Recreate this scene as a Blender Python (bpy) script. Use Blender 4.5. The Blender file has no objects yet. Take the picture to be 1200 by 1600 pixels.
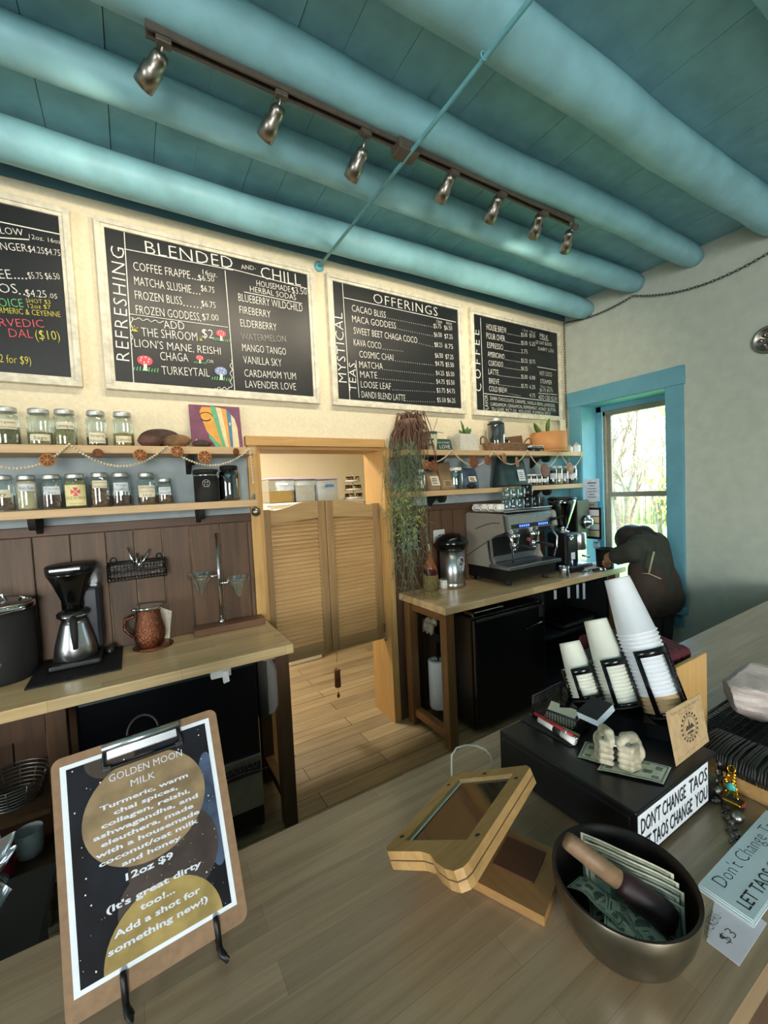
import bpy, bmesh, math, random
from mathutils import Vector as V, Matrix as M4
random.seed(7)
PI = math.pi
SC = bpy.context.scene
COL = SC.collection

# ---------------------------------------------------------------- camera
CAM_Z = 1.62
YAW, PITCH, ROLL, FPX = math.radians(30.791), math.radians(-2.729), math.radians(-2.716), 657.71
_w = V((math.sin(YAW)*math.cos(PITCH), math.cos(YAW)*math.cos(PITCH), math.sin(PITCH)))
_r = V((math.cos(YAW), -math.sin(YAW), 0)); _u = _r.cross(_w)
RIGHT = _r*math.cos(ROLL) + _u*math.sin(ROLL); UP = -_r*math.sin(ROLL) + _u*math.cos(ROLL); FWD = _w
CAM = V((0, 0, CAM_Z))
cd = bpy.data.cameras.new('camera'); cam = bpy.data.objects.new('camera', cd); COL.objects.link(cam)
cd.sensor_fit = 'VERTICAL'; cd.sensor_height = 36; cd.lens = FPX/1600*36; cd.clip_start = .02; cd.clip_end = 200
mt = M4.Identity(4)
for i in range(3):
    mt[i][0] = RIGHT[i]; mt[i][1] = UP[i]; mt[i][2] = -FWD[i]; mt[i][3] = CAM[i]
cam.matrix_world = mt
SC.camera = cam
# survey helpers: where the sight line through a photo pixel meets a plane of the room
def ray(x, y): return RIGHT*((x-600)/FPX) - UP*((y-800)/FPX) + FWD
def PY(x, y, Y): d = ray(x, y); return CAM + d*(Y/d.y)
def PX(x, y, X): d = ray(x, y); return CAM + d*(X/d.x)
def PZ(x, y, Z): d = ray(x, y); return CAM + d*((Z-CAM_Z)/d.z)

# ---------------------------------------------------------------- view, world, sun, fill lights
SC.view_settings.view_transform = 'Standard'; SC.view_settings.look = 'None'
SC.view_settings.gamma = 1; SC.view_settings.exposure = 0.0; SC.view_settings.use_curve_mapping = False
W = bpy.data.worlds.new('world'); SC.world = W; W.use_nodes = True
nt = W.node_tree; bgn = nt.nodes['Background']
sky = nt.nodes.new('ShaderNodeTexSky'); sky.sky_type = 'NISHITA'; sky.sun_disc = False
sky.sun_elevation = math.radians(48); sky.sun_rotation = math.radians(200); sky.air_density = 1.2; sky.dust_density = 2.5
nt.links.new(sky.outputs[0], bgn.inputs[0]); bgn.inputs[1].default_value = 2.2
def light(name, kind, loc, energy, color, aim=None, **kw):
    d = bpy.data.lights.new(name, kind); d.energy = energy; d.color = color
    for k, v in kw.items(): setattr(d, k, v)
    o = bpy.data.objects.new(name, d); COL.objects.link(o); o.location = loc
    if aim is not None: o.rotation_euler = (V(aim)-V(loc)).to_track_quat('-Z', 'Y').to_euler()
    return o
light('sun', 'SUN', (0, 0, 20), 8.0, (1, .95, .85), (-1.5, 6, 9.5), angle=.01)
# added fill lights standing in made-up windows behind and left of the camera
light('added_rear_fill', 'AREA', (-1.0, -4.42, 1.7), 155, (.96, .97, .98), (-1.0, 0, 1.6), shape='RECTANGLE', size=1.6, size_y=1.5)
light('added_side_fill', 'AREA', (-4.42, -1.2, 1.7), 92, (.96, .97, .98), (0, -1.0, 1.7), shape='RECTANGLE', size=1.6, size_y=1.5)
SPOT_W, SPOT_COL = 19.5, (1, .86, .64)
KITCHEN_W = 62

# ---------------------------------------------------------------- helpers
def lin(h):
    h = h.lstrip('#'); c = [int(h[i:i+2], 16)/255 for i in (0, 2, 4)]
    return tuple(x/12.92 if x <= .04045 else ((x+.055)/1.055)**2.4 for x in c) + (1,)
def newmat(name):
    m = bpy.data.materials.new(name); m.use_nodes = True
    return m, m.node_tree, m.node_tree.nodes['Principled BSDF']
def N(nt, t, **kw):
    n = nt.nodes.new(t)
    for k, v in kw.items():
        if k in n.inputs: n.inputs[k].default_value = v
        else: setattr(n, k, v)
    return n
def coords(nt, sc=(1, 1, 1), rot=(0, 0, 0)):
    t = N(nt, 'ShaderNodeTexCoord'); m = N(nt, 'ShaderNodeMapping'); nt.links.new(t.outputs['Object'], m.inputs[0])
    m.inputs['Scale'].default_value = sc; m.inputs['Rotation'].default_value = rot
    return m.outputs[0]
def mix(nt, f, a, b, mode='MIX'):
    n = N(nt, 'ShaderNodeMix', data_type='RGBA', blend_type=mode)
    for k, v in ((0, f), (6, a), (7, b)):
        if hasattr(v, 'links') or isinstance(v, bpy.types.NodeSocket): nt.links.new(v, n.inputs[k])
        else: n.inputs[k].default_value = v
    return n.outputs[2]
def ramp(nt, src, a, b, lo=.35, hi=.65):
    r = N(nt, 'ShaderNodeValToRGB'); nt.links.new(src, r.inputs[0])
    r.color_ramp.elements[0].color = a; r.color_ramp.elements[0].position = lo
    r.color_ramp.elements[1].color = b; r.color_ramp.elements[1].position = hi
    return r.outputs[0]
def bump(nt, b, src, strength=.3, dist=.01):
    n = N(nt, 'ShaderNodeBump', Strength=strength, Distance=dist); nt.links.new(src, n.inputs['Height']); nt.links.new(n.outputs[0], b.inputs['Normal'])
def plain(name, h, rough=.5, metal=0, var=.12, scale=30, bmp=0, emit=0, **kw):
    m, nt, b = newmat(name); c = lin(h)
    no = N(nt, 'ShaderNodeTexNoise', Scale=scale, Detail=4.0); nt.links.new(coords(nt), no.inputs[0])
    d = tuple(x*(1-var) for x in c[:3])+(1,); l = tuple(min(1, x*(1+var)) for x in c[:3])+(1,)
    nt.links.new(ramp(nt, no.outputs[0], d, l), b.inputs['Base Color'])
    b.inputs['Roughness'].default_value = rough; b.inputs['Metallic'].default_value = metal
    for k, v in kw.items(): b.inputs[k.replace('_', ' ')].default_value = v
    if bmp: bump(nt, b, no.outputs[0], bmp)
    if emit: b.inputs['Emission Color'].default_value = c; b.inputs['Emission Strength'].default_value = emit
    return m
def wood(name, a, b_, axis=0, rough=.45, stave=None, mort=.0015, grain=1.0, var=.35, coat=0, gap='#2a1d12'):
    """grain runs along the axis; stave = (length, width) lays it up in blocks"""
    m, nt, b = newmat(name)
    s = [60*grain]*3; s[axis] = 3*grain
    no = N(nt, 'ShaderNodeTexNoise', Scale=1.0, Detail=6.0, Roughness=.6, Distortion=.6); nt.links.new(coords(nt, s), no.inputs[0])
    big = N(nt, 'ShaderNodeTexNoise', Scale=2.0, Detail=2.0); s2 = [3]*3; s2[axis] = .8; nt.links.new(coords(nt, s2), big.inputs[0])
    c = ramp(nt, no.outputs[0], lin(b_), lin(a), .3, .7)
    c = mix(nt, .35, c, ramp(nt, big.outputs[0], lin(b_), lin(a), .35, .65))
    if stave:
        rot = {(0): (0, 0, 0), 1: (0, 0, PI/2), 2: (0, PI/2, 0)}[axis]
        br = N(nt, 'ShaderNodeTexBrick', Scale=1.0); nt.links.new(coords(nt, (1, 1, 1), rot), br.inputs[0])
        br.inputs['Brick Width'].default_value = stave[0]; br.inputs['Row Height'].default_value = stave[1]
        br.inputs['Mortar Size'].default_value = mort; br.inputs['Mortar Smooth'].default_value = .1
        br.inputs['Color1'].default_value = (1-var, 1-var, 1-var, 1); br.inputs['Color2'].default_value = (1.15, 1.15, 1.12, 1)
        br.inputs['Mortar'].default_value = lin(gap); br.offset = .37; br.offset_frequency = 2
        c = mix(nt, 1.0, c, br.outputs[0], 'MULTIPLY')
    nt.links.new(c, b.inputs['Base Color']); b.inputs['Roughness'].default_value = rough
    if coat: b.inputs['Coat Weight'].default_value = coat; b.inputs['Coat Roughness'].default_value = .25
    bump(nt, b, no.outputs[0], .08, .004)
    return m
def glass(name, tint='#f4faf8', amt=.88, rough=.03):
    m, nt, b = newmat(name); nt.nodes.remove(b)
    t = N(nt, 'ShaderNodeBsdfTransparent'); t.inputs[0].default_value = lin(tint)
    g = N(nt, 'ShaderNodeBsdfGlossy'); g.inputs['Roughness'].default_value = rough; g.inputs[0].default_value = (.9, .95, 1, 1)
    lw = N(nt, 'ShaderNodeLayerWeight', Blend=.35); ma = N(nt, 'ShaderNodeMath', operation='MULTIPLY_ADD')
    nt.links.new(lw.outputs['Facing'], ma.inputs[0]); ma.inputs[1].default_value = .55; ma.inputs[2].default_value = 1-amt
    x = N(nt, 'ShaderNodeMixShader'); nt.links.new(ma.outputs[0], x.inputs[0]); nt.links.new(t.outputs[0], x.inputs[1]); nt.links.new(g.outputs[0], x.inputs[2])
    nt.links.new(x.outputs[0], nt.nodes['Material Output'].inputs[0])
    return m

class MB:
    """collects shapes in world coordinates, linked as ONE mesh object"""
    def __init__(s): s.v = []; s.f = []; s.sm = []
    def add(s, vs, fs, smooth=False, mx=None):
        o = len(s.v)
        s.v += [(mx @ V(p)) if mx is not None else V(p) for p in vs]
        s.f += [tuple(i+o for i in f) for f in fs]; s.sm += [smooth]*len(fs)
        return s
    def box(s, a, b, mx=None, bev=0):
        x0, x1 = sorted((a[0], b[0])); y0, y1 = sorted((a[1], b[1])); z0, z1 = sorted((a[2], b[2]))
        e = min(bev, (x1-x0)/2.01, (y1-y0)/2.01, (z1-z0)/2.01)
        if e <= 0:
            vs = [(x, y, z) for z in (z0, z1) for y in (y0, y1) for x in (x0, x1)]
            return s.add(vs, [(0, 2, 3, 1), (4, 5, 7, 6), (0, 1, 5, 4), (2, 6, 7, 3), (0, 4, 6, 2), (1, 3, 7, 5)], False, mx)
        bm = bmesh.new(); bmesh.ops.create_cube(bm, size=1)
        for v in bm.verts: v.co = V(((x0+x1)/2+v.co.x*(x1-x0), (y0+y1)/2+v.co.y*(y1-y0), (z0+z1)/2+v.co.z*(z1-z0)))
        bmesh.ops.bevel(bm, geom=bm.edges[:], offset=e, segments=2, affect='EDGES', profile=.5)
        bm.verts.index_update(); s.add([v.co.copy() for v in bm.verts], [[v.index for v in f.verts] for f in bm.faces], False, mx); bm.free()
        return s
    def tube(s, pts, r, n=10, cap=True, smooth=True, mx=None, closed=False):
        pts = [V(p) for p in pts]; k = len(pts); rs = r if isinstance(r, (list, tuple)) else [r]*k
        vs = []; fs = []; ref = None
        for i, p in enumerate(pts):
            if closed: t = pts[(i+1) % k]-pts[i-1]
            else: t = pts[min(i+1, k-1)]-pts[max(i-1, 0)]
            t = t.normalized() if t.length > 1e-9 else V((0, 0, 1))
            if ref is None: ref = t.orthogonal().normalized()
            ref = (ref-t*ref.dot(t)); ref = ref.normalized() if ref.length > 1e-6 else t.orthogonal().normalized()
            bn = t.cross(ref)
            for j in range(n): a = 2*PI*j/n; vs.append(p+(ref*math.cos(a)+bn*math.sin(a))*rs[i])
        for i in range(k if closed else k-1):
            for j in range(n): fs.append((i*n+j, i*n+(j+1) % n, ((i+1) % k)*n+(j+1) % n, ((i+1) % k)*n+j))
        if cap and not closed: fs += [tuple(range(n-1, -1, -1)), tuple(range((k-1)*n, k*n))]
        return s.add(vs, fs, smooth, mx)
    def lathe(s, prof, c=(0, 0, 0), n=28, mx=None, smooth=True, cap=True, sx=1, sy=1):
        """prof: [(radius, height)] from bottom to top, around the z axis at c"""
        vs = []; fs = []; k = len(prof); c = V(c)
        for r, z in prof:
            for j in range(n): a = 2*PI*j/n; vs.append(c+V((r*sx*math.cos(a), r*sy*math.sin(a), z)))
        for i in range(k-1):
            for j in range(n): fs.append((i*n+j, i*n+(j+1) % n, (i+1)*n+(j+1) % n, (i+1)*n+j))
        if cap: fs += [tuple(range(n-1, -1, -1)), tuple(range((k-1)*n, k*n))]
        return s.add(vs, fs, smooth, mx)
    def ball(s, c, r, n=12, sx=1, sy=1, sz=1, mx=None, jit=0):
        m = max(4, n//2); vs = []; fs = []; c = V(c)
        for i in range(m+1):
            th = PI*i/m
            for j in range(n):
                a = 2*PI*j/n; q = 1+random.uniform(-jit, jit)
                vs.append(c+V((r*sx*math.sin(th)*math.cos(a)*q, r*sy*math.sin(th)*math.sin(a)*q, r*sz*math.cos(th)*q)))
        for i in range(m):
            for j in range(n): fs.append((i*n+j, (i+1)*n+j, (i+1)*n+(j+1) % n, i*n+(j+1) % n))
        return s.add(vs, fs, True, mx)
    def prism(s, poly, a, b, mx=None, smooth=False):
        """extrude polygon (list of points) by vector: poly points p -> p+a .. p+b"""
        n = len(poly); a = V(a); b = V(b)
        vs = [V(p)+a for p in poly]+[V(p)+b for p in poly]
        fs = [tuple(range(n-1, -1, -1)), tuple(range(n, 2*n))]+[(i, (i+1) % n, n+(i+1) % n, n+i) for i in range(n)]
        return s.add(vs, fs, smooth, mx)
    def quad(s, a, b, c, d): return s.add([a, b, c, d], [(0, 1, 2, 3)])
    def done(s, name, mat, parent=None, fix=True):
        me = bpy.data.meshes.new(name); o0 = parent_origin(parent)
        me.from_pydata([tuple(p-o0) for p in s.v], [], s.f)
        if fix:
            bm = bmesh.new(); bm.from_mesh(me); bmesh.ops.recalc_face_normals(bm, faces=bm.faces[:]); bm.to_mesh(me); bm.free()
        me.polygons.foreach_set('use_smooth', s.sm); me.materials.append(mat); me.update()
        o = bpy.data.objects.new(name, me); COL.objects.link(o)
        if parent is not None: o.parent = parent
        return o
def parent_origin(p):
    c = V((0, 0, 0))
    while p is not None: c += p.location; p = p.parent
    return c
def tag(o, label, cat, group=None):
    o['label'] = label; o['category'] = cat
    if group: o['group'] = group
    return o
def thing(name, loc, label, cat, group=None):
    o = bpy.data.objects.new(name, None); COL.objects.link(o); o.location = V(loc); o.empty_display_size = .05
    return tag(o, label, cat, group)
def struct(mb, name, mat):
    o = mb.done(name, mat); o['kind'] = 'structure'; return o
def dup(root, loc, label=None):
    def cp(o, par):
        c = o.copy(); COL.objects.link(c); c.parent = par
        for ch in o.children: cp(ch, c)
        return c
    r = cp(root, None); r.location = V(loc)
    if label: r['label'] = label
    return r
def frame_mx(o, x, y, z=None):
    """matrix with origin o and axes x, y (normalised, y made square to x), z = x cross y"""
    x = V(x).normalized(); y = V(y); y = (y-x*y.dot(x)).normalized(); z = x.cross(y)
    m = M4.Identity(4)
    for i in range(3): m[i][0], m[i][1], m[i][2], m[i][3] = x[i], y[i], z[i], V(o)[i]
    return m
def T(*p): return M4.Translation(V(p))
def RZ(a): return M4.Rotation(a, 4, 'Z')
def RX(a): return M4.Rotation(a, 4, 'X')
def RY(a): return M4.Rotation(a, 4, 'Y')

# ---- lettering: font outlines turned to flat mesh
_glyph = {}
def text2d(s, aspect=None):
    """outline of s scaled to unit width and unit cap height; a wide aspect spreads the letters apart instead of stretching them"""
    key = (s, round(aspect or 0, 1), TEXT_OFF)
    if key in _glyph: return _glyph[key]
    sp = 1.0
    if aspect and len(s) > 2:
        w1 = _raw(s, 1.0)[2]/.69; w2 = _raw(s, 1.5)[2]/.69; want = aspect*.92
        if want > w1: sp = min(3.0, 1+.5*(want-w1)/max(1e-6, w2-w1))
    vs, fs, w, x0 = _raw(s, sp)
    _glyph[key] = ([((x-x0)/max(1e-6, w), y/.69) for x, y in vs], fs); return _glyph[key]
def _raw(s, sp):
    c = bpy.data.curves.new('lettering', 'FONT'); c.body = s; c.resolution_u = 2; c.size = 1; c.offset = TEXT_OFF; c.space_character = sp
    o = bpy.data.objects.new('lettering', c); COL.objects.link(o)
    dg = bpy.context.evaluated_depsgraph_get(); me = o.evaluated_get(dg).to_mesh()
    vs = [(v.co.x, v.co.y) for v in me.vertices]; fs = [tuple(p.vertices) for p in me.polygons]
    o.evaluated_get(dg).to_mesh_clear(); bpy.data.objects.remove(o); bpy.data.curves.remove(c)
    x0 = min(v[0] for v in vs); x1 = max(v[0] for v in vs)
    return vs, fs, x1-x0, x0
TEXT_OFF = -.012
def put(mb, s, A, B, h, nrm, lift=.0012, spread=True):
    """write s along baseline A->B with cap height h on a face whose outward normal is nrm"""
    A = V(A); B = V(B); r = B-A; up = V(nrm).cross(r).normalized()
    vs, fs = text2d(s, r.length/h if spread else None); n = V(nrm).normalized()*lift
    mb.add([A+r*x+up*(y*h)+n for x, y in vs], fs); return mb
def stroke(mb, pts, w, nrm, lift=.0012):
    n = V(nrm).normalized(); pts = [V(p)+n*lift for p in pts]
    for a, b in zip(pts, pts[1:]):
        d = (b-a); s_ = n.cross(d).normalized()*w/2
        mb.add([a-s_, b-s_, b+s_, a+s_], [(0, 1, 2, 3)])
    return mb
def wrap_text(mb, s, c, r, z, a0, a1, h):
    """lettering bent round a vertical cylinder centred c; a0->a1 angles run left to right"""
    vs, fs = text2d(s)
    mb.add([V((c[0]+r*math.cos(a0+(a1-a0)*x), c[1]+r*math.sin(a0+(a1-a0)*x), z+y*h)) for x, y in vs], fs)
def band(mb, c, r, z0, z1, a0, a1, n=10):
    vs = []; fs = []
    for i in range(n+1):
        a = a0+(a1-a0)*i/n
        vs += [(c[0]+r*math.cos(a), c[1]+r*math.sin(a), z0), (c[0]+r*math.cos(a), c[1]+r*math.sin(a), z1)]
    fs = [(2*i, 2*i+2, 2*i+3, 2*i+1) for i in range(n)]
    return mb.add(vs, fs, True)
def catenary(a, b, sag, n=24):
    a = V(a); b = V(b)
    return [a.lerp(b, i/n)-V((0, 0, sag*4*(i/n)*(1-i/n))) for i in range(n+1)]
# ---------------------------------------------------------------- room measures
YB, XR, ZC, ZBAR, ZT = 2.49, 3.50, 3.215, .94, .91
XL, YF = -4.5, -4.5
# ---------------------------------------------------------------- materials
M = {}
M['plaster'] = plain('cream_plaster', '#e6dabd', .85, var=.04, scale=60, bmp=.35)
M['plaster_shaded'] = plain('shaded_cream_plaster', '#bfc7bb', .85, var=.05, scale=12, bmp=.25)  # same plaster as the cream, with the right wall's shade in its colour
M['ceil'] = plain('blue_painted_boards', '#84b8c6', .6, var=.10, scale=9, bmp=.25)
M['beam'] = plain('blue_painted_log', '#90c6d2', .5, var=.10, scale=7, bmp=.5)
M['blue'] = plain('blue_window_paint', '#68a5b8', .5, var=.06, scale=8, bmp=.1)
M['bluegrey'] = plain('blue_grey_wall_paint', '#a2b1b8', .75, var=.07, scale=14, bmp=.2)
M['bandblue'] = plain('slate_blue_wall_paint', '#54788a', .75, var=.06, scale=10, bmp=.2)
M['floor'] = wood('floor_planks', '#ab9775', '#7a664a', 0, .42, (1.22, .125), .002, .6, .22)
M['bar'] = wood('bar_butcher_block', '#a88e72', '#7b6449', 0, .34, (.46, .05), .0002, .8, .2, coat=.9, gap='#9a8a72')
M['btable'] = wood('table_butcher_block', '#d9bf94', '#b59566', 0, .3, (.45, .045), .0004, .8, .14, coat=.3, gap='#94795a')
M['pine'] = wood('yellow_pine', '#d3aa6c', '#b58a50', 2, .45, None)
M['pineh'] = wood('yellow_pine_boards', '#cfa468', '#b08550', 0, .45, None)
M['shelfw'] = wood('pale_shelf_pine', '#d0b188', '#b8966a', 0, .5, None)
M['door'] = wood('louvre_door_pine', '#b89a6c', '#96764b', 0, .45, None)
M['doorv'] = wood('louvre_door_pine_upright', '#a88960', '#84653f', 2, .45, None)
M['wains'] = wood('brown_stained_planks', '#6e513a', '#3f2d20', 2, .5, None, grain=.6)
M['wains_x'] = wood('brown_stained_rail', '#624732', '#3d2b1f', 0, .5, None)
M['leg'] = wood('brown_table_frame', '#8a6238', '#5f4022', 2, .45, None)
M['legh'] = wood('brown_table_rail', '#9a7040', '#6b4826', 1, .45, None)
M['dkleg'] = wood('dark_table_frame', '#5d412a', '#3a2718', 2, .45, None)
M['black'] = plain('black_plastic', '#0d0e10', .4, var=.1)
M['blackg'] = plain('gloss_black_enamel', '#08090b', .16, var=.1)
M['blackm'] = plain('matt_black', '#121212', .75, var=.15)
M['blackrub'] = plain('black_rubber', '#0c0c0d', .8, var=.2, scale=200, bmp=.4)
M['blackiron'] = plain('black_iron', '#101010', .45, .3, var=.2)
M['steel'] = plain('brushed_steel', '#b9bcc0', .3, 1, var=.06)
M['chrome'] = plain('chrome', '#d8dade', .12, 1, var=.03)
M['silverlid'] = plain('zinc_lid', '#cfd1cf', .5, 1, var=.08, scale=80)
M['satin'] = plain('satin_nickel', '#9c9890', .35, 1, var=.05)
M['track'] = plain('bronze_grey_track', '#6b6259', .45, .4, var=.08)
M['copper'] = plain('hammered_copper', '#8a5a44', .28, 1, var=.2, scale=120, bmp=.8)
M['gold'] = plain('gold', '#d7a63c', .22, 1, var=.1)
M['glass'] = glass('clear_glass')
M['pane'] = glass('window_pane', '#f6fbf9', .95, .01)
M['pclear'] = glass('clear_plastic', '#eef1f3', .94, .12)
M['chalkb'] = plain('chalkboard_slate', '#1d1f22', .42, var=.22, scale=5)
M['chalk'] = plain('white_chalk', '#e9e7e0', .9, var=.08, scale=150)
M['chalkdim'] = plain('smudged_chalk', '#a2a19c', .9, var=.15, scale=120)
M['chalkyel'] = plain('yellow_chalk', '#d9cf5b', .9, var=.1)
M['chalkgrn'] = plain('green_chalk', '#77c784', .9, var=.1)
M['chalkred'] = plain('red_chalk', '#d8606a', .9, var=.12)
M['chalkblu'] = plain('blue_chalk', '#8b9cc4', .9, var=.12)
M['frame'] = plain('distressed_white_frame', '#d8d2c0', .6, var=.14, scale=26, bmp=.2)
M['paper'] = plain('white_paper', '#d3d9e0', .8, var=.03)
M['ink'] = plain('black_ink', '#17181b', .7, var=.1)
M['kraft'] = plain('kraft_paper', '#b39770', .85, var=.08, scale=60)
M['cup'] = plain('white_paper_cup', '#d3d7dd', .5, var=.02)
M['cupcream'] = plain('cream_paper_cup', '#cdcec2', .5, var=.03)
M['white'] = plain('white_plastic', '#dcdcd8', .4, var=.03)
M['ceramic'] = plain('white_ceramic', '#e6e4de', .2, var=.03)
M['beads'] = plain('wooden_beads', '#d9c9ab', .6, var=.12, scale=90)
M['orange'] = plain('dried_orange', '#6e3a1a', .6, var=.4, scale=70, bmp=.5)
M['rind'] = plain('dried_rind', '#b9803e', .6, var=.25, scale=60)
M['chain'] = plain('dark_chain', '#4a463f', .45, .7, var=.2)
M['rod'] = plain('blue_painted_rod', '#6fb3bf', .5, var=.06)

# ---------------------------------------------------------------- setting
b = MB().box((XL, YF, -.06), (XR+.3, 5.2, 0)); struct(b, 'floor', M['floor'])
DX0, DX1, DZ = .64, 1.50, 1.925       # doorway
b = MB()
b.box((XL, YB, 0), (DX0, YB+.23, ZC+.02)); b.box((DX1, YB, 0), (XR+.3, YB+.23, ZC+.02)); b.box((DX0, YB, DZ), (DX1, YB+.23, ZC+.02))
struct(b, 'wall_back', M['plaster'])
WY0, WY1, WZ0, WZ1 = 1.64, 2.335, .68, 2.30      # window opening
b = MB()
b.box((XR, YF, 0), (XR+.3, WY0, ZC+.12)); b.box((XR, WY1, 0), (XR+.3, YB, ZC+.12))
b.box((XR, WY0, 0), (XR+.3, WY1, WZ0)); b.box((XR, WY0, WZ1), (XR+.3, WY1, ZC+.12))
struct(b, 'wall_right', M['plaster_shaded'])
b = MB().box((XL-.15, YF, 0), (XL, -2.0, ZC)); b.box((XL-.15, -.4, 0), (XL, YB+.23, ZC)); b.box((XL-.15, -2.0, 0), (XL, -.4, .95)); b.box((XL-.15, -2.0, 2.45), (XL, -.4, ZC))
struct(b, 'wall_left', M['plaster_shaded'])
b = MB().box((XL-.15, YF-.15, 0), (-1.8, YF, ZC)); b.box((-.2, YF-.15, 0), (XR+.3, YF, ZC)); b.box((-1.8, YF-.15, 0), (-.2, YF, .95)); b.box((-1.8, YF-.15, 2.45), (-.2, YF, ZC))
struct(b, 'wall_front', M['plaster_shaded'])
# ceiling boards run from the back wall towards the street, with dark open seams
b = MB(); x = XL; rr = random.Random(3)
while x < XR:
    w = rr.choice((.17, .19, .21, .23)); e = min(x+w, XR)
    b.box((x+rr.choice((.0006, .001, .0016, .0028)), YF, ZC+rr.uniform(0, .004)), (e, YB, ZC+.03)); x += w
struct(b, 'ceiling', M['ceil'])
b = MB().box((XL-.2, YF-.2, ZC+.03), (XR+.45, YB+.3, ZC+.2)); struct(b, 'added_roof_slab', M['blackm'])  # unseen roof slab, added to stop sun leaking through the ceiling seams
b = MB().box((XL, YB-.006, 3.095), (XR, YB, ZC)); struct(b, 'trim_2', M['bandblue'])
# painted strips of wall behind the shelves
b = MB().box((XL, YB-.005, 1.535), (.58, YB, 1.875)); b.box((1.535, YB-.005, 1.51), (3.12, YB, 1.875)); struct(b, 'trim_3', M['bluegrey'])
b = MB().box((3.12, YB-.006, .0), (XR, YB, 1.875)); struct(b, 'trim_4', M['blue'])
# stained plank wainscot
def wains(x0, x1, zt, name, wd):
    b = MB(); x = x0; r2 = random.Random(5)
    while x < x1-.01:
        w = min(wd*r2.uniform(.85, 1.15), x1-x)
        b.box((x+.002, YB-.022, 0), (x+w-.002, YB-.001, zt-.045), bev=.004); x += w
    struct(b, name, M['wains'])
wains(-2.4, .58, 1.535, 'trim_5', .138); wains(1.535, 3.12, 1.51, 'trim_6', .10)
b = MB().box((-2.4, YB-.03, 1.49), (.58, YB-.001, 1.535), bev=.003); b.box((1.535, YB-.03, 1.465), (3.12, YB-.001, 1.51), bev=.003); struct(b, 'trim_7', M['wains_x'])
# doorway: deep jamb boards, casing and header
b = MB().box((DX1-.02, YB-.025, 0), (DX1+.004, YB+.25, DZ)); b.box((DX0-.004, YB-.01, 0), (DX0+.016, YB+.25, DZ))
b.box((DX1+.004, YB-.03, 0), (DX1+.032, YB, DZ+.0), bev=.003); b.box((DX0-.06, YB-.03, 0), (DX0-.004, YB, DZ), bev=.003)
dr = struct(b, 'door_1', M['pine'])
b = MB().box((DX0-.068, YB-.04, DZ-.005), (DX1+.0, YB+.0, DZ+.05), bev=.003); b.box((DX0, YB, DZ-.022), (DX1, YB+.25, DZ)); o = b.done('header', M['pineh'], dr)
# window with deep painted reveal
win = None
b = MB()
b.box((XR-.028, WY1, .62), (XR, WY1+.115, WZ1+.0), bev=.003); b.box((XR-.028, WY0-.115, .62), (XR, WY0, WZ1), bev=.003)
b.box((XR-.034, WY0-.125, WZ1), (XR, WY1+.125, WZ1+.135), bev=.003)
b.box((XR-.07, WY0-.13, .60), (XR+.0, WY1+.13, .66), bev=.008); b.box((XR-.025, WY0-.1, .50), (XR, WY1+.1, .60), bev=.003)
b.box((XR-.02, WY1-.005, WZ0), (XR+.3, WY1, WZ1)); b.box((XR-.02, WY0, WZ0), (XR+.3, WY0+.005, WZ1)); b.box((XR-.02, WY0, WZ1-.005), (XR+.3, WY1, WZ1)); b.box((XR-.02, WY0, WZ0), (XR+.3, WY1, WZ0+.01))
b.box((XR+.2, WY1-.05, WZ0), (XR+.22, WY1, WZ1)); b.box((XR+.2, WY0, WZ1-.05), (XR+.22, WY1, WZ1))
win = struct(b, 'window_1', M['blue'])
M['sash'] = plain('taupe_sash', '#8d8676', .5, var=.08)
b = MB(); X0, X1 = XR+.22, XR+.27; y0, y1 = WY0, WY1-.05; zm = 1.50
for (a, c, d, e) in ((y0, y0+.03, WZ0, WZ1-.05), (y1-.03, y1, WZ0, WZ1-.05)): b.box((X0, a, d), (X1, c, e), bev=.004)
for z in (WZ0, WZ1-.09): b.box((X0, y0, z), (X1, y1, z+.045), bev=.004)
b.box((X0+.01, y0, zm-.022), (X1+.01, y1, zm+.022), bev=.004)
for s_, (za, zb_) in ((0, (WZ0+.04, zm)), (.02, (zm, WZ1-.09))):
    b.box((X0+.005+s_, y0+.03, za), (X0+.03+s_, y0+.062, zb_)); b.box((X0+.005+s_, y1-.062, za), (X0+.03+s_, y1-.03, zb_))
b.done('sash', M['sash'], win)
b = MB().box((X0+.02, y0+.03, WZ0+.04), (X0+.024, y1-.03, zm)); b.box((X0+.04, y0+.03, zm), (X0+.044, y1-.03, WZ1-.09)); b.done('pane', M['pane'], win)
# unseen window frames added to house the two fill lights
for i, (a, c) in enumerate((((-1.8, YF-.1, .95), (-.2, YF-.05, 2.45)), ((XL-.1, -2.0, .95), (XL-.05, -.4, 2.45)))):
    b = MB(); long = 0 if i == 0 else 1
    for t in (0, .5, 1):
        p0 = list(a); p1 = list(c); L0, L1 = a[long], c[long]; q = L0+(L1-L0)*t; p0[long] = max(L0, q-.03); p1[long] = min(L1, q+.03); b.box(p0, p1)
    for z in (.95, 2.40): b.box((a[0], a[1], z), (c[0], c[1], z+.05))
    struct(b, 'window_%d' % (i+2), M['blue'])
# kitchen beyond the doorway
b = MB().box((-.8, 5.0, 0), (3.2, 5.2, 2.6)); b.box((-.95, YB+.23, 0), (-.8, 5.2, 2.6)); b.box((3.2, YB+.23, 0), (3.35, 5.2, 2.6)); struct(b, 'wall_kitchen', M['plaster'])
b = MB().box((-.95, YB+.23, 2.6), (3.35, 5.2, 2.7)); struct(b, 'ceiling_kitchen', M['plaster'])

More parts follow.
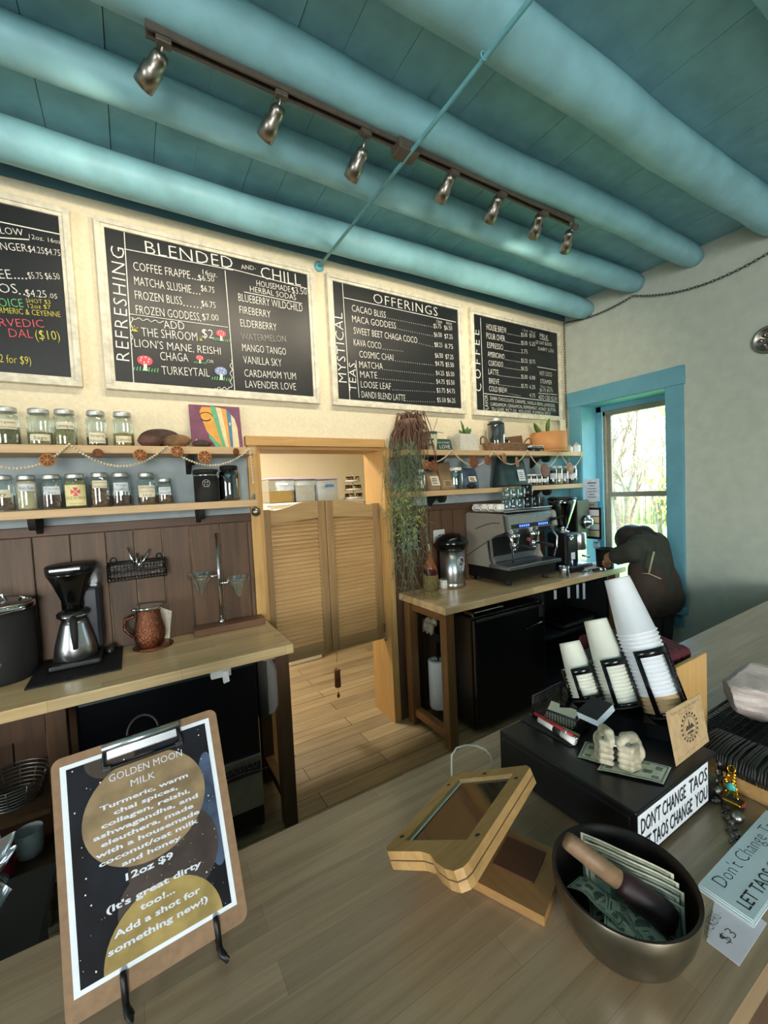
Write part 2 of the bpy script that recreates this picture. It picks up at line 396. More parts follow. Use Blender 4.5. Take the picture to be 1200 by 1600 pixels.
# ---------------------------------------------------------------- outside the window
M['lawn'] = plain('spring_lawn', '#7fae58', .9, var=.35, scale=3)
M['path'] = plain('pale_gravel', '#cfc6b4', .9, var=.1)
M['bark'] = plain('grey_bark', '#75675a', .9, var=.3, scale=20)
M['leafy'] = plain('spring_leaf', '#a3c23f', .6, var=.35, scale=2)
M['pole'] = plain('weathered_pole', '#a89c88', .9, var=.25, scale=6)
b = MB().box((XR+.3, -25, -.3), (45, 40, -.1)); o = b.done('lawn', M['lawn']); tag(o, 'green spring lawn seen through the window', 'grass'); o['kind'] = 'stuff'
b = MB().box((9.0, -25, -.1), (10.2, 40, -.085)); o = b.done('gravel_path', M['path']); tag(o, 'pale gravel path crossing the lawn outside the window', 'path')
b = MB(); r3 = random.Random(11); y = -6
while y < 26:
    h = r3.uniform(1.7, 2.25); w = r3.uniform(.035, .06); x = 17+r3.uniform(-.05, .05)
    b.tube([(x, y, -.1), (x+r3.uniform(-.05, .05), y+r3.uniform(-.05, .05), h)], [w, w*.7], 5); y += w*2.1
o = b.done('stick_fence', M['pole']); tag(o, 'weathered fence of upright sticks beyond the lawn', 'fence')
def tree(name, base, h, seed, levels, spread, leaves, mat, label, cat, lsize=.06, trunk=.09):
    r = random.Random(seed); b = MB(); tips = []
    def grow(p, d, L, rad, lv):
        q = p; pts = [q]; n = 4
        for i in range(n):
            d = (d+V((r.uniform(-.25, .25), r.uniform(-.25, .25), r.uniform(-.08, .18)))).normalized(); q = q+d*L/n; pts.append(q)
            if lv <= 2: tips.append(q)
        b.tube(pts, [rad*(1-.45*i/n) for i in range(n+1)], 5, smooth=True)
        if lv > 0:
            for k in range(r.choice((2, 3, 3))):
                t = r.choice(pts[1:]); dd = (d+V((r.uniform(-1, 1), r.uniform(-1, 1), r.uniform(-.3, .7)))*spread).normalized()
                grow(t, dd, L*r.uniform(.6, .85), rad*.55, lv-1)
    for k in range(3): grow(V(base), V((r.uniform(-.3, .3), r.uniform(-.3, .3), 1)).normalized(), h*.45, trunk, levels)
    t = thing(name, base, label, cat); b.done('branches', M['bark'], t)
    if leaves:
        lb = MB()
        for i in range(leaves):
            p = r.choice(tips)+V((r.gauss(0, .12), r.gauss(0, .12), r.gauss(0, .12))); a = V((r.uniform(-1, 1), r.uniform(-1, 1), r.uniform(-1, 1))).normalized(); c = a.orthogonal().normalized()
            s = lsize*r.uniform(.6, 1.3); lb.add([p-a*s, p+c*s*.5, p+a*s, p-c*s*.5], [(0, 1, 2, 3)])
        lo = lb.done('leaves', mat, t, False)
    return t
tree('bare_tree', (11.5, 6.6, -.1), 5.5, 4, 4, .8, 0, M['leafy'], 'bare grey branching tree standing on the lawn behind the green bush', 'tree')
tree('bare_tree', (13.5, 8.6, -.1), 6.0, 9, 4, .8, 0, M['leafy'], 'bare grey tree nearest the stick fence, left part of the window', 'tree')
tree('leafy_bush', (8.0, 3.75, -.1), 3.4, 21, 3, .8, 700, M['leafy'], 'yellow green leafing bush at the right of the window view', 'bush', .06, .03)

# ---------------------------------------------------------------- ceiling beams
def beam(Y, Z, r, label, seed, x1=XR+.02):
    g = random.Random(seed); ph = [g.uniform(0, 6) for _ in range(6)]; vs = []; fs = []; n = 28; k = 90
    for i in range(k+1):
        x = XL+(x1-XL)*i/k; e = 1 if i < k-2 else (.97, .9, .72)[i-k+2]
        cy = Y+.014*math.sin(x*1.1+ph[0])+.006*math.sin(x*3.1+ph[1]); cz = Z+.006*math.sin(x*1.7+ph[2])
        for j in range(n):
            a = 2*PI*j/n; q = r*e*(1+.035*math.sin(2*a+x*.9+ph[3])+.025*math.sin(x*4+3*a+ph[4])+.02*math.sin(x*9+ph[5]+a))
            vs.append((x, cy+q*math.cos(a), cz+q*math.sin(a)))
    for i in range(k):
        for j in range(n): fs.append((i*n+j, i*n+(j+1) % n, (i+1)*n+(j+1) % n, (i+1)*n+j))
    fs += [tuple(range(n)), tuple(range(k*n, k*n+n))]
    o = MB().add(vs, fs, True).done('ceiling_beam', M['beam']); tag(o, label, 'beam')
beam(2.275, 3.118, .085, 'blue painted round log beam nearest the chalkboard wall', 1)
beam(1.845, 3.150, .075, 'blue painted round log beam second out from the chalkboard wall', 2)
beam(1.455, 3.150, .078, 'blue painted round log beam that carries the track light', 3)
beam(1.025, 3.142, .088, 'thick blue painted log beam in front of the track light beam', 4)
beam(.50, 3.15, .092, 'blue painted log beam in the top right corner of the photo', 5)
# ---------------------------------------------------------------- chalkboards
NB = V((0, -1, 0))
Z3 = lambda x, y: PY(x/3.158, 290+y/3.158, YC)
Z4 = lambda x, y: PY(330+x/2.927, 400+y/2.927, YC)
Z5 = lambda x, y: PY(720+x/2.5, 450+y/2.5, YC)
YC = YB-.022
def chalkboard(x0, x1, z0, z1, label, fw=.042):
    t = thing('chalkboard', ((x0+x1)/2, YB-.012, z0), label, 'menu board', 'chalkboard menus on the back wall')
    b = MB().box((x0+fw*.7, YB-.02, z0+fw*.7), (x1-fw*.7, YB-.004, z1-fw*.7)); b.done('slate', M['chalkb'], t)
    b = MB()
    for s_ in (0, 1):
        d = .036 if s_ == 0 else .028; e = fw*.62 if s_ == 0 else fw
        o = 0 if s_ == 0 else fw*.5
        b.box((x0+o, YB-d, z0+o), (x1-o, YB-.001, z0+e), bev=.002); b.box((x0+o, YB-d, z1-e), (x1-o, YB-.001, z1-o), bev=.002)
        b.box((x0+o, YB-d, z0+e), (x0+e, YB-.001, z1-e), bev=.002); b.box((x1-e, YB-d, z0+e), (x1-o, YB-.001, z1-e), bev=.002)
    b.done('frame', M['frame'], t)
    return t
def hpx(P, h):   # cap height in crop pixels -> metres, near that spot
    return h
def texts(P, sc, rows, name, mat, parent, extra=None):
    """rows: (text, x0, y0, x1, y1, cap height), crop pixels"""
    for s, x0, y0, x1, y1, h in rows:
        b = MB(); A = P(x0, y0); B = P(x1, y1); d = B-A
        if abs(x1-x0) >= abs(y1-y0): hh = (P(x0, y0-h)-A).length
        else: hh = (P(x0-h, y0)-A).length
        put(b, s, A, B, hh, NB, .0022); b.done(name, mat, parent, False)
    if extra:
        b = MB(); extra(b); b.done('chalk_line', mat, parent, False)
def lines(P, segs, w=.005):
    def f(b):
        for s in segs: stroke(b, [P(*p) for p in s], w, NB, .0022)
    return f
def dots(b, P, x0, y0, x1, y1, n, r=.0035):
    for i in range(n):
        p = P(x0+(x1-x0)*i/max(1, n-1), y0+(y1-y0)*i/max(1, n-1))+NB*.0022
        b.add([p+V((r*math.cos(a), 0, r*math.sin(a))) for a in (0, 1.05, 2.09, 3.14, 4.19, 5.24)], [tuple(range(6))])
def mushroom(P, x, y, r, cap, parent):
    c = P(x, y); k = (P(x+r, y)-c).length; b = MB(); n = NB*.0022
    b.add([c+n+V((k*1.1*math.cos(a), 0, k*.75*math.sin(a)-(.12*k if math.sin(a) < 0 else 0))) for a in [i*PI/10 for i in range(20)] if True], [tuple(range(20))])
    o = b.done('mushroom_cap', cap, parent, False)
    b = MB()
    b.add([c+n*1.5+V((-.22*k, 0, -.6*k)), c+n*1.5+V((.22*k, 0, -.6*k)), c+n*1.5+V((.3*k, 0, -1.7*k)), c+n*1.5+V((-.3*k, 0, -1.7*k))], [(0, 1, 2, 3)])
    for i in range(6):
        a = i*1.05+.3; q = c+n*2+V((k*.62*math.cos(a), 0, k*.42*math.sin(a)+.05*k)); b.add([q+V((.12*k*math.cos(t), 0, .12*k*math.sin(t))) for t in (0, 1, 2, 3, 4, 5)], [tuple(range(6))])
    b.done('mushroom_stem', M['chalk'], parent, False)
    g = MB()
    for i in range(9):
        xx = (i-4)*.42*k; g_ = c+n*1.8+V((xx, 0, -1.8*k)); stroke(g, [g_, g_+V((.15*k, 0, .5*k+.1*k*(i % 3)))], .12*k, NB, 0)
    g.done('grass_doodle', M['chalkgrn'], parent, False)

ZB0, ZB1 = 2.185, 3.005
t1 = chalkboard(-1.30, -.165, ZB0, ZB1, 'chalkboard menu cut off by the left edge, with green, yellow and red lines')
texts(Z3, 3.158, [('LOW', 5, 238, 118, 250, 34), ('12oz. 16oz', 145, 262, 302, 290, 22), ('NGER', 6, 318, 138, 328, 38), ('$4.25$4.75', 142, 328, 300, 350, 32),
    ('EE', 0, 460, 62, 462, 46), ('$5.75 $6.50', 142, 460, 298, 465, 32), ('OS', 0, 530, 90, 532, 46), ('$4.25', 130, 548, 232, 555, 36), ('.05', 242, 555, 284, 560, 24)],
    'chalk_lettering', M['chalk'], t1, lambda b: (lines(Z3, [((0, 180), (303, 243)), ((0, 258), (145, 268))])(b), dots(b, Z3, 75, 458, 130, 460, 4), dots(b, Z3, 98, 535, 120, 538, 2)))
texts(Z3, 3.158, [('OICE', 0, 598, 118, 602, 42)], 'green_lettering', M['chalkgrn'], t1)
texts(Z3, 3.158, [('RVEDIC', 0, 695, 220, 702, 40), ('DAL', 48, 748, 165, 754, 42)], 'red_lettering', M['chalkred'], t1)
texts(Z3, 3.158, [('SHOT $3', 130, 578, 250, 585, 20), ('12oz $7', 140, 605, 252, 610, 20), ('RMERIC & CEYENNE', 0, 628, 300, 650, 28), ('($10)', 178, 758, 298, 764, 46), ('2 for $9)', 0, 872, 155, 884, 40)], 'yellow_lettering', M['chalkyel'], t1)

t2 = chalkboard(-.072, 1.045, ZB0, ZB1, 'chalkboard menu of blended and chill drinks with red mushroom drawings')
texts(Z3, 3.158, [('REFRESHING', 640, 868, 612, 312, 66), ('BLENDED', 720, 335, 1150, 412, 62),
    ('COFFEE FRAPPE', 660, 418, 940, 462, 42), ('16oz.', 1000, 438, 1072, 454, 24), ('$6.50', 980, 468, 1058, 476, 28),
    ('MATCHA SLUSHIE', 665, 490, 945, 532, 42), ('$6.75', 992, 520, 1058, 532, 30), ('FROZEN BLISS', 668, 560, 900, 590, 42), ('$6.75', 995, 596, 1065, 606, 30),
    ('FROZEN GODDESS', 673, 632, 985, 668, 42), ('$7.00', 1000, 664, 1080, 668, 32), ('ADD', 810, 706, 912, 712, 40), ('THE SHROOM', 700, 744, 975, 768, 44), ('$2', 998, 750, 1055, 756, 44),
    ("LION'S MANE, REISHI", 665, 796, 1090, 836, 40), ('CHAGA', 793, 862, 930, 870, 42), ('TURKEYTAIL', 800, 932, 1035, 944, 42), ('OR', 1020, 874, 1055, 878, 16)],
    'chalk_lettering', M['chalk'], t2, lambda b: (lines(Z3, [((612, 225), (660, 975)), ((612, 313), (1150, 418)), ((1110, 420), (1158, 1015))], .004)(b),
      lines(Z3, [((640, 634), (1125, 700))], .003)(b), dots(b, Z3, 950, 460, 975, 466, 3), dots(b, Z3, 955, 532, 985, 536, 3), dots(b, Z3, 908, 592, 992, 604, 6), dots(b, Z3, 990, 668, 994, 668, 1),
      stroke(b, [Z3(650+6*math.sin(i*1.3), 650+i*9) for i in range(16)], .003, NB, .0022), stroke(b, [Z3(1140+6*math.sin(i*1.3), 860+i*8) for i in range(18)], .003, NB, .0022), stroke(b, [Z3(1060+i*6, 1000+6*math.sin(i*1.4)) for i in range(14)], .003, NB, .0022),
      stroke(b, [Z3(655+i*9, 655+i*1.2+6*math.sin(i*1.4)) for i in range(18)], .003, NB, .0022)))
texts(Z3, 3.158, [('*', 655, 752, 690, 754, 60), ('*', 985, 786, 1003, 788, 40)], 'yellow_star', M['chalkyel'], t2)
texts(Z4, 2.927, [('AND-', 138, 60, 205, 66, 20), ('CHILL', 228, 102, 410, 138, 54), ('HOUSEMADE', 208, 138, 362, 166, 27), ('$3.50', 370, 172, 438, 178, 30), ('HERBAL SODAS', 178, 163, 388, 203, 26),
    ('BLUEBERRY WILDCHILD', 125, 206, 418, 256, 36), ('FIREBERRY', 130, 262, 272, 284, 34), ('ELDERBERRY', 135, 323, 300, 342, 34), ('MANGO TANGO', 143, 435, 343, 454, 34), ('VANILLA SKY', 148, 492, 323, 506, 36), ('CARDAMOM YUM', 153, 552, 388, 566, 34), ('LAVENDER LOVE', 158, 602, 388, 614, 34)],
    'chalk_lettering', M['chalk'], t2, lines(Z4, [((150, 165), (415, 218)), ((60, 52), (440, 150))], .004))
texts(Z4, 2.927, [('WATERMELON', 138, 384, 343, 394, 30)], 'smudged_lettering', M['chalkdim'], t2)
for x, y, r, c in ((715, 862, 34, 'chalkred'), (985, 850, 17, 'chalkred'), (1090, 730, 22, 'chalkred'), (1090, 915, 27, 'chalkblu')): mushroom(Z3, x, y, r, M[c], t2)

t3 = chalkboard(1.130, 2.242, ZB0, ZB1, 'chalkboard menu headed offerings, with mystical and teas written sideways')
rows = [('MYSTICAL', 620, 580, 599, 262, 38), ('TEAS', 664, 620, 660, 492, 32), ('OFFERINGS', 742, 214, 1035, 276, 44)]
nm = [('CACAO BLISS', 643, 253, 798, 285, 1020, 326), ('MACA GODDESS', 645, 303, 845, 334, 1015, 366), ('SWEET BEET CHAGA COCO', 652, 356, 942, 400, 1018, 415), ('KAVA COCO', 652, 410, 778, 426, 880, 436),
      ('COSMIC CHAI', 678, 464, 833, 480, 1020, 500), ('MATCHA', 678, 512, 785, 520, 1020, 544), ('MATE', 682, 557, 760, 561, 1022, 584), ('LOOSE LEAF', 685, 602, 822, 612, 1025, 622), ('DANDI BLEND LATTE', 688, 648, 888, 664, 1025, 668)]
pr_ = [('$5.75', '$6.50', 330), ('$6.50', '$7.25', 370), ('$8.25', '8.75', 416), ('$6.50', '$7.25', 465), ('$4.75', '$5.50', 502), ('$4.25', '$5.50', 545), ('$4.75', '$5.50', 584), ('$3.75', '$4.75', 624), ('$5.50', '$6.25', 668)]
for s, a, b_, c, d, e, f in nm: rows.append((s, a, b_, c, d, 31))
for p, q, y in pr_: rows += [(p, 1018+(y-330)*.045, y, 1052+(y-330)*.06, y+2, 21), (q, 1066+(y-330)*.04, y+8-(y-330)*.02, 1102+(y-330)*.04, y+11-(y-330)*.02, 21)]
rows += [('12oz', 1030, 304, 1055, 308, 13), ('16oz', 1075, 312, 1100, 316, 13)]
def _x3(b):
    lines(Z4, [((599, 125), (634, 660)), ((602, 190), (1118, 303)), ((661, 478), (676, 648))], .004)(b)
    for s, a, b_, c, d, e, f in nm: dots(b, Z4, c+8, d, e-6, f, int((e-c)/10), .0026)
texts(Z4, 2.927, rows, 'chalk_lettering', M['chalk'], t3, _x3)

t4 = chalkboard(2.318, 3.405, ZB0, ZB1, 'chalkboard coffee menu nearest the window corner, with a flavor list below')
rows = [('COFFEE', 80, 405, 71, 165, 24), ('FLAVOR', 108, 482, 104, 418, 13), ('MILK', 308, 194, 340, 203, 18), ('GF OAT BLEND', 292, 218, 355, 228, 13), ('DAIRY (.25)', 302, 243, 362, 252, 13), ('HOT COCO', 308, 341, 355, 347, 17), ('STEAMER', 310, 372, 355, 378, 17), ('12oz 16oz', 310, 388, 355, 394, 9), ('$3.75 $4.75', 308, 404, 358, 408, 12), ('ADD CBD $2.00', 303, 434, 375, 442, 17),
    ('DARK CHOCOLATE, CARAMEL, VANILLA BEAN, LAVENDER,', 115, 437, 368, 467, 14), ('CARDAMOM, CINNAMON, PEPPERMINT, HONEY, BUTTER,', 115, 460, 372, 484, 14), ('75\u00a2 GHEE, MCT OIL, MOLASSES, PUMPKIN SPICE', 120, 480, 350, 498, 14), ('12oz 16oz', 240, 168, 290, 178, 9)]
nm4 = [('HOUSE BREW', 100, 163, 178, 178, 24), ('POUR OVER', 100, 198, 172, 210, 24), ('ESPRESSO', 103, 233, 165, 243, 22), ('AMERICANO', 105, 268, 170, 279, 21), ('CORTADO', 108, 303, 165, 310, 21), ('LATTE', 108, 337, 147, 342, 22), ('BREVE', 110, 373, 150, 378, 22), ('COLD BREW', 110, 403, 180, 411, 21)]
p4 = [('$3.00', '$3.50'), ('$5.00', '5.25'), ('2.75', ''), ('$3.25', '$3.75'), ('$4.25', '-'), ('$5.00', '6.00'), ('$5.75', '6.25'), ('-', '4.75')]
for (s, a, b_, c, d, h), (p, q) in zip(nm4, p4):
    rows.append((s, a, b_, c, d, h)); y = d+12
    if p and p != '-': rows.append((p, 236, y, 260, y+2, 16))
    if q and q != '-': rows.append((q, 268, y+3, 290, y+5, 15))
def _x4(b):
    lines(Z5, [((76, 116), (90, 485)), ((90, 412), (380, 447)), ((298, 308), (372, 321)), ((302, 411), (375, 417)), ((308, 198), (342, 207))], .0045)(b)
    for s, a, b_, c, d, h in nm4: dots(b, Z5, c+4, d+1, 232, d+11, int((232-c)/5), .003)
texts(Z5, 2.5, rows, 'chalk_lettering', M['chalk'], t4, _x4)

# ---------------------------------------------------------------- shelves
ZU, ZL = 1.888, 1.612
def shelf(x0, x1, z, label, brackets):
    t = thing('wall_shelf', ((x0+x1)/2, 2.38, z-.035), label, 'shelf', 'pale pine wall shelves')
    MB().box((x0, 2.27, z-.036), (x1, YB-.005, z), bev=.003).done('plank', M['shelfw'], t)
    for x in brackets:
        b = MB(); b.box((x-.012, 2.285, z-.048), (x+.012, YB-.006, z-.036)); b.prism([(x-.012, YB-.006, z-.048), (x-.012, YB-.10, z-.048), (x-.012, YB-.03, z-.11), (x-.012, YB-.006, z-.125)], (0, 0, 0), (.024, 0, 0))
        b.tube([(x-.013, 2.325, z-.045), (x+.013, 2.325, z-.045)], .042, 20, smooth=False)
        b.done('bracket', M['blackm'], t)
shelf(-1.6, .575, ZU, 'upper pine shelf left of the doorway, holding jars and a painting', (.27, -.9))
shelf(-1.6, .575, ZL, 'lower pine shelf left of the doorway, holding labelled jars', (-.37, .30))
shelf(1.535, 3.40, ZU, 'upper pine shelf right of the doorway, with plants and a wicker tray', (1.86, 2.98))
shelf(1.535, 3.40, ZL, 'lower pine shelf right of the doorway, with coffee bags and spice jars', (1.86, 2.98))

# ---------------------------------------------------------------- jars
M['herb'] = plain('dried_green_herb', '#6b6a45', .95, var=.4, scale=140, bmp=.6)
M['herb2'] = plain('dried_pale_herb', '#8f8a5c', .95, var=.4, scale=150, bmp=.6)
M['herbdk'] = plain('dried_dark_herb', '#38372a', .95, var=.4, scale=150, bmp=.6)
M['herby'] = plain('dried_yellow_flowers', '#a3914c', .95, var=.5, scale=160, bmp=.7)
M['powder'] = plain('pale_powder', '#cbbf9b', .95, var=.06)
M['beans'] = plain('dark_coffee_beans', '#1c120c', .5, var=.5, scale=120, bmp=.8)
M['spice'] = plain('brown_spice_mix', '#70513a', .95, var=.6, scale=110, bmp=.8)
M['reddish'] = plain('reddish_brown_tea', '#4b2c22', .95, var=.4, scale=130, bmp=.7)
M['labelcream'] = plain('cream_label', '#e0d8bd', .8, var=.03)
VIEW = lambda x, y: math.atan2(-y, -x)     # angle from a spot back to the room
def jar(x0, x1, ytop, Y, z0, fill, fillmat, label, text=None, lab=None, cat='jar', group=None, zt=None, lidm=None, shoulder=.72, labmat=None, turn=0, dark=None, lw=None):
    """jar seen between photo columns x0..x1, standing at depth Y on height z0. lab=(bottom, top) of its paper as fractions"""
    pl = PY(x0, ytop, Y); pr2 = PY(x1, ytop, Y); c = ((pl.x+pr2.x)/2, Y); r = (pr2.x-pl.x)/2*math.cos(math.atan2(c[0], Y)*.55); h = (zt or PY((x0+x1)/2, ytop, Y).z)-z0
    t = thing('glass_jar', (c[0], Y, z0), label, cat, group)
    lh = min(.022, h*.13)
    pf = [(r*.86, .0), (r*.97, h*.03), (r, h*.08), (r, h*shoulder), (r*.95, h*(shoulder+.07)), (r*.78, h*.86), (r*.76, h-lh)]
    MB().lathe(pf, (c[0], Y, z0+.0008), 24).done('jar_glass', dark or M['glass'], t)
    if fill:
        MB().lathe([(r*.85, .006), (r*.93, h*.06), (r*.935, h*fill*.97), (r*.5, h*fill*1.02), (.001, h*fill)], (c[0], Y, z0+.0008), 20).done('contents', fillmat, t)
    lr = r*.82; MB().lathe([(lr, 0), (lr*1.03, lh*.15), (lr*1.0, lh*.3), (lr*1.03, lh*.45), (lr, lh*.6), (lr*1.02, lh*.75), (lr*.97, lh), (lr*.85, lh), (lr*.84, lh*.94), (.001, lh*.94)], (c[0], Y, z0+h-lh), 28).done('lid', lidm or M['silverlid'], t)
    if lab:
        a = VIEW(*c)+turn; w = lw or .75
        lo = MB(); band(lo, c, r+.0012, z0+h*lab[0], z0+h*lab[1], a-w, a+w); lo = lo.done('paper_label', labmat or M['labelcream'], t, False)
        if text:
            tx = MB(); n = len(text)
            for i, s in enumerate(text):
                q = (lab[1]-lab[0])*h/n; zz = z0+h*lab[1]-(i+.78)*q; k = w*min(.86, .14*len(s)+.1)
                wrap_text(tx, s, c, r+.0022, zz, a-k, a+k, q*.5)
            tx.done('label_writing', M['ink'], lo, False)
    return t
G1 = 'mason jars on the upper left shelf'
jar(-16, 30, 637, 2.37, ZU, .52, M['herb'], 'glass jar at the left edge of the upper shelf, label reading organic', ['Organic', 'Selection'], (.42, .66), group=G1)
jar(38, 80, 640, 2.37, ZU, .38, M['herb2'], 'glass jar labelled sage on the upper left shelf', ['Sage'], (.14, .31), group=G1)
jar(80, 119, 641, 2.37, ZU, .55, M['herb2'], 'glass jar labelled lemongrass on the upper left shelf', ['Lemongrass'], (.46, .64), group=G1)
jar(131, 166, 643, 2.37, ZU, .28, M['herbdk'], 'glass jar labelled stinging nettle on the upper left shelf', ['Stinging', 'Nettle'], (.1, .38), group=G1)
jar(173, 207, 645, 2.37, ZU, .4, M['herby'], 'glass jar labelled chamomile beside the cacao pods', ['Chamomile'], (.13, .31), group=G1)
G2 = 'labelled jars on the lower left shelf'
jar(-18, 22, 743, 2.36, ZL, .45, M['spice'], 'jar of chopped brown mix at the left edge of the lower shelf', ['ry'], (.38, .6), group=G2, lw=.6)
jar(22, 58, 743, 2.36, ZL, .82, M['powder'], 'jar of pale powder labelled kava kava on the lower shelf', ['Kava Kava'], (.55, .75), group=G2, labmat=M['paper'])
jar(61, 96, 742, 2.36, ZL, .5, M['reddish'], 'jar of dark tea labelled cacao tea on the lower shelf', ['Cacao', 'Tea'], (.42, .66), group=G2, labmat=M['paper'])
tj = jar(97, 134, 741, 2.36, ZL, .8, M['herb2'], 'jar with cream label reading cruz de malta under a red cross emblem', None, (.08, .68), group=G2, lw=.98, labmat=plain('pale_yellow_label', '#e3d9a2', .8, var=.03))
c = (tj.location.x, tj.location.y); lo = [o for o in tj.children if o.name.startswith('paper_label')][0]
r_ = max((V((v.co.x, v.co.y)) .length for v in lo.data.vertices)); h_ = PY(115, 741, 2.36).z-ZL; a_ = VIEW(*c)
b = MB(); wrap_text(b, 'CRUZ DE MALTA', c, r_+.001, ZL+h_*.26, a_-.9, a_+.9, h_*.08); wrap_text(b, 'YERBA MATE ORGANIC', c, r_+.001, ZL+h_*.12, a_-.6, a_+.6, h_*.03); b.done('label_writing', M['ink'], lo, False)
b = MB()
for k in range(4):
    for (u0, v0, u1, v1, u2, v2) in ((.05, .0, .3, .13, .3, -.13),):
        pts = []
        for u, v in ((.04, .03), (.26, .15), (.26, -.15), (.04, -.03)):
            q = k*PI/2; uu = u*math.cos(q)-v*math.sin(q); vv = u*math.sin(q)+v*math.cos(q); pts.append(V((c[0]+(r_+.001)*math.cos(a_+uu*1.5), c[1]+(r_+.001)*math.sin(a_+uu*1.5), ZL+h_*.48+vv*h_*.48)))
        b.add(pts, [(0, 1, 2, 3)])
b.done('cross_emblem', M['chalkred'], lo, False)
jar(138, 170, 739, 2.36, ZL, .66, M['spice'], 'jar of brown spice chunks with a cream label near its top', ['Divine', 'Turmeric Chai'], (.55, .77), group=G2)
jar(171, 203, 739, 2.36, ZL, .32, M['reddish'], 'jar labelled yogi coffee on the lower left shelf', ['Yogi', 'Coffee'], (.44, .7), group=G2, labmat=M['paper'])
jar(212, 242, 739, 2.36, ZL, .3, M['spice'], 'jar with a large faded label beside the smaller squat jar', ['HERB BLEND', 'COLLECTION', 'TEA'], (.24, .6), group=G2, lw=.95)
jar(243, 269, 748, 2.36, ZL, .34, M['spice'], 'small squat jar with a white paper label beside the black canister', ['DEEP', 'BREATHE'], (.36, .66), group=G2, labmat=M['paper'])
# black canister and dark big jar
p0 = PY(300, 735, 2.36); p1 = PY(341, 735, 2.36); cx = (p0.x+p1.x)/2; r = (p1.x-p0.x)/2*.94; h = PY(320, 733, 2.36).z-ZL
t = thing('coffee_canister', (cx, 2.36, ZL), 'black steel coffee canister with clamp lid on the lower left shelf', 'canister')
MB().lathe([(r*.97, 0), (r, .004), (r, h*.78)], (cx, 2.36, ZL+.001), 32).done('body', M['blackm'], t)
MB().lathe([(r*1.03, 0), (r*1.05, .003), (r*1.03, h*.05)], (cx, 2.36, ZL+h*.78), 32).done('clamp_ring', M['chrome'], t)
MB().lathe([(r*1.02, 0), (r*1.04, h*.1), (r*.98, h*.15), (.001, h*.16)], (cx, 2.36, ZL+h*.83), 32).done('lid', M['blackm'], t)
b = MB().box((cx+r*.75, 2.36-r*.98, ZL+h*.7), (cx+r*.95, 2.36-r*.8, ZL+h*.9), bev=.003); b.done('latch', M['chrome'], t)
a = VIEW(cx, 2.36); b = MB()
for i in range(16):
    q0 = i*PI/8; q1 = q0+PI/8; f = lambda q, k: V((cx+(r+.0012)*math.cos(a+k*math.cos(q)/r), 2.36+(r+.0012)*math.sin(a+k*math.cos(q)/r), ZL+h*.56+k*math.sin(q)))
    b.add([f(q0, .016), f(q1, .016), f(q1, .0185), f(q0, .0185)], [(0, 1, 2, 3)])
    if i in (1, 2, 5, 6, 9, 13): b.add([f(q0, .004), f(q1, .006), f(q1, .012), f(q0, .012)], [(0, 1, 2, 3)])
wrap_text(b, 'COFFEE', (cx, 2.36), r+.0012, ZL+h*.44, a-.25, a+.25, .006); b.done('round_emblem', M['chalkdim'], t, False)
M['dkglass'] = glass('smoky_glass', '#3a3634', .8)
jar(340, 373, 728, 2.37, ZL, .75, M['beans'], 'big dark glass jar at the right end of the lower left shelf', group=None, dark=M['dkglass'], lidm=M['blackm'])

# cacao pods and painting on the upper left shelf
M['pod'] = plain('brown_cacao_pod', '#43302a', .7, var=.3, scale=25, bmp=.7); M['pod2'] = plain('reddish_cacao_pod', '#5a3a30', .65, var=.3, scale=30, bmp=.5); M['pod3'] = plain('tan_cacao_pod', '#7a5a3a', .7, var=.3, scale=25, bmp=.6)
def pod(x0, x1, y0, y1, Y, mat, label, tilt=0, ribs=9):
    a = PY(x0, (y0+y1)/2, Y); c = PY(x1, (y0+y1)/2, Y); L = (c.x-a.x)/2; rz = (PY(x0, y0, Y).z-PY(x0, y1, Y).z)/2; cx = (a.x+c.x)/2
    vs = []; fs = []; n = 24; k = 14; zc = ZU+rz*1.0
    m = T(cx, Y, zc) @ RY(tilt)
    for i in range(k+1):
        u = -1+2*i/k; w = max(.02, (1-abs(u)**2.3))**.6
        for j in range(n):
            q = 2*PI*j/n; e = 1+.06*math.cos(ribs*q); vs.append((u*L, rz*w*e*math.cos(q)*.95, rz*w*e*math.sin(q)))
    for i in range(k):
        for j in range(n): fs.append((i*n+j, i*n+(j+1) % n, (i+1)*n+(j+1) % n, (i+1)*n+j))
    b = MB().add(vs, fs, True, m); b.tube([m @ V((L*.96, 0, 0)), m @ V((L*1.1, 0, rz*.1))], [.006, .004], 6)
    o = b.done('cacao_pod', mat); tag(o, label, 'cacao pod', 'cacao pods on the upper left shelf')
pod(215, 284, 660, 693, 2.42, M['pod'], 'largest dark ribbed cacao pod at the back of the upper left shelf', .0)
pod(214, 254, 674, 695, 2.33, M['pod2'], 'smooth reddish cacao pod in front of the largest dark pod')
pod(252, 298, 673, 695, 2.36, M['pod3'], 'tan cacao pod right of the reddish one', -.12)
pod(300, 330, 682, 695, 2.33, M['pod'], 'small dark wrinkled pod in front of the painting')
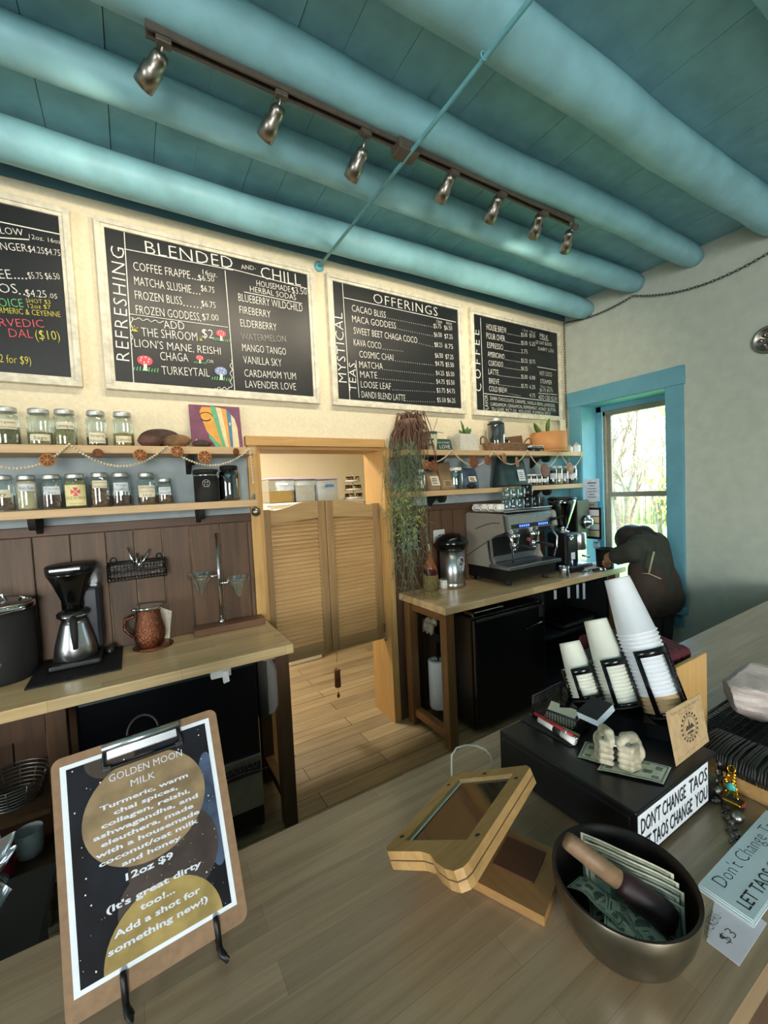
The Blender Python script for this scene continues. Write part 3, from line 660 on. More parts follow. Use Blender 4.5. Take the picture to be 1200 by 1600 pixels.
# painting: plain generic face-and-stripes design, leaning on the shelf
M['pt_purple'] = plain('purple_paint', '#7b4a63', .7, var=.15, scale=20); M['pt_orange'] = plain('orange_paint', '#e0a04a', .7, var=.1, scale=20); M['pt_green'] = plain('green_paint', '#5fae83', .7, var=.1); M['pt_cream'] = plain('cream_paint', '#e0cfa6', .7, var=.06); M['pt_blue'] = plain('blue_paint', '#4a7fa0', .7, var=.1)
YP = 2.445
P0 = lambda u, v, d=0: (lambda bl, br, tl, tr_: (bl*(1-u)*(1-v)+br*u*(1-v)+tl*(1-u)*v+tr_*u*v)+V((0, -.0008*d, 0)))(V((.292, YP-.015, ZU)), V((.552, YP-.015, ZU)), V((.292, YP+.02, 2.135)), V((.552, YP+.02, 2.135)))
t = thing('painting', P0(.5, 0), 'small painting of a sleeping face with purple, green and cream stripes', 'painting')
b = MB().prism([P0(0, 0), P0(1, 0), P0(1, 1), P0(0, 1)], (0, 0, 0), (0, .016, 0)); cv = b.done('canvas', M['pt_purple'], t)
def patch(name, pts, mat, d): MB().add([P0(u, v, d) for u, v in pts], [tuple(range(len(pts)))]).done(name, mat, cv, False)
patch('face_shape', [(.62, 0), (.8, 0), (.62, .5), (.42, .96), (.24, .96), (.19, .85), (.22, .7), (.3, .42), (.38, .3), (.5, .1)], M['pt_orange'], 1)
patch('green_stripe', [(.58, .1), (.65, .05), (.50, .98), (.40, .98)], M['pt_green'], 2); patch('cream_stripe', [(.66, 0), (.72, 0), (.62, .95), (.51, .97)], M['pt_cream'], 2)
patch('orange_stripe', [(.72, 0), (.75, 0), (.72, .93), (.62, .95)], M['pt_orange'], 2); patch('blue_stripe', [(.75, 0), (.80, 0), (.81, .82), (.76, .9), (.72, .93)], M['pt_blue'], 2)
patch('pale_stripe', [(.80, 0), (.93, 0), (.92, .5), (.88, .72), (.81, .82)], M['pt_cream'], 2); patch('green_swirl', [(.46, 0), (.56, 0), (.55, .14), (.46, .2), (.4, .3), (.33, .38), (.34, .26), (.42, .16)], M['pt_green'], 3)
b = MB(); stroke(b, [P0(.3+.09*math.cos(q), .7+.05*math.sin(q), 4) for q in [PI+i*PI/8 for i in range(9)]], .005, NB, 0); stroke(b, [P0(.31+.13*math.cos(q), .74+.1*math.sin(q), 4) for q in [.1+i*PI/10 for i in range(9)]], .003, NB, 0); b.done('closed_eye', M['ink'], cv, False)
b = MB()
for u, v, s in ((.77, .6, .05), (.09, .2, .06), (.97, .04, .04)):
    b.add([P0(u+s*(1 if i % 2 == 0 else .4)*math.sin(i*PI/5)*.6, v+s*(1 if i % 2 == 0 else .4)*math.cos(i*PI/5), 5) for i in range(10)], [tuple(range(10))])
b.done('white_star', M['paper'], cv, False)

# ---------------------------------------------------------------- bead garlands with dried orange slices
def slice_(p, r, tilt, parent, dark=False):
    n = V((math.sin(tilt)*.6, -1, .1)).normalized(); m = frame_mx(p, n.orthogonal(), n.cross(n.orthogonal()))
    rd = MB().lathe([(r*.93, -.003), (r, 0), (r*.93, .003)], (0, 0, 0), 22, m).done('orange_slice', M['rind'] if not dark else M['orange'], parent)
    b = MB()
    for s_ in (.0034, -.0034):
        for k in range(8):
            a = k*PI/4; pts = [(r*.1*math.cos(a+.4), r*.1*math.sin(a+.4), s_)]+[(r*.86*math.cos(a+q), r*.86*math.sin(a+q), s_) for q in (.06, .25, .5, .72)]
            b.add(pts, [tuple(range(5))], False, m)
    b.done('flesh', M['orange'], rd, False)
def garland(pts_px, label, slices, Y=2.262, br=.0058):
    """pts_px: list of swags [(x0,y0,x1,y1,sag px)]"""
    a = PY(pts_px[0][0], pts_px[0][1], Y); t = thing('bead_garland', a, label, 'garland')
    path = []; 
    for x0, y0, x1, y1, sag in pts_px:
        A = PY(x0, y0, Y); B = PY(x1, y1, Y); sg = (PY((x0+x1)/2, (y0+y1)/2, Y)-PY((x0+x1)/2, (y0+y1)/2+sag, Y)).length; path += catenary(A, B, sg)
    MB().tube(path, .0012, 5).done('cord', M['kraft'], t)
    b = MB(); acc = 0
    for p, q in zip(path, path[1:]):
        L = (q-p).length
        while acc < L: b.ball(p.lerp(q, acc/L) if L else p, br, 8); acc += br*2.15
        acc -= L
    o = b.done('bead_strand', M['beads'], t); o['kind'] = 'stuff'
    for x, y, r, tl, dk in slices: slice_(PY(x, y, Y-.014), (PY(x+r, y, Y)-PY(x, y, Y)).length, tl, t, dk)
    return t
garland([(-60, 700, 108, 694, 35), (108, 694, 260, 697, 33), (260, 697, 390, 701, 28), (390, 701, 396, 756, 0)], 'wooden bead garland with dried orange slices along the left shelf edge',
        [(74, 719, 13, .1, 0), (153, 708, 8.5, .1, 1), (219, 711, 11, .2, 0), (277, 705, 10, .1, 0), (320, 714, 11, 0, 0), (369, 706, 6, 1.2, 1)])
garland([(640, 705, 706, 703, 19), (706, 703, 772, 704, 24), (772, 704, 824, 703, 22), (824, 703, 875, 705, 27), (875, 705, 911, 706, 24)], 'white bead garland with dried orange slices along the right shelf edge',
        [(666, 726, 6, 0, 0), (678, 728, 7, .3, 1), (740, 722, 7, 0, 1), (762, 719, 6, .2, 1), (788, 716, 6, .8, 0), (808, 722, 6, 1, 0), (852, 735, 7.5, .1, 1), (891, 732, 6, .2, 0)], 2.262, .0042)
# ---------------------------------------------------------------- track light under the third beam
YT, ZTR = 1.495, 3.055
tA = PZ(228, 20, ZTR); tB = PZ(897, 347, ZTR)
t = thing('track_light', (tA.x, YT, ZTR), 'long bronze track light with seven spot heads under the blue beam', 'track light')
b = MB(); b.box((tA.x, YT-.018, ZTR+.012), (tB.x, YT+.018, ZTR+.03)); b.box((tA.x, YT-.018, ZTR-.006), (tB.x, YT-.011, ZTR+.012)); b.box((tA.x, YT+.011, ZTR-.006), (tB.x, YT+.018, ZTR+.012))
b.done('track', M['track'], t)
MB().box((tA.x+.02, YT-.01, ZTR+.004), (tB.x-.02, YT+.01, ZTR+.0115)).done('slot', M['blackm'], t)
c = PZ(642, 228, ZTR-.02); MB().box((c.x-.05, YT-.035, ZTR-.035), (c.x+.05, YT+.035, ZTR+.03), bev=.004).done('power_box', M['track'], t)
M['bulb'] = plain('warm_lamp_face', '#fff0d0', .3, emit=6)
HEADS = [(237, 112, .06, .050), (424, 194, .055, .044), (557, 259, .05, .040), (695, 296, .045, .036), (771, 329, .045, .036), (838, 355, .045, .036), (886, 379, .045, .036)]
AIMS = [(-.45, 2.45), (.2, 2.45), (.7, 2.35), (1.35, 2.45), (1.85, 2.4), (2.5, 2.45), (3.0, 2.3)]
for (x, y, L, r), (ax, az) in zip(HEADS, AIMS):
    c = PY(x, y, 1.56); d = (V((ax, YB, az))-c).normalized(); back = c-d*L; top = V((back.x+.004, YT, ZTR-.004))
    L = .052; r = .031; back = c-d*L
    hd = MB().box((top.x-.022, YT-.014, ZTR-.022), (top.x+.022, YT+.014, ZTR+.0), bev=.003).done('spot_head', M['track'], t)
    MB().tube([top, top.lerp(back, .55)+V((0, .0, -.006)), back], .006, 8).done('stem', M['satin'], hd)
    q = frame_mx(back, d.orthogonal(), d.cross(d.orthogonal()))
    MB().lathe([(r*.55, -.012), (r*.78, 0), (r*.8, .006), (r*.8, L*.7), (r, L*.78), (r, L*2), (r*.9, L*2), (r*.88, L*1.75), (.001, L*1.7)], (0, 0, 0), 24, q).done('can', M['satin'], hd)
    MB().lathe([(.001, L*1.72), (r*.84, L*1.78), (r*.84, L*1.8), (.001, L*1.8)], (0, 0, 0), 20, q).done('lamp_face', M['bulb'], hd)
    light('spot_beam', 'SPOT', c+d*(L*1.15), SPOT_W, SPOT_COL, aim=(ax, YB, az), spot_size=math.radians(120), spot_blend=1.0, shadow_soft_size=.03)
# tie rod
xr = 1.083; t = thing('tie_rod', (xr, YB, 3.03), 'thin blue painted tie rod crossing under the beams to the back wall', 'rod')
MB().tube([(xr, YF, 3.035), (xr, 0, 3.03), (xr+.006, 1.4, 3.025), (xr+.01, YB, 3.04)], .0085, 10).done('rod', M['rod'], t)
b = MB().lathe([(.03, 0), (.032, .008), (.012, .012)], (0, 0, 0), 16, frame_mx((xr+.01, YB-.001, 3.04), (1, 0, 0), (0, 0, 1))); b.done('wall_flange', M['rod'], t)
MB().tube([(xr+.013*math.cos(a), 1.04, 3.03+.013*math.sin(a)) for a in [i*PI/6 for i in range(12)]], .003, 6, closed=True).done('eye_hook', M['rod'], t)
# chain swagged along the right wall
def chain(path, name, label, pitch=.0235, w=.0021):
    t = MB(); acc = 0; k = 0
    for p, q in zip(path, path[1:]):
        p = V(p); q = V(q); L = (q-p).length; d = (q-p).normalized()
        while acc < L:
            c = p+d*acc; s_ = d.orthogonal().normalized() if k % 2 else d.cross(d.orthogonal()).normalized()
            t.tube([c+d*(.0165*math.cos(a))+s_*(.0075*math.sin(a)) for a in [i*PI/5 for i in range(10)]], w, 5, closed=True); acc += pitch; k += 1
        acc -= L
    o = t.done(name, M['chain']); tag(o, label, 'chain')
xc = XR-.025
pts = catenary((xc, .75, 3.10), (xc, 1.86, 3.065), .14, 30)+catenary((xc, 1.86, 3.065), (xc, 2.455, 3.075), .035, 14)[1:]+[(xc-.02, 2.462, 3.06), (xc-.02, 2.462, 2.12)]
chain(pts, 'hanging_chain', 'dark chain swagged along the window wall and hanging beside the coffee chalkboard')
for y, z in ((1.86, 3.07), (2.455, 3.08)): pass
# round grey ornament at the right edge
c = PX(1200, 531, XR); b = MB(); q = frame_mx((XR-.002, c.y-.005, c.z), (0, -1, 0), (0, 0, 1))
t = thing('wall_ornament', (XR-.01, c.y, c.z), 'round grey ornament on the window wall at the right edge', 'ornament')
MB().lathe([(.085, -.002), (.086, .008), (.072, .016), (.07, .010), (.001, .010)], (0, 0, 0), 32, q).done('rim', M['satin'], t)
b = MB()
for k in range(6): a = k*PI/3; b.ball((.035*math.cos(a), .035*math.sin(a), .01), .016, 10, mx=q)
b.ball((0, 0, .01), .018, 10, mx=q); b.done('relief', M['satin'], t)

# ---------------------------------------------------------------- saloon doors
YD = 2.56
def leaf(xh, xf, label):
    """hinged at xh, free edge at xf"""
    t = thing('saloon_door', (xh, YD, .585), label, 'door', 'louvred saloon doors in the doorway'); L = xf-xh; zb, th = .583, .016
    X = lambda u: xh+L*u
    top = [(0, 1.545), (.10, 1.54), (.2, 1.538), (.3, 1.543), (.42, 1.556), (.55, 1.572), (.68, 1.582), (.82, 1.585), (1, 1.583)]
    sw = .052/abs(L)
    b = MB().prism([V((X(u), YD-th, z)) for u, z in top if sw <= u <= 1-sw or u in (0, 1)][:0]+[V((X(sw), YD-th, 1.54))]+[V((X(u), YD-th, z)) for u, z in top if sw < u < 1-sw]+[V((X(1-sw), YD-th, 1.584)), V((X(1-sw), YD-th, 1.475)), V((X(sw), YD-th, 1.455))], (0, 0, 0), (0, 2*th, 0))
    b.done('top_rail', M['door'], t)
    b = MB().box((X(sw), YD-th, zb), (X(1-sw), YD+th, zb+.075), bev=.003); b.done('bottom_rail', M['door'], t)
    MB().box((X(0), YD-th-.001, zb-.0), (X(sw), YD+th+.001, 1.545), bev=.003).done('stile', M['doorv'], t)
    MB().box((X(1-sw), YD-th-.001, zb-.0), (X(1), YD+th+.001, 1.583), bev=.003).done('stile', M['doorv'], t)
    b = MB(); z = zb+.08
    while z < 1.46:
        m = T((X(sw)+X(1-sw))/2, YD, z+.012) @ RX(math.radians(38)); w = abs(X(1-sw)-X(sw))/2; b.box((-w, -.019, -.0032), (w, .019, .0032), m, .002); z += .0262
    b.done('louvre_slats', M['door'], t)
    b = MB()
    for z in (.66, 1.47): b.box((xh-math.copysign(.012, L), YD-.022, z-.03), (xh+math.copysign(.012, L), YD-.012, z+.03)); 
    b.tube([(xh, YD-.02, .60), (xh, YD-.02, .57)], .012, 10); b.done('hinge', M['satin'], t)
    return t
leaf(.662, 1.071, 'left louvred leaf of the pine saloon doors'); leaf(1.476, 1.075, 'right louvred leaf of the pine saloon doors, with the chime on its edge')
c = PY(526, 1005, YD-.03); t = thing('wind_chime', c, 'brown bamboo tube chime hanging by a cord from the saloon door', 'chime')
q = PY(527, 1052, YD-.03); q0 = PY(526, 1035, YD-.03); q1 = PY(528, 1073, YD-.03); q2 = PY(529, 1088, YD-.03)
MB().tube([c+V((-.012, 0, .01)), c, q0], .0015, 6).done('cord', M['kraft'], t)
M['bamboo'] = plain('brown_bamboo', '#7a4c2a', .6, var=.2, scale=40)
MB().lathe([(.019, 0), (.021, .002), (.02, .06), (.021, .118), (.018, .12), (.016, .11), (.001, .11)], (q.x, q.y, q1.z), 18).done('bamboo_tube', M['bamboo'], t)
MB().tube([q1+V((0, 0, .02)), q2], .0012, 6).done('clapper_cord', M['kraft'], t)
MB().lathe([(.002, .03), (.009, .012), (.0105, .002), (.006, -.008), (.001, -.01)], (q2.x, q2.y, q2.z), 14).done('clapper', M['bamboo'], t)
# bell hanging on the left casing
c = PY(399, 792, 2.44); t = thing('door_bell', c, 'round silver bell hanging on the left door casing', 'bell')
MB().box((c.x-.008, 2.446, c.z+.0), (c.x+.008, 2.456, c.z+.075), bev=.003).done('hook', M['chrome'], t)
MB().ball((c.x, 2.432, c.z-.028), .027, 20).done('bell_body', M['satin'], t); MB().tube([(c.x, 2.44, c.z+.02), (c.x, 2.432, c.z)], .004, 8).done('loop', M['chrome'], t)

# ---------------------------------------------------------------- kitchen seen over the doors
ys = 4.2
t = thing('kitchen_shelf_unit', (1.6, ys, 0), 'white shelf unit in the kitchen behind the saloon doors', 'shelf unit')
for x in (1.16, 2.5): MB().box((x-.02, ys-.02, 0), (x+.02, ys+.45, 1.545), bev=.003).done('upright', M['white'], t)
for z in (.4, .95, 1.555): MB().box((1.14, ys-.03, z-.02), (2.52, ys+.46, z), bev=.003).done('shelf_board', M['white'], t)
M['rice'] = plain('golden_grain', '#d2a349', .9, var=.5, scale=220, bmp=.8); M['flour'] = plain('white_flour', '#ded9cf', .95, var=.08, scale=30)
M['lav'] = plain('lavender_lid', '#b7a6bd', .5, var=.03)
for i, (x0, x1, fm, fh, lb) in enumerate(((419, 458, 'rice', .52, 'clear storage bin of golden grain, leftmost on the kitchen shelf'), (460, 493, 'flour', .75, 'clear storage bin of white flour, middle of the kitchen shelf'), (495, 527, None, 0, 'empty clear storage bin with a blue tape mark on the kitchen shelf'))):
    a = PY(x0, 747, ys); c = PY(x1, 747, ys); z0 = 1.556; z1 = a.z-.015
    t = thing('storage_bin', ((a.x+c.x)/2, ys+.15, z0), lb, 'bin', 'clear storage bins on the kitchen shelf')
    b = MB(); w = .004
    for A, B in (((a.x, ys, z0), (c.x, ys+w, z1)), ((a.x, ys+.3, z0), (c.x, ys+.3+w, z1)), ((a.x, ys, z0), (a.x+w, ys+.3, z1)), ((c.x-w, ys, z0), (c.x, ys+.3, z1)), ((a.x, ys, z0), (c.x, ys+.3, z0+w))): b.box(A, B)
    b.done('bin_body', M['pclear'], t)
    MB().box((a.x-.008, ys-.008, z1), (c.x+.008, ys+.31, z1+.016), bev=.004).done('lid', M['lav'], t)
    if fm: MB().box((a.x+.01, ys+.006, z0+.005), (c.x-.01, ys+.294, z0+(z1-z0)*fh), bev=.006).done('contents', M[fm], t)
    if i == 0: MB().box((a.x+.07, ys-.006, z1-.06), (c.x-.06, ys-.001, z1-.04)).done('label_strip', M['paper'], t)
    if i == 2: MB().box((a.x+.09, ys-.002, z1-.085), (a.x+.19, ys-.0005, z1-.055)).done('tape', plain('blue_tape', '#2f6fb0', .7), t)
x = 2.17; t = thing('spice_stand', (x, ys+.1, 1.556), 'three tier white stand of small spice jars on the kitchen shelf', 'spice stand')
for k, (z, r) in enumerate(((0, .115), (.095, .105), (.19, .085))):
    tr = MB().lathe([(r*.9, 0), (r, .004), (r, .022), (r*.96, .022), (r*.95, .006), (.001, .006)], (x, ys+.1, 1.558+z), 28).done('tier', M['white'], t)
    for j in range(7-k):
        a = 2*PI*j/(7-k)+.3; px_, py_ = x+r*.72*math.cos(a), ys+.1+r*.72*math.sin(a); o = MB().lathe([(.019, 0), (.02, .004), (.02, .036), (.014, .042)], (px_, py_, 1.565+z), 12).done('spice_jar', M['spice'] if j % 2 else M['herb2'], tr); MB().lathe([(.018, 0), (.018, .014), (.001, .014)], (px_, py_, 1.607+z), 12).done('jar_lid', M['blackm'], o)
MB().tube([(x, ys+.1, 1.558), (x, ys+.1, 1.83)], .006, 10).done('post', M['white'], t)
b = MB(); c = PY(440, 797, ys-.2); t = thing('kitchen_appliance', (1.33, ys-.12, 1.0), 'black and white kitchen appliance in front of the shelf unit behind the doors', 'appliance')
MB().box((1.19, ys-.32, 0.0), (1.52, ys-.06, 1.50), bev=.01).done('body', M['white'], t); MB().box((1.27, ys-.335, 1.36), (1.50, ys-.319, 1.49), bev=.004).done('panel', M['blackg'], t)
b = MB()
for i in range(4): b.lathe([(.008, 0), (.008, .012)], (0, 0, 0), 12, frame_mx((1.31+i*.045, ys-.336, 1.465), (1, 0, 0), (0, 0, 1)))
b.done('knob_row', M['chrome'], t)
cq = PZ(593, 1047, 0); t = thing('rolling_cart', (cq.x, cq.y, 0), 'dark leg and caster of a cart just past the right door jamb', 'cart')
for x, y in ((cq.x, cq.y), (cq.x+.45, cq.y)): MB().tube([(x, y, .05), (x, y, .62)], .014, 10).done('leg', M['blackm'], t); MB().tube([(x-.01, y, .03), (x+.01, y, .03)], .028, 16).done('caster', M['blackrub'], t)
MB().box((cq.x-.02, cq.y-.03, .62), (cq.x+.48, cq.y+.03, .65), bev=.004).done('cart_top', M['steel'], t)
light('kitchen_lamp', 'AREA', (.6, 3.7, 2.55), KITCHEN_W, (1, .93, .78), (.6, 3.7, 0), size=.5)
t = thing('ceiling_lamp', (.6, 3.7, 2.56), 'flat round lamp on the kitchen ceiling', 'lamp')
MB().lathe([(.27, .0), (.28, .02), (.28, .04)], (.6, 3.7, 2.56), 32).done('lamp_housing', M['white'], t)

# ---------------------------------------------------------------- the two back tables
def leg(x, y, t, mat, z1=.86, w=.032): MB().box((x-w, y-w, 0), (x+w, y+w, z1), bev=.003).done('leg', mat, t)
t = thing('work_table', (2.5, 2.2, 0), 'butcher block work table under the espresso machine, right of the doorway', 'table', 'butcher block back tables')
MB().box((1.555, 1.955, ZT-.045), (3.47, 2.465, ZT), bev=.004).done('tabletop', M['btable'], t)
for x, y in ((1.615, 2.018), (1.605, 2.40), (3.40, 2.018), (3.40, 2.40)): leg(x, y, t, M['leg'])
MB().box((1.59, 2.04, .055), (1.645, 2.37, .105), bev=.003).done('foot_rail', M['legh'], t); MB().box((1.60, 2.04, .80), (1.635, 2.37, .865)).done('apron_rail', M['legh'], t)
MB().box((1.64, 2.41, .80), (3.38, 2.43, .865)).done('apron_rail', M['leg'], t)
t = thing('work_table', (-.6, 2.2, 0), 'butcher block work table under the coffee brewer, left of the doorway', 'table', 'butcher block back tables')
MB().box((-2.2, 1.955, ZT-.045), (.622, 2.465, ZT), bev=.004).done('tabletop', M['btable'], t)
for x, y in ((.573, 2.018), (.573, 2.40), (-.30, 2.018), (-.30, 2.40), (-2.1, 2.02), (-2.1, 2.4)): leg(x, y, t, M['dkleg'])
MB().box((.55, 2.04, .10), (.60, 2.37, .15), bev=.003).done('foot_rail', M['legh'], t); MB().box((.556, 2.04, .79), (.592, 2.37, .865)).done('apron_rail', M['dkleg'], t)
MB().box((-2.07, 1.995, .77), (-.335, 2.035, .865)).done('apron_rail', M['dkleg'], t)
MB().box((-2.07, 1.99, .20), (-.335, 2.42, .235)).done('lower_shelf', M['dkleg'], t)
# bowls and cups on the lower shelf of the left table
MB_ = MB()
for k, (x, z, r, nm, lb, mt_) in enumerate(((-.47, .52, .12, 'grey_basket', 'round grey basket on the dark shelf under the left table', 'satin'),)):
    b = MB(); 
    for i in range(7): b.tube([(x+r*(.7+.045*i)*math.cos(a), 2.15+r*(.7+.045*i)*math.sin(a), .487+.014*i) for a in [j*PI/12 for j in range(24)]], .003, 5, closed=True)
    for j in range(12): a = j*PI/6; b.tube([(x+r*.7*math.cos(a), 2.15+r*.7*math.sin(a), .487), (x+r*.99*math.cos(a), 2.15+r*.99*math.sin(a), .572)], .002, 5)
    o = b.done(nm, M[mt_]); tag(o, lb, 'basket')
# fridges
M['fridge'] = plain('black_fridge_enamel', '#0c0d10', .22, var=.08)
M['fridgeside'] = plain('black_fridge_side', '#151312', .3, var=.1)
def fridge(x0, x1, y0, z0, z1, label, handle):
    t = thing('mini_fridge', ((x0+x1)/2, y0+.2, z0), label, 'fridge')
    MB().box((x0, y0+.045, z0), (x1, 2.44, z1), bev=.008).done('cabinet', M['fridgeside'], t)
    dr = MB().box((x0, y0, z0+.02), (x1, y0+.042, z1-.002), bev=.012).done('door', M['fridge'], t)
    if handle:
        MB().tube([(x1-.22, y0+.005, z1-.155), (x1-.21, y0-.018, z1-.15), (x1-.06, y0-.018, z1-.13), (x1-.05, y0+.002, z1-.128)], .008, 10).done('handle', M['blackg'], dr)
        MB().box((x1-.06, y0-.002, z1-.10), (x1-.02, y0+.001, z1-.025)).done('badge', M['satin'], dr)
        MB().box((x0+.01, y0-.002, z1-.022), (x1-.01, y0+.004, z1-.012)).done('door_trim', M['satin'], dr)
    for x in (x0+.05, x1-.05): MB().tube([(x, y0+.1, 0), (x, y0+.1, z0+.005)], .018, 10).done('foot', M['blackm'], t)
    return t
f2 = fridge(1.835, 2.50, 2.0, .03, .775, 'black mini fridge under the right work table', True)
t = thing('glass_tray', (1.95, 2.15, .777), 'flat smoky glass tray on top of the mini fridge', 'tray')
MB().box((1.85, 2.03, .778), (2.12, 2.3, .812), bev=.006).done('tray_body', M['dkglass'], t)
# magnetic pocket, letters and paper towels on the fridge's left side
NX = V((-1, 0, 0)); XS = 1.834
def side_letter(s, px_, py_, px2, py2, h):
    b = MB(); A = PX(px_, py_, XS); B = PX(px2, py2, XS); put(b, s, A, B, h, NX, .004); o = b.done('magnet_letter', M['paper'], None, False); tag(o, 'white letter %s magnet on the left side of the mini fridge' % s, 'magnet', 'letter magnets on the fridge side')
for s, a in (('O', (665, 966, 670, 967)), ('B', (674, 971, 678, 973)), ('A', (679, 973, 683, 974)), ('K', (683, 974.5, 687, 976)), ('E', (688, 976, 691, 977))): side_letter(s, *a, .026)
t = thing('magnetic_pocket', (XS, 2.2, .60), 'black magnetic pocket shelf on the side of the mini fridge', 'rack')
a = PX(643, 975, XS); c = PX(700, 1003, XS); y0, y1 = c.y, min(a.y, 2.40)
MB().box((XS-.075, y0, .56), (XS-.002, y1, .572), bev=.002).done('tray_floor', M['blackm'], t); MB().box((XS-.078, y0, .56), (XS-.072, y1, .615), bev=.002).done('front_lip', M['blackm'], t); MB().box((XS-.008, y0, .56), (XS-.001, y1, .70), bev=.002).done('back_plate', M['blackm'], t)
M['glove'] = plain('tan_gloves', '#b7a88c', .8, var=.2, scale=30)
t = thing('work_gloves', (XS-.05, 2.33, .63), 'pair of tan gloves hanging over the black pocket on the fridge side', 'gloves')
for k in range(2):
    b = MB(); y = 2.365+.045*k
    b.ball((XS-.06-.01*k, y, .68), .038, 14, sx=.6, sy=1, sz=.8)
    for j in range(4): b.tube([(XS-.085, y-.03+.018*j, .68), (XS-.098, y-.033+.02*j, .65), (XS-.098, y-.036+.021*j, .615-.012*(j % 2))], [.01, .0095, .007], 8)
    b.tube([(XS-.08, y+.035, .69), (XS-.09, y+.05, .66)], [.011, .007], 8); b.done('glove', M['glove'], t)
t = thing('paper_towel_roll', (1.758, 2.31, .09), 'white paper towel roll on an upright holder beside the mini fridge', 'paper towels')
MB().lathe([(.021, 0), (.068, 0), (.07, .006), (.07, .325), (.068, .33), (.021, .33), (.021, .004)], (1.758, 2.31, .105), 32, cap=False).done('towel_roll', plain('soft_white_paper', '#e2e2de', .95, var=.03, scale=90, bmp=.4), t)
MB().tube([(1.758, 2.31, .08), (1.758, 2.31, .47)], .007, 10).done('holder_post', M['blackm'], t); MB().box((1.745, 2.29, .455), (XS-.002, 2.33, .465)).done('holder_arm', M['blackm'], t); MB().box((1.72, 2.27, .09), (XS-.002, 2.35, .10)).done('holder_base', M['blackm'], t)
# dark open shelving right of the fridge
t = thing('black_shelving', (2.95, 2.2, 0), 'black open shelving under the right work table beside the mini fridge', 'shelving')
for x in (2.56, 3.36): MB().box((x-.012, 2.06, 0), (x+.012, 2.44, .84)).done('side_panel', M['blackm'], t)
for z in (.10, .45, .83): MB().box((2.572, 2.06, z), (3.348, 2.44, z+.018)).done('shelf_board', M['blackm'], t)
MB().box((2.56, 2.43, 0), (3.36, 2.445, .84)).done('back_panel', M['blackm'], t)
for i, (x, lab_) in enumerate(((2.68, 'short'), (2.84, 'tall'), (2.95, 'slim'), (3.03, 'narrow'))):
    t = thing('hang_tag', (x, 2.05, .80), '%s white tag clipped under the right table edge, %s from the fridge' % (lab_, ('first', 'second', 'third', 'fourth')[i]), 'tag'); w = .014; h = .07+.02*i
    MB().box((x-w, 2.042, .825-h), (x+w, 2.045, .825)).done('tag_card', M['paper'], t); MB().box((x-.008, 2.04, .82), (x+.008, 2.05, .83)).done('clip', M['chrome'], t)
for i in range(3):
    c = .47+i*.022; o = MB().box((2.8+.02*i, 2.08, c), (3.2+.01*i, 2.36, c+.02), bev=.002).done('notebook', M['blackg'] if i != 1 else M['satin']); tag(o, ('black notebook at the bottom', 'grey notebook in the middle', 'black notebook on top')[i]+' of the stack on the dark shelving', 'notebook', 'notebooks on the dark shelving')
# brewer fridge under the left table
t = fridge(-.245, .455, 2.02, .02, .845, 'black under-counter fridge with a badge, under the left work table', False)
for o in t.children:
    if o.name.startswith('door'): dr = o
MB().box((-.24, 2.009, .15), (.45, 2.021, .40), bev=.002).done('kick_panel', M['steel'], dr)
A = PY(345, 1222, 2.008); B_ = PY(403, 1205, 2.008)
bd = MB().box((A.x-.02, 2.004, A.z-.02), (B_.x+.015, 2.0095, B_.z+.05), bev=.002).done('badge', M['blackm'], dr)
b = MB(); put(b, 'AVANTCO', V((A.x, 2.004, A.z+.012)), V((B_.x, 2.004, A.z+.012)), .04, NB, .001); stroke(b, [V((A.x+.02+i*.022, 2.003, A.z-.002+.006*math.sin(i*.55))) for i in range(10)], .005, NB, 0); b.done('badge_lettering', M['satin'], bd, False)
# paddle board and white clip under the left table edge
M['greyboard'] = wood('grey_board', '#8d857a', '#6f675d', 2, .6)
A = V((.492, 2.15, 0)); B_ = V((.535, 1.985, 0)); D_ = B_-A
P_ = lambda u, z: A+D_*u+V((0, 0, z))
t = thing('paddle_board', P_(.5, .55), 'grey wooden paddle board with cut corners hanging at the left table end', 'board')
b = MB().prism([P_(0, .80), P_(.28, .845), P_(.62, .845), P_(1, .79), P_(1, .62), P_(.85, .58), P_(.08, .50), P_(0, .53)], (0, 0, 0), (.012, .004, 0)); b.done('board_body', M['greyboard'], t)
MB().tube([P_(.42, .83)+V((-.004, -.003, 0)), P_(.42, .83)+V((.0, .0, 0))], .008, 12).done('hole', M['ink'], t); MB().box((.485, 2.0, .842), (.545, 2.1, .866)).done('hanger_block', M['greyboard'], t)
c = PY(345, 1055, 1.985); t = thing('white_bracket', c, 'white plastic clip under the front edge of the left table', 'clip')
MB().box((c.x-.04, 1.985, .822), (c.x+.045, 2.01, .866), bev=.003).done('clip_plate', M['white'], t); MB().prism([(c.x+.005, 1.975, .85), (c.x+.03, 1.975, .85), (c.x+.033, 1.965, .805), (c.x+.008, 1.965, .80)], (0, 0, 0), (0, .02, 0)).done('clip_tongue', M['white'], t)
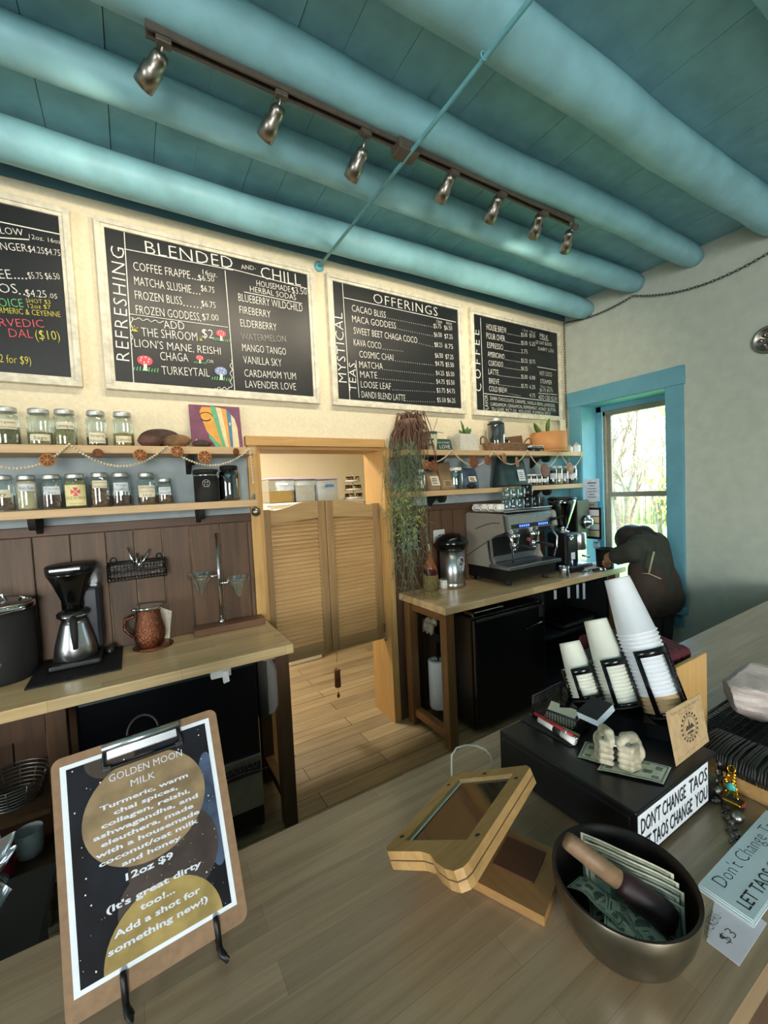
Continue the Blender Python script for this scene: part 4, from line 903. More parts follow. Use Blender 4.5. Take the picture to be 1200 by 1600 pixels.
# ---------------------------------------------------------------- fused soft bodies
def fuse(mb, voxel, name, mat, parent=None, smooth=4, it=.6):
    o = mb.done(name, mat, None); o0 = parent_origin(parent)
    r = o.modifiers.new('r', 'REMESH'); r.mode = 'VOXEL'; r.voxel_size = voxel; r.use_smooth_shade = True
    s = o.modifiers.new('s', 'SMOOTH'); s.iterations = smooth; s.factor = it
    dg = bpy.context.evaluated_depsgraph_get(); me = bpy.data.meshes.new_from_object(o.evaluated_get(dg)); bpy.data.objects.remove(o)
    for v in me.vertices: v.co -= o0
    me.materials.clear(); me.materials.append(mat); me.polygons.foreach_set('use_smooth', [True]*len(me.polygons)); me.name = name
    n = bpy.data.objects.new(name, me); COL.objects.link(n)
    if parent is not None: n.parent = parent
    return n
def limb(b, pts, rs, n=14):
    """rounded tapering limb through pts"""
    b.tube(pts, rs, n)
    for p, r in zip(pts, rs): b.ball(p, r, n)
    return b

# ---------------------------------------------------------------- upper right shelf
YS = 2.39
M['terra'] = plain('dusty_terracotta', '#7d5f4e', .8, var=.15); M['stemb'] = plain('brown_trailing_stem', '#6b4f41', .8, var=.3); M['stemg'] = plain('green_trailing_stem', '#7f8a52', .6, var=.35, scale=4); M['leafd'] = plain('dusty_green_leaf', '#67745a', .7, var=.3, scale=5)
c = PY(642, 690, YS); t = thing('trailing_plant', (c.x, YS, ZU), 'trailing plant in a brown pot, hanging from shelf down to the work table', 'plant')
MB().lathe([(.062, 0), (.066, .004), (.088, .17), (.094, .172), (.094, .21), (.086, .21), (.083, .18), (.001, .18)], (c.x, YS, ZU+.001), 28).done('pot', M['terra'], t)
r = random.Random(4); b = MB()
for i in range(70):
    a = r.uniform(0, 2*PI); p = V((c.x+.05*math.cos(a), YS+.05*math.sin(a), ZU+.2)); a2 = r.uniform(PI*.72, PI*1.75); R = r.uniform(.08, .17); hgt = r.uniform(.0, .07); drop = r.uniform(.1, .34)
    e = V((c.x+R*math.cos(a2)*1.1, min(YS+.07, YS+R*math.sin(a2)), 0)); pts = [p]
    for k in range(1, 8):
        u = k/7; q = p.lerp(V((e.x, e.y, p.z)), min(1, u*1.3)**.8); q.z = p.z+hgt*math.sin(min(1, u*2)*PI)*1.0-drop*max(0, u-.3)**1.3*1.6; q += V((r.uniform(-.008, .008), r.uniform(-.008, .008), 0)); pts.append(q)
    b.tube(pts, [.0036, .0036, .0034, .0032, .003, .0028, .0026, .002], 5)
b.done('brown_stems', M['stemb'], t)
b = MB(); lf = MB(); g2 = MB()
for i in range(78):
    x = r.triangular(1.455, 1.70, 1.53); y = r.uniform(2.20, 2.44) if x > 1.535 else r.uniform(2.2, 2.44); z = r.uniform(1.85, 1.98); end = r.choice((1.7, 1.55, 1.45, 1.3, 1.2, 1.05, .95)) if x < 1.6 else r.uniform(1.5, 1.72)
    pts = [V((x, y, z))]; q = pts[0]
    while q.z > end and len(pts) < 22:
        nx = q+V((r.gauss(0, .013), r.gauss(-.001, .010), -r.uniform(.04, .06))); nx.y = min(nx.y, 2.44); nx.x = max(1.42, nx.x); q = nx; pts.append(q)
        for _ in range(3 if 1.35 < q.z < 1.62 else 2):
            d = V((r.uniform(-1, 1), r.uniform(-1, .5), r.uniform(-.9, .3))).normalized(); s = d.orthogonal().normalized(); L = r.uniform(.02, .05); w = .0026
            tgt = g2 if (1.28 < q.z < 1.66 and r.random() < .6) else lf
            tgt.add([q, q+d*L*.5+s*w, q+d*L+V((0, 0, -.008)), q+d*L*.5-s*w], [(0, 1, 2, 3)])
    b.tube(pts, .0016, 4)
b.done('trailing_stems', M['leafd'], t); lf.done('leaves', M['leafd'], t, False); M['leafy2'] = plain('yellow_green_leaf', '#97a04a', .6, var=.3, scale=5); g2.done('young_leaves', M['leafy2'], t, False)
def fallen():
    b = MB()
    for i in range(26):
        x, y = r.uniform(1.58, 1.75), r.uniform(2.1, 2.3); a = r.uniform(0, PI); L = r.uniform(.02, .05); d = V((math.cos(a), math.sin(a), 0)); s = V((-d.y, d.x, 0)); q = V((x, y, ZT+.002+r.uniform(0, .006))); b.add([q, q+d*L*.5+s*.003, q+d*L, q+d*L*.5-s*.003], [(0, 1, 2, 3)])
    o = b.done('fallen_leaves', M['leafd'], None, False); tag(o, 'thin green leaves fallen on the end of the right work table', 'leaves'); o['kind'] = 'stuff'
fallen()
# tin with a face, green sign, square planter
def cyl_item(name, x0, x1, yt, Y, z0, label, cat, mat, part, prof=None, n=28, group=None, zt=None):
    a = PY(x0, yt, Y); c = PY(x1, yt, Y); r = (c.x-a.x)/2*.95; h = (zt or (a.z+c.z)/2)-z0; x = (a.x+c.x)/2
    t = thing(name, (x, Y, z0), label, cat, group)
    MB().lathe([(r*k, h*v) for k, v in (prof or ((.96, 0), (1, .02), (1, .97), (.97, 1), (.9, 1), (.9, .1), (.01, .1)))], (x, Y, z0+.001), n).done(part, mat, t)
    return t, x, r, h
M['tin'] = plain('cream_green_tin', '#c6c5a4', .5, var=.1, scale=10); M['gsign'] = plain('dark_green_sign', '#24463c', .6, var=.1)
t, x, r, h = cyl_item('tin_mug', 664, 681, 675, 2.38, ZU, 'cream and green tin with a drawn face beside the green sign', 'tin', M['tin'], 'tin_body')
b = MB(); a0 = VIEW(x, 2.38)
for k, u in ((0, -.35), (1, .3)): b.add([V((x+(r+.001)*math.cos(a0+u+.17*math.cos(q)), 2.38+(r+.001)*math.sin(a0+u+.17*math.cos(q)), ZU+h*.58+h*.06*math.sin(q))) for q in [i*PI/5 for i in range(10)]], [tuple(range(10))])
band(b, (x, 2.38), r+.001, ZU+h*.3, ZU+h*.36, a0-.3, a0+.3, 6); band(b, (x, 2.38), r+.0008, ZU+h*.86, ZU+h*.99, a0-1.4, a0+1.4, 10); b.done('drawn_face', M['gsign'], t, False)
b = MB(); b.tube([(x+.02, 2.38, ZU+h), (x+.05, 2.385, ZU+h+.05), (x+.075, 2.39, ZU+h+.1)], .002, 5); b.tube([(x, 2.38, ZU+h), (x+.06, 2.36, ZU+h-.002), (x+.09, 2.35, ZU+h-.01)], .002, 5); b.done('twig', M['stemb'], t)
t, *_ = cyl_item('amber_jar', 655, 667, 682, 2.34, ZU, 'small amber jar in front of the tin at the plant', 'jar', plain('amber_glass', '#6b3d1c', .2), 'jar_body')
A = PY(683, 702, 2.33); B_ = PY(708, 701, 2.33); C_ = PY(683, 685.5, 2.345); s0 = A.x; s1 = B_.x; zt = C_.z
t = thing('small_sign', (s0, 2.34, ZU), 'little green sign with white lettering about love on the right shelf', 'sign')
bd = MB().prism([(s0, 2.33, ZU+.001), (s1, 2.33, ZU+.001), (s1-.006, 2.35, zt), (s0+.006, 2.35, zt)], (0, 0, 0), (0, .02, 0)).done('sign_board', M['gsign'], t)
nn = V((0, -(zt-ZU), .02)).normalized(); f = lambda u, v: V((s0+(s1-s0)*u, 2.33+.02*v, ZU+(zt-ZU)*v))
b = MB(); put(b, 'LIFE IS SHORT', f(.14, .62), f(.86, .62), (zt-ZU)*.15, nn); put(b, 'LOVE', f(.2, .2), f(.84, .2), (zt-ZU)*.3, nn); b.done('sign_lettering', M['chalk'], bd, False)
M['planter'] = plain('ribbed_white_planter', '#c9c7bd', .6, var=.06); M['succ'] = plain('succulent_green', '#4c6b3a', .5, var=.25, scale=20)
a = PY(717.5, 677.5, 2.35); c = PY(745.5, 677.5, 2.35)
t = thing('white_planter', ((a.x+c.x)/2, 2.39, ZU), 'square ribbed white planter with a small succulent', 'planter')
b = MB().box((a.x, 2.34, ZU+.001), (c.x, 2.34+c.x-a.x, a.z), bev=.006)
for k in range(10): z = ZU+.008+k*(a.z-ZU-.01)/10; b.box((a.x-.0015, 2.3385, z), (c.x+.0015, 2.34+c.x-a.x+.0015, z+.006), bev=.002)
b.done('planter_body', M['planter'], t); MB().box((a.x+.008, 2.348, a.z-.002), (c.x-.008, 2.33+c.x-a.x, a.z+.001)).done('soil', M['herbdk'], t)
b = MB(); xm = (a.x+c.x)/2
for dx, dz, h, r_ in ((-.04, .0, .03, .009), (-.02, 0, .10, .008), (.015, 0, .055, .013), (.035, 0, .045, .012), (.0, 0, .04, .012)): b.tube([(xm+dx*.6, 2.38, a.z), (xm+dx*(1.2), 2.38, a.z+h*.6), (xm+dx*1.5-(.012 if dx == -.02 else 0), 2.38, a.z+h)], [r_, r_*1.1, r_*.35], 8)
b.done('succulent_leaves', M['succ'], t)
# wicker tray with jar, cards and eye patch
M['wicker'] = plain('dark_wicker', '#80634a', .8, var=.3, scale=60, bmp=.6)
a = PY(755, 700, 2.36); c = PY(828, 700, 2.36)
t = thing('wicker_tray', ((a.x+c.x)/2, 2.36, ZU), 'oval wicker tray with loop handles on the right shelf', 'tray')
b = MB(); cx, rx, ry = (a.x+c.x)/2, (c.x-a.x)/2*.95, .075
for k in range(7): b.tube([(cx+rx*(.9+.016*k)*math.cos(q), 2.365+ry*(.9+.016*k)*math.sin(q), ZU+.008+.0085*k+.003*math.sin(16*q+k*PI)) for q in [i*PI/24 for i in range(48)]], .0055, 6, closed=True)
b.add([V((cx+rx*.9*math.cos(q), 2.365+ry*.9*math.sin(q), ZU+.006)) for q in [i*PI/16 for i in range(32)]], [tuple(range(32))]); b.done('basket_weave', M['wicker'], t)
for s in (-1, 1): MB().tube([(cx+s*(rx*1.0-.01)+s*.02*math.sin(q), 2.365+.04*math.cos(q), ZU+.06+.055*math.sin(q)) for q in [i*PI/10 for i in range(11)]], .006, 8).done('loop_handle', M['wicker'], t)
jar(763, 785, 655, 2.37, ZU+.012, .88, M['beans'], 'glass jar of dark beans standing in the wicker tray', lidm=M['silverlid'])
a = PY(792, 682, 2.38); c = PY(817, 680, 2.38); o = MB().prism([(a.x, 2.375, ZU+.02), (c.x, 2.375, ZU+.02), (c.x, 2.39, c.z), (a.x, 2.39, a.z-.005)], (0, 0, 0), (0, .01, 0)).done('brown_card', M['kraft'] and plain('brown_card', '#6b4f38', .8)); tag(o, 'brown card standing at the back of the wicker tray', 'card')
c = PY(791, 688, 2.34); t = thing('small_camera_box', (c.x, 2.345, ZU+.02), 'small black and white box in the wicker tray beside the bean jar', 'box'); MB().box((c.x-.028, 2.335, ZU+.022), (c.x+.02, 2.355, ZU+.095), bev=.004).done('box_body', M['blackm'], t); MB().box((c.x+.02, 2.335, ZU+.022), (c.x+.034, 2.355, ZU+.085), bev=.003).done('box_end', M['white'], t)
a = PY(827, 697, 2.30); c = PY(847.5, 697, 2.30); t = thing('toy_bus', ((a.x+c.x)/2, 2.30, ZU), 'tiny black and white toy bus on the right shelf edge', 'toy')
w = c.x-a.x; MB().box((a.x, 2.285, ZU+.008), (c.x, 2.32, ZU+.03), bev=.005).done('bus_body', M['blackm'], t); MB().box((a.x, 2.285, ZU+.03), (c.x, 2.32, ZU+.048), bev=.006).done('bus_roof', M['white'], t)
for k in range(5): MB().box((a.x+w*(.1+.17*k), 2.283, ZU+.033), (a.x+w*(.22+.17*k), 2.2855, ZU+.043)).done('bus_window', M['ink'], t)
for u in (.2, .8): MB().tube([(a.x+w*u, 2.283, ZU+.009), (a.x+w*u, 2.322, ZU+.009)], .008, 12).done('wheel', M['satin'], t)
M['peach'] = plain('peach_terracotta', '#c98e58', .75, var=.08, scale=9); M['snake'] = plain('snake_plant_green', '#4f6b35', .5, var=.45, scale=14); M['snakey'] = plain('snake_plant_edge', '#a9a653', .5, var=.2)
a = PY(839, 678, 2.36); c = PY(878, 678, 2.36); t = thing('snake_plant', ((a.x+c.x)/2, 2.38, ZU), 'snake plant with two thick leaves in a peach terracotta pot', 'plant')
cx, r = (a.x+c.x)/2, (c.x-a.x)/2*.92; h = a.z-ZU; MB().lathe([(r*.9, 0), (r*.98, .004), (r*1.0, h*.2), (r, h), (r*.93, h), (r*.92, h*.9), (.001, h*.9)], (cx, 2.375, ZU+.014), 36).done('pot', M['peach'], t); MB().lathe([(r*1.05, 0), (r*1.1, .004), (r*1.1, .014), (r*.9, .013), (.001, .013)], (cx, 2.375, ZU), 36).done('saucer', M['peach'], t)
for (px0, py0, px1, py1, w) in ((849, 682, 834, 661, .030), (857, 678, 858, 654, .030)):
    p0 = PY(px0, py0, 2.37); p1 = PY(px1, py1, 2.36); mid = p0.lerp(p1, .55); d = (p1-p0).normalized(); s = V((d.z, 0, -d.x))
    b = MB()
    for k in range(9):
        pass
    P_ = [(0, .6), (.2, .85), (.45, 1), (.7, .85), (.88, .5), (1, .05)]; L = [p0+(p1-p0)*u+s*w*v+V((0, .012*v, 0)) for u, v in P_]; Rr = [p0+(p1-p0)*u-s*w*v+V((0, .012*v, 0)) for u, v in P_]; Mi = [p0+(p1-p0)*u+V((0, -.004, 0)) for u, v in P_]; n = len(P_)
    bk = [p+V((0, .005, 0)) for p in Mi]
    vs = L+Mi+Rr+bk; fs = []
    for k in range(n-1): fs += [(k, k+1, n+k+1, n+k), (n+k, n+k+1, 2*n+k+1, 2*n+k), (2*n+k, 2*n+k+1, 3*n+k+1, 3*n+k), (3*n+k, 3*n+k+1, k+1, k)]
    lo = b.add(vs, fs, True).done('leaf', M['snake'], t)
    e = MB(); e.tube(L, .0022, 5); e.tube(Rr, .0022, 5); e.tube([m.lerp(l, .45)+V((0, -.003, 0)) for m, l in zip(Mi, L)], .0016, 5); e.done('leaf_edge', M['snakey'], lo)
a = PY(878, 656, 2.44); c = PY(893, 656, 2.44); t = thing('small_canvas', (3.385, 2.44, ZU), 'small cream and maroon canvas at the window end of the right shelf', 'picture')
x0, x1 = a.x-.02, min(c.x, 3.40); zt = a.z
MB().box((x0, 2.43, ZU+.001), (x1, 2.45, zt), bev=.002).done('canvas', M['labelcream'], t); MB().box((x0+.002, 2.428, ZU+.003), (x1-.002, 2.4305, ZU+.16)).done('maroon_wash', plain('maroon_wash', '#6d4540', .8, var=.2, scale=12), t)
M['crystal'] = plain('white_crystal', '#d9dcdc', .15, var=.05, Transmission_Weight=.35)
for i, (x0, x1, yt, lb) in enumerate(((880, 888, 698, 'small peach stone beside the crystals on the right shelf'), (886.5, 893, 695, 'shorter clear crystal point on the right shelf'), (896, 904, 691, 'taller clear crystal point at the right shelf end'))):
    a = PY(x0, yt, 2.31); c = PY(x1, yt, 2.31); r = (c.x-a.x)/2; h = a.z-ZU; cx = (a.x+c.x)/2
    b = MB().lathe([(r, 0), (r, h*.65), (r*.1, h)], (cx, 2.31, ZU+.001), 6, smooth=False) if i else MB().ball((cx, 2.31, ZU+.014), .016, 8, sz=.8)
    o = b.done('crystal_point' if i else 'pebble', M['crystal'] if i else M['peach']); tag(o, lb, 'crystal' if i else 'stone')

# ---------------------------------------------------------------- lower right shelf
M['kraftbag'] = plain('kraft_coffee_bag', '#8d7456', .8, var=.12, scale=9, bmp=.2); M['bluebag'] = plain('slate_blue_bag', '#4b5b70', .7, var=.3, scale=14); M['greenbag'] = plain('dark_teal_bag', '#1f3a3a', .55, var=.15, scale=8, bmp=.2)
def bag(x0, x1, yt, Y, label, mat, top=.7, d=.06, lab=None):
    a = PY(x0, yt, Y); c = PY(x1, yt, Y); w = (c.x-a.x)/2; h = a.z-ZL; cx = (a.x+c.x)/2; t = thing('coffee_bag', (cx, Y, ZL), label, 'bag', 'coffee bags on the lower right shelf')
    vs = []; k = 8; n = 12
    for i in range(k+1):
        u = i/k; ww = w*(1 if u < .1 else 1-.12*(u-.1)) if u < .85 else w*.9*top/.7*1.0; dd = d*(1-u**1.6*.93)
        for j in range(n): q = 2*PI*j/n; vs.append((cx+ww*max(-1, min(1, 1.35*math.cos(q))), Y+dd*max(-1, min(1, 1.35*math.sin(q)))*(1+.08*math.sin(5*u+j)), ZL+.001+h*u))
    fs = [(i*n+j, i*n+(j+1) % n, (i+1)*n+(j+1) % n, (i+1)*n+j) for i in range(k) for j in range(n)]+[tuple(range(n-1, -1, -1)), tuple(range(k*n, k*n+n))]
    MB().add(vs, fs, True).done('bag_body', mat, t)
    if lab:
        f = lambda u, v: V((cx+w*u, Y-d*(1-v**1.6*.93)-.004-.004*v, ZL+h*v)); u0, u1, v0, v1, lm = lab
        lo = MB().add([f(u0, v0), f(u1, v0), f(u1, v1), f(u0, v1)], [(0, 1, 2, 3)]).done('bag_label', lm, t, False)
        b = MB()
        for i in range(4): v = v0+(v1-v0)*(.2+.18*i); stroke(b, [f(u0+(u1-u0)*.15, v), f(u1-(u1-u0)*(.2+.1*(i % 2)), v)], .004, NB, .001)
        b.done('label_print', M['ink'], lo, False)
    return t
jar(644, 663, 734, 2.35, ZL, .45, M['beans'], 'glass jar of dark beans half hidden by the trailing plant', dark=M['glass'], lidm=M['white'], lab=(.15, .7), lw=.7, text=['DARK', 'ROAST'])
bag(662, 682, 735, 2.37, 'short kraft coffee bag with a pale label nearest the trailing plant', M['kraftbag'], lab=(-.6, .7, .25, .7, M['labelcream']))
bag(681, 702, 722, 2.39, 'taller kraft coffee bag with a round stamp beside the glass jar', M['kraftbag'], lab=(-.7, .6, .12, .35, plain('pale_kraft_label', '#a38b68', .8)))
jar(700, 721, 731, 2.36, ZL, 0, None, 'empty clear glass jar with a white lid between two coffee bags', lidm=M['white'])
bag(719, 742, 732, 2.40, 'slate blue coffee bag with white drawings', M['bluebag'], lab=(-.5, .5, .35, .6, M['labelcream']))
c = PY(739, 762, 2.30); o = MB().ball((c.x, 2.31, ZL+.021), .03, 14, sx=1.3, sz=.7).done('black_scoop', M['blackm']); tag(o, 'small black lump of a scoop at the shelf edge by the blue bag', 'scoop')
bag(775, 817, 713, 2.38, 'large dark teal coffee bag with a white tag', M['greenbag'], d=.075, lab=(.1, .6, .18, .55, M['paper']))
G3 = 'spice jars on the lower right shelf'
for i, (x0, x1, yt, fm, nm) in enumerate(((820, 829, 741, 'spice', 'first short spice jar right of the teal bag'), (828.5, 838, 741, 'reddish', 'second short spice jar right of the teal bag'), (838, 846, 741, 'spice', 'third short spice jar right of the teal bag'), (846, 855, 741, 'reddish', 'last short spice jar before the tall ones'),
    (859, 868, 728, 'beans', 'tall spice jar nearest the short jars, dark inside'), (868.5, 877, 728, 'herb2', 'second tall spice jar, pale green inside'), (877.5, 886, 728, 'spice', 'third tall spice jar, brown inside'), (888, 899, 728, 'herbdk', 'last tall spice jar nearest the window'))):
    jar(x0, x1, yt, 2.36, ZL, .75, M[fm], nm, lidm=M['white'], lab=(.3, .6), group=G3, shoulder=.78, labmat=M['paper'], text=['SPICE'] if i in (4,) else None)

# ---------------------------------------------------------------- on the right work table
M['champ'] = plain('warm_grey_panel', '#a7a196', .38, .35, var=.03); M['espdark'] = plain('dark_machine_inner', '#26282b', .35, .6, var=.1)
M['led'] = plain('blue_button_light', '#3d5bff', .3, emit=5)
EX0, EX1 = 2.20, 2.735
t = thing('espresso_machine', (2.47, 2.25, ZT), 'two group espresso machine with warm grey sides and steel front', 'espresso machine')
for x, y in ((2.27, 2.12), (2.67, 2.12), (2.27, 2.42), (2.67, 2.42)): MB().lathe([(.02, 0), (.024, .005), (.018, .045)], (x, y, ZT+.0005), 14).done('foot', M['blackm'], t)
b = MB().prism([(EX0+.01, 2.06, 1.035), (EX0+.01, 2.075, .955), (EX0+.01, 2.13, .945), (EX0+.01, 2.46, .945), (EX0+.01, 2.46, 1.035)], (0, 0, 0), (EX1-EX0-.02, 0, 0)); b.done('base_tray_housing', M['black'], t)
prof = [(2.462, 1.035), (2.462, 1.42), (2.445, 1.432), (2.08, 1.424), (2.062, 1.412), (2.048, 1.31), (2.12, 1.285), (2.19, 1.262), (2.222, 1.235), (2.208, 1.10), (2.185, 1.06), (2.16, 1.035)]
for x in (EX0, EX1-.022):
    sp = MB().prism([(x, y, z) for y, z in prof], (0, 0, 0), (.022, 0, 0)).done('side_panel', M['champ'], t)
    if x == EX0:
        MB().tube([(x-.0005, 2.36-.027*i, 1.31+.052*math.sin(i/9*PI*.55)) for i in range(10)], .0026, 6).done('upper_seam', M['black'], sp)
        MB().tube([(x-.0005, 2.462-.24*i/8, 1.10+.135*(i/8)) for i in range(9)], .0026, 6).done('lower_seam', M['black'], sp)
        b = MB().prism([(x-.002, y, z) for y, z in ((2.222, 1.235), (2.208, 1.10), (2.185, 1.06), (2.16, 1.035), (2.185, 1.035), (2.205, 1.06), (2.228, 1.10), (2.242, 1.228))], (0, 0, 0), (.026, 0, 0)); b.done('front_trim', M['steel'], sp)
        b = MB().prism([(x-.002, y, z) for y, z in ((2.062, 1.412), (2.048, 1.31), (2.068, 1.30), (2.085, 1.424))], (0, 0, 0), (.026, 0, 0)); b.done('corner_trim', M['steel'], sp)
b = MB().prism([(EX0+.022, y, z) for y, z in ((2.45, 1.25), (2.45, 1.42), (2.085, 1.418), (2.067, 1.405), (2.055, 1.315), (2.125, 1.28), (2.2, 1.25))], (0, 0, 0), (EX1-EX0-.044, 0, 0)); hd = b.done('machine_head', M['steel'], t)
fz = lambda v: V((0, 2.067-.012*v, 1.405-.09*v))+V((0, -.0015, 0))
MB().add([V((EX0+.05, *fz(.62)[1:])), V((EX1-.05, *fz(.62)[1:])), V((EX1-.05, *fz(.95)[1:])), V((EX0+.05, *fz(.95)[1:]))], [(0, 1, 2, 3)]).done('control_strip', M['black'], hd, False)
for x0 in (2.33, 2.53):
    for k in range(5): q = fz(.78); MB().box((x0+k*.022, q.y-.003, q.z-.007), (x0+k*.022+.012, q.y-.0005, q.z+.007)).done('button', M['led'], hd)
MB().box((EX0+.022, 2.235, 1.04), (EX1-.022, 2.45, 1.26)).done('back_plate', M['espdark'], t)
MB().box((EX0+.03, 2.225, 1.065), (EX1-.03, 2.235, 1.11)).done('splash_strip', M['steel'], t)
b = MB().box((EX0-.01, 2.03, 1.035), (EX1+.012, 2.225, 1.06), bev=.004); dt = b.done('drip_tray', M['steel'], t)
b = MB()
for k in range(16): b.box((EX0+.03+k*.0305, 2.055, 1.0602), (EX0+.044+k*.0305, 2.2, 1.0612))
b.done('drip_grate', M['espdark'], dt)
for x in (2.36, 2.57):
    g = MB().lathe([(.034, 0), (.036, .006), (.036, .03), (.045, .045), (.045, .075)], (x, 2.14, 1.20), 24).done('group_head', M['chrome'], t)
    MB().lathe([(.026, -.018), (.036, 0), (.037, .02)], (x, 2.14, 1.182), 24).done('portafilter_basket', M['chrome'], g)
    MB().tube([(x, 2.11, 1.192), (x+.01, 2.05, 1.187), (x+.02, 1.985, 1.175)], [.008, .011, .013], 10).done('portafilter_handle', M['blackm'], g)
    b = MB()
    for s in (-.012, .012): b.tube([(x, 2.14, 1.17), (x+s, 2.135, 1.155), (x+s, 2.133, 1.145)], .006, 8)
    b.done('spout', M['chrome'], g)
MB().tube([(2.245, 2.09, 1.29), (2.25, 2.06, 1.24), (2.275, 2.075, 1.15), (2.295, 2.09, 1.075)], .0065, 10).done('steam_wand', M['chrome'], t)
MB().tube([(2.265, 2.10, 1.29), (2.275, 2.075, 1.24), (2.29, 2.09, 1.15), (2.305, 2.10, 1.08)], .005, 10).done('steam_wand', M['chrome'], t)
MB().tube([(2.69, 2.08, 1.29), (2.70, 2.03, 1.23), (2.695, 2.03, 1.15), (2.685, 2.05, 1.08)], .0065, 10).done('steam_wand', M['chrome'], t)
MB().tube([(2.68, 2.06, 1.36), (2.70, 2.02, 1.365), (2.725, 1.985, 1.385)], [.016, .008, .006], 10).done('steam_lever', M['blackm'], t)
MB().ball((2.47, 2.10, 1.225), .014, 12).done('red_knob', plain('red_knob', '#b6212b', .4), t)
b = MB().box((EX0+.03, 2.10, 1.432), (EX1-.0, 2.44, 1.44)); b.tube([(EX0+.03, 2.095, 1.452), (EX1-.0, 2.095, 1.452), (EX1-.0, 2.44, 1.452), (EX0+.03, 2.44, 1.452)], .004, 8, closed=True); b.done('cup_rail', M['steel'], t)
ZM = 1.4405
def mug(name, x, y, z, r, h, mat, label, cat, group, ha=None, n=24, th=.003):
    t = thing(name, (x, y, z), label, cat, group)
    MB().lathe([(r*.85, 0), (r*.95, .003), (r, h*.3), (r, h), (r-th, h), (r-th, .006), (.001, .006)], (x, y, z+.0005), n).done('cup_body', mat, t)
    if ha is not None:
        d = V((math.cos(ha), math.sin(ha), 0)); MB().tube([V((x, y, z+h*.5))+d*(r-.002+h*.36*math.sin(q))+V((0, 0, h*.34*math.cos(q))) for q in [i*PI/8 for i in range(9)]], .0045, 8).done('handle', mat, t)
    return t
for i in range(4): mug('espresso_cup', 2.265, 2.40-.075*i, ZM, .034, .052, M['ceramic'], 'white espresso cup on the machine top, %s from the window wall end of the row' % ('first', 'second', 'third', 'fourth')[i] if False else ('white espresso cup at the back of the row on the machine', 'second white espresso cup in the row on the machine', 'third white espresso cup in the row on the machine', 'front white espresso cup of the row on the machine')[i], 'cup', 'espresso cups on the machine', PI)
k = 0
for z, xs in ((ZM, (2.345, 2.42, 2.495)), (ZM+.086, (2.36, 2.435, 2.49+.015))):
    for x in xs: mug('glass_mug', x, 2.19, z, .035, .083, M['glass'], '%s glass mug of the %s row on the espresso machine' % (('left', 'middle', 'right')[k % 3], ('lower', 'upper')[k//3]), 'mug', 'glass mugs on the espresso machine', PI*1.1); k += 1
M['dkmug'] = plain('black_glazed_mug', '#14161a', .15, var=.2)
for i, (x, y, z, lb) in enumerate(((2.575, 2.19, ZM, 'black mug at the left of the lower row on the machine'), (2.655, 2.19, ZM, 'black mug at the right end with its handle showing'), (2.60, 2.30, ZM, 'black mug at the back of the lower row on the machine'), (2.59, 2.2, ZM+.092, 'black mug stacked on top of the lower black mugs'))): mug('black_mug', x, y, z, .043, .09, M['dkmug'], lb, 'mug', 'black mugs on the espresso machine', (-.2, -.1, 2.4, PI*1.05)[i])
t = thing('white_tray', (2.7, 2.36, ZM), 'small white tray behind the black mugs on the machine', 'tray'); MB().box((2.66, 2.32, ZM+.001), (2.78, 2.42, ZM+.02), bev=.004).done('tray_body', M['white'], t)
# airpot, bottle, cup
c = PY(708, 905, 2.36); x = c.x; t = thing('airpot', (x, 2.36, ZT), 'steel airpot coffee dispenser with black lid and round sticker', 'airpot')
MB().lathe([(.085, 0), (.09, .004), (.09, .03), (.088, .034), (.09, .038), (.09, .275)], (x, 2.36, ZT+.001), 36).done('steel_body', M['steel'], t)
MB().lathe([(.092, 0), (.115, .03), (.118, .055), (.10, .09), (.06, .112), (.001, .118)], (x, 2.36, ZT+.272), 36, sx=1.05).done('pump_lid', M['blackg'], t)
MB().box((x-.02, 2.24, ZT+.345), (x+.02, 2.27, ZT+.365), bev=.004).done('spout', M['blackg'], t)
a = VIEW(x, 2.36)+.75; b = MB(); b.add([V((x+.0915*math.cos(a+.033/.09*math.cos(q)), 2.36+.0915*math.sin(a+.033/.09*math.cos(q)), ZT+.19+.036*math.sin(q))) for q in [i*PI/12 for i in range(24)]], [tuple(range(24))]); st = b.done('round_sticker', M['paper'], t, False)
b = MB()
for i in range(16): q0, q1 = i*PI/8, (i+1)*PI/8; f = lambda q, k: V((x+.0922*math.cos(a+k*math.cos(q)/.09), 2.36+.0922*math.sin(a+k*math.cos(q)/.09), ZT+.19+k*1.1*math.sin(q))); b.add([f(q0, .022), f(q1, .022), f(q1, .027), f(q0, .027)], [(0, 1, 2, 3)]); 
for q0 in (.3, 1.2, 2.6, 4.0, 5.2): b.add([f(q0, .005), f(q0+.5, .008), f(q0+.5, .017), f(q0, .015)], [(0, 1, 2, 3)])
b.done('sticker_print', M['ink'], st, False)
c = PY(673, 915, 2.38); x = c.x; t = thing('syrup_bottle', (x, 2.38, ZT), 'pear shaped amber bottle with straw wrapped base and cork', 'bottle')
zt = PY(673, 845, 2.38).z-ZT
MB().lathe([(.05, 0), (.056, .006), (.058, .09), (.05, .12)], (x, 2.38, ZT+.001), 24).done('straw_base', plain('straw_wrap', '#7d6a3c', .9, var=.3, scale=90, bmp=.7), t)
MB().lathe([(.05, .12), (.048, .16), (.028, .22), (.015, .25), (.014, .275)], (x, 2.38, ZT+.001), 24).done('amber_glass', plain('amber_brown_glass', '#8a4c22', .15, var=.2), t)
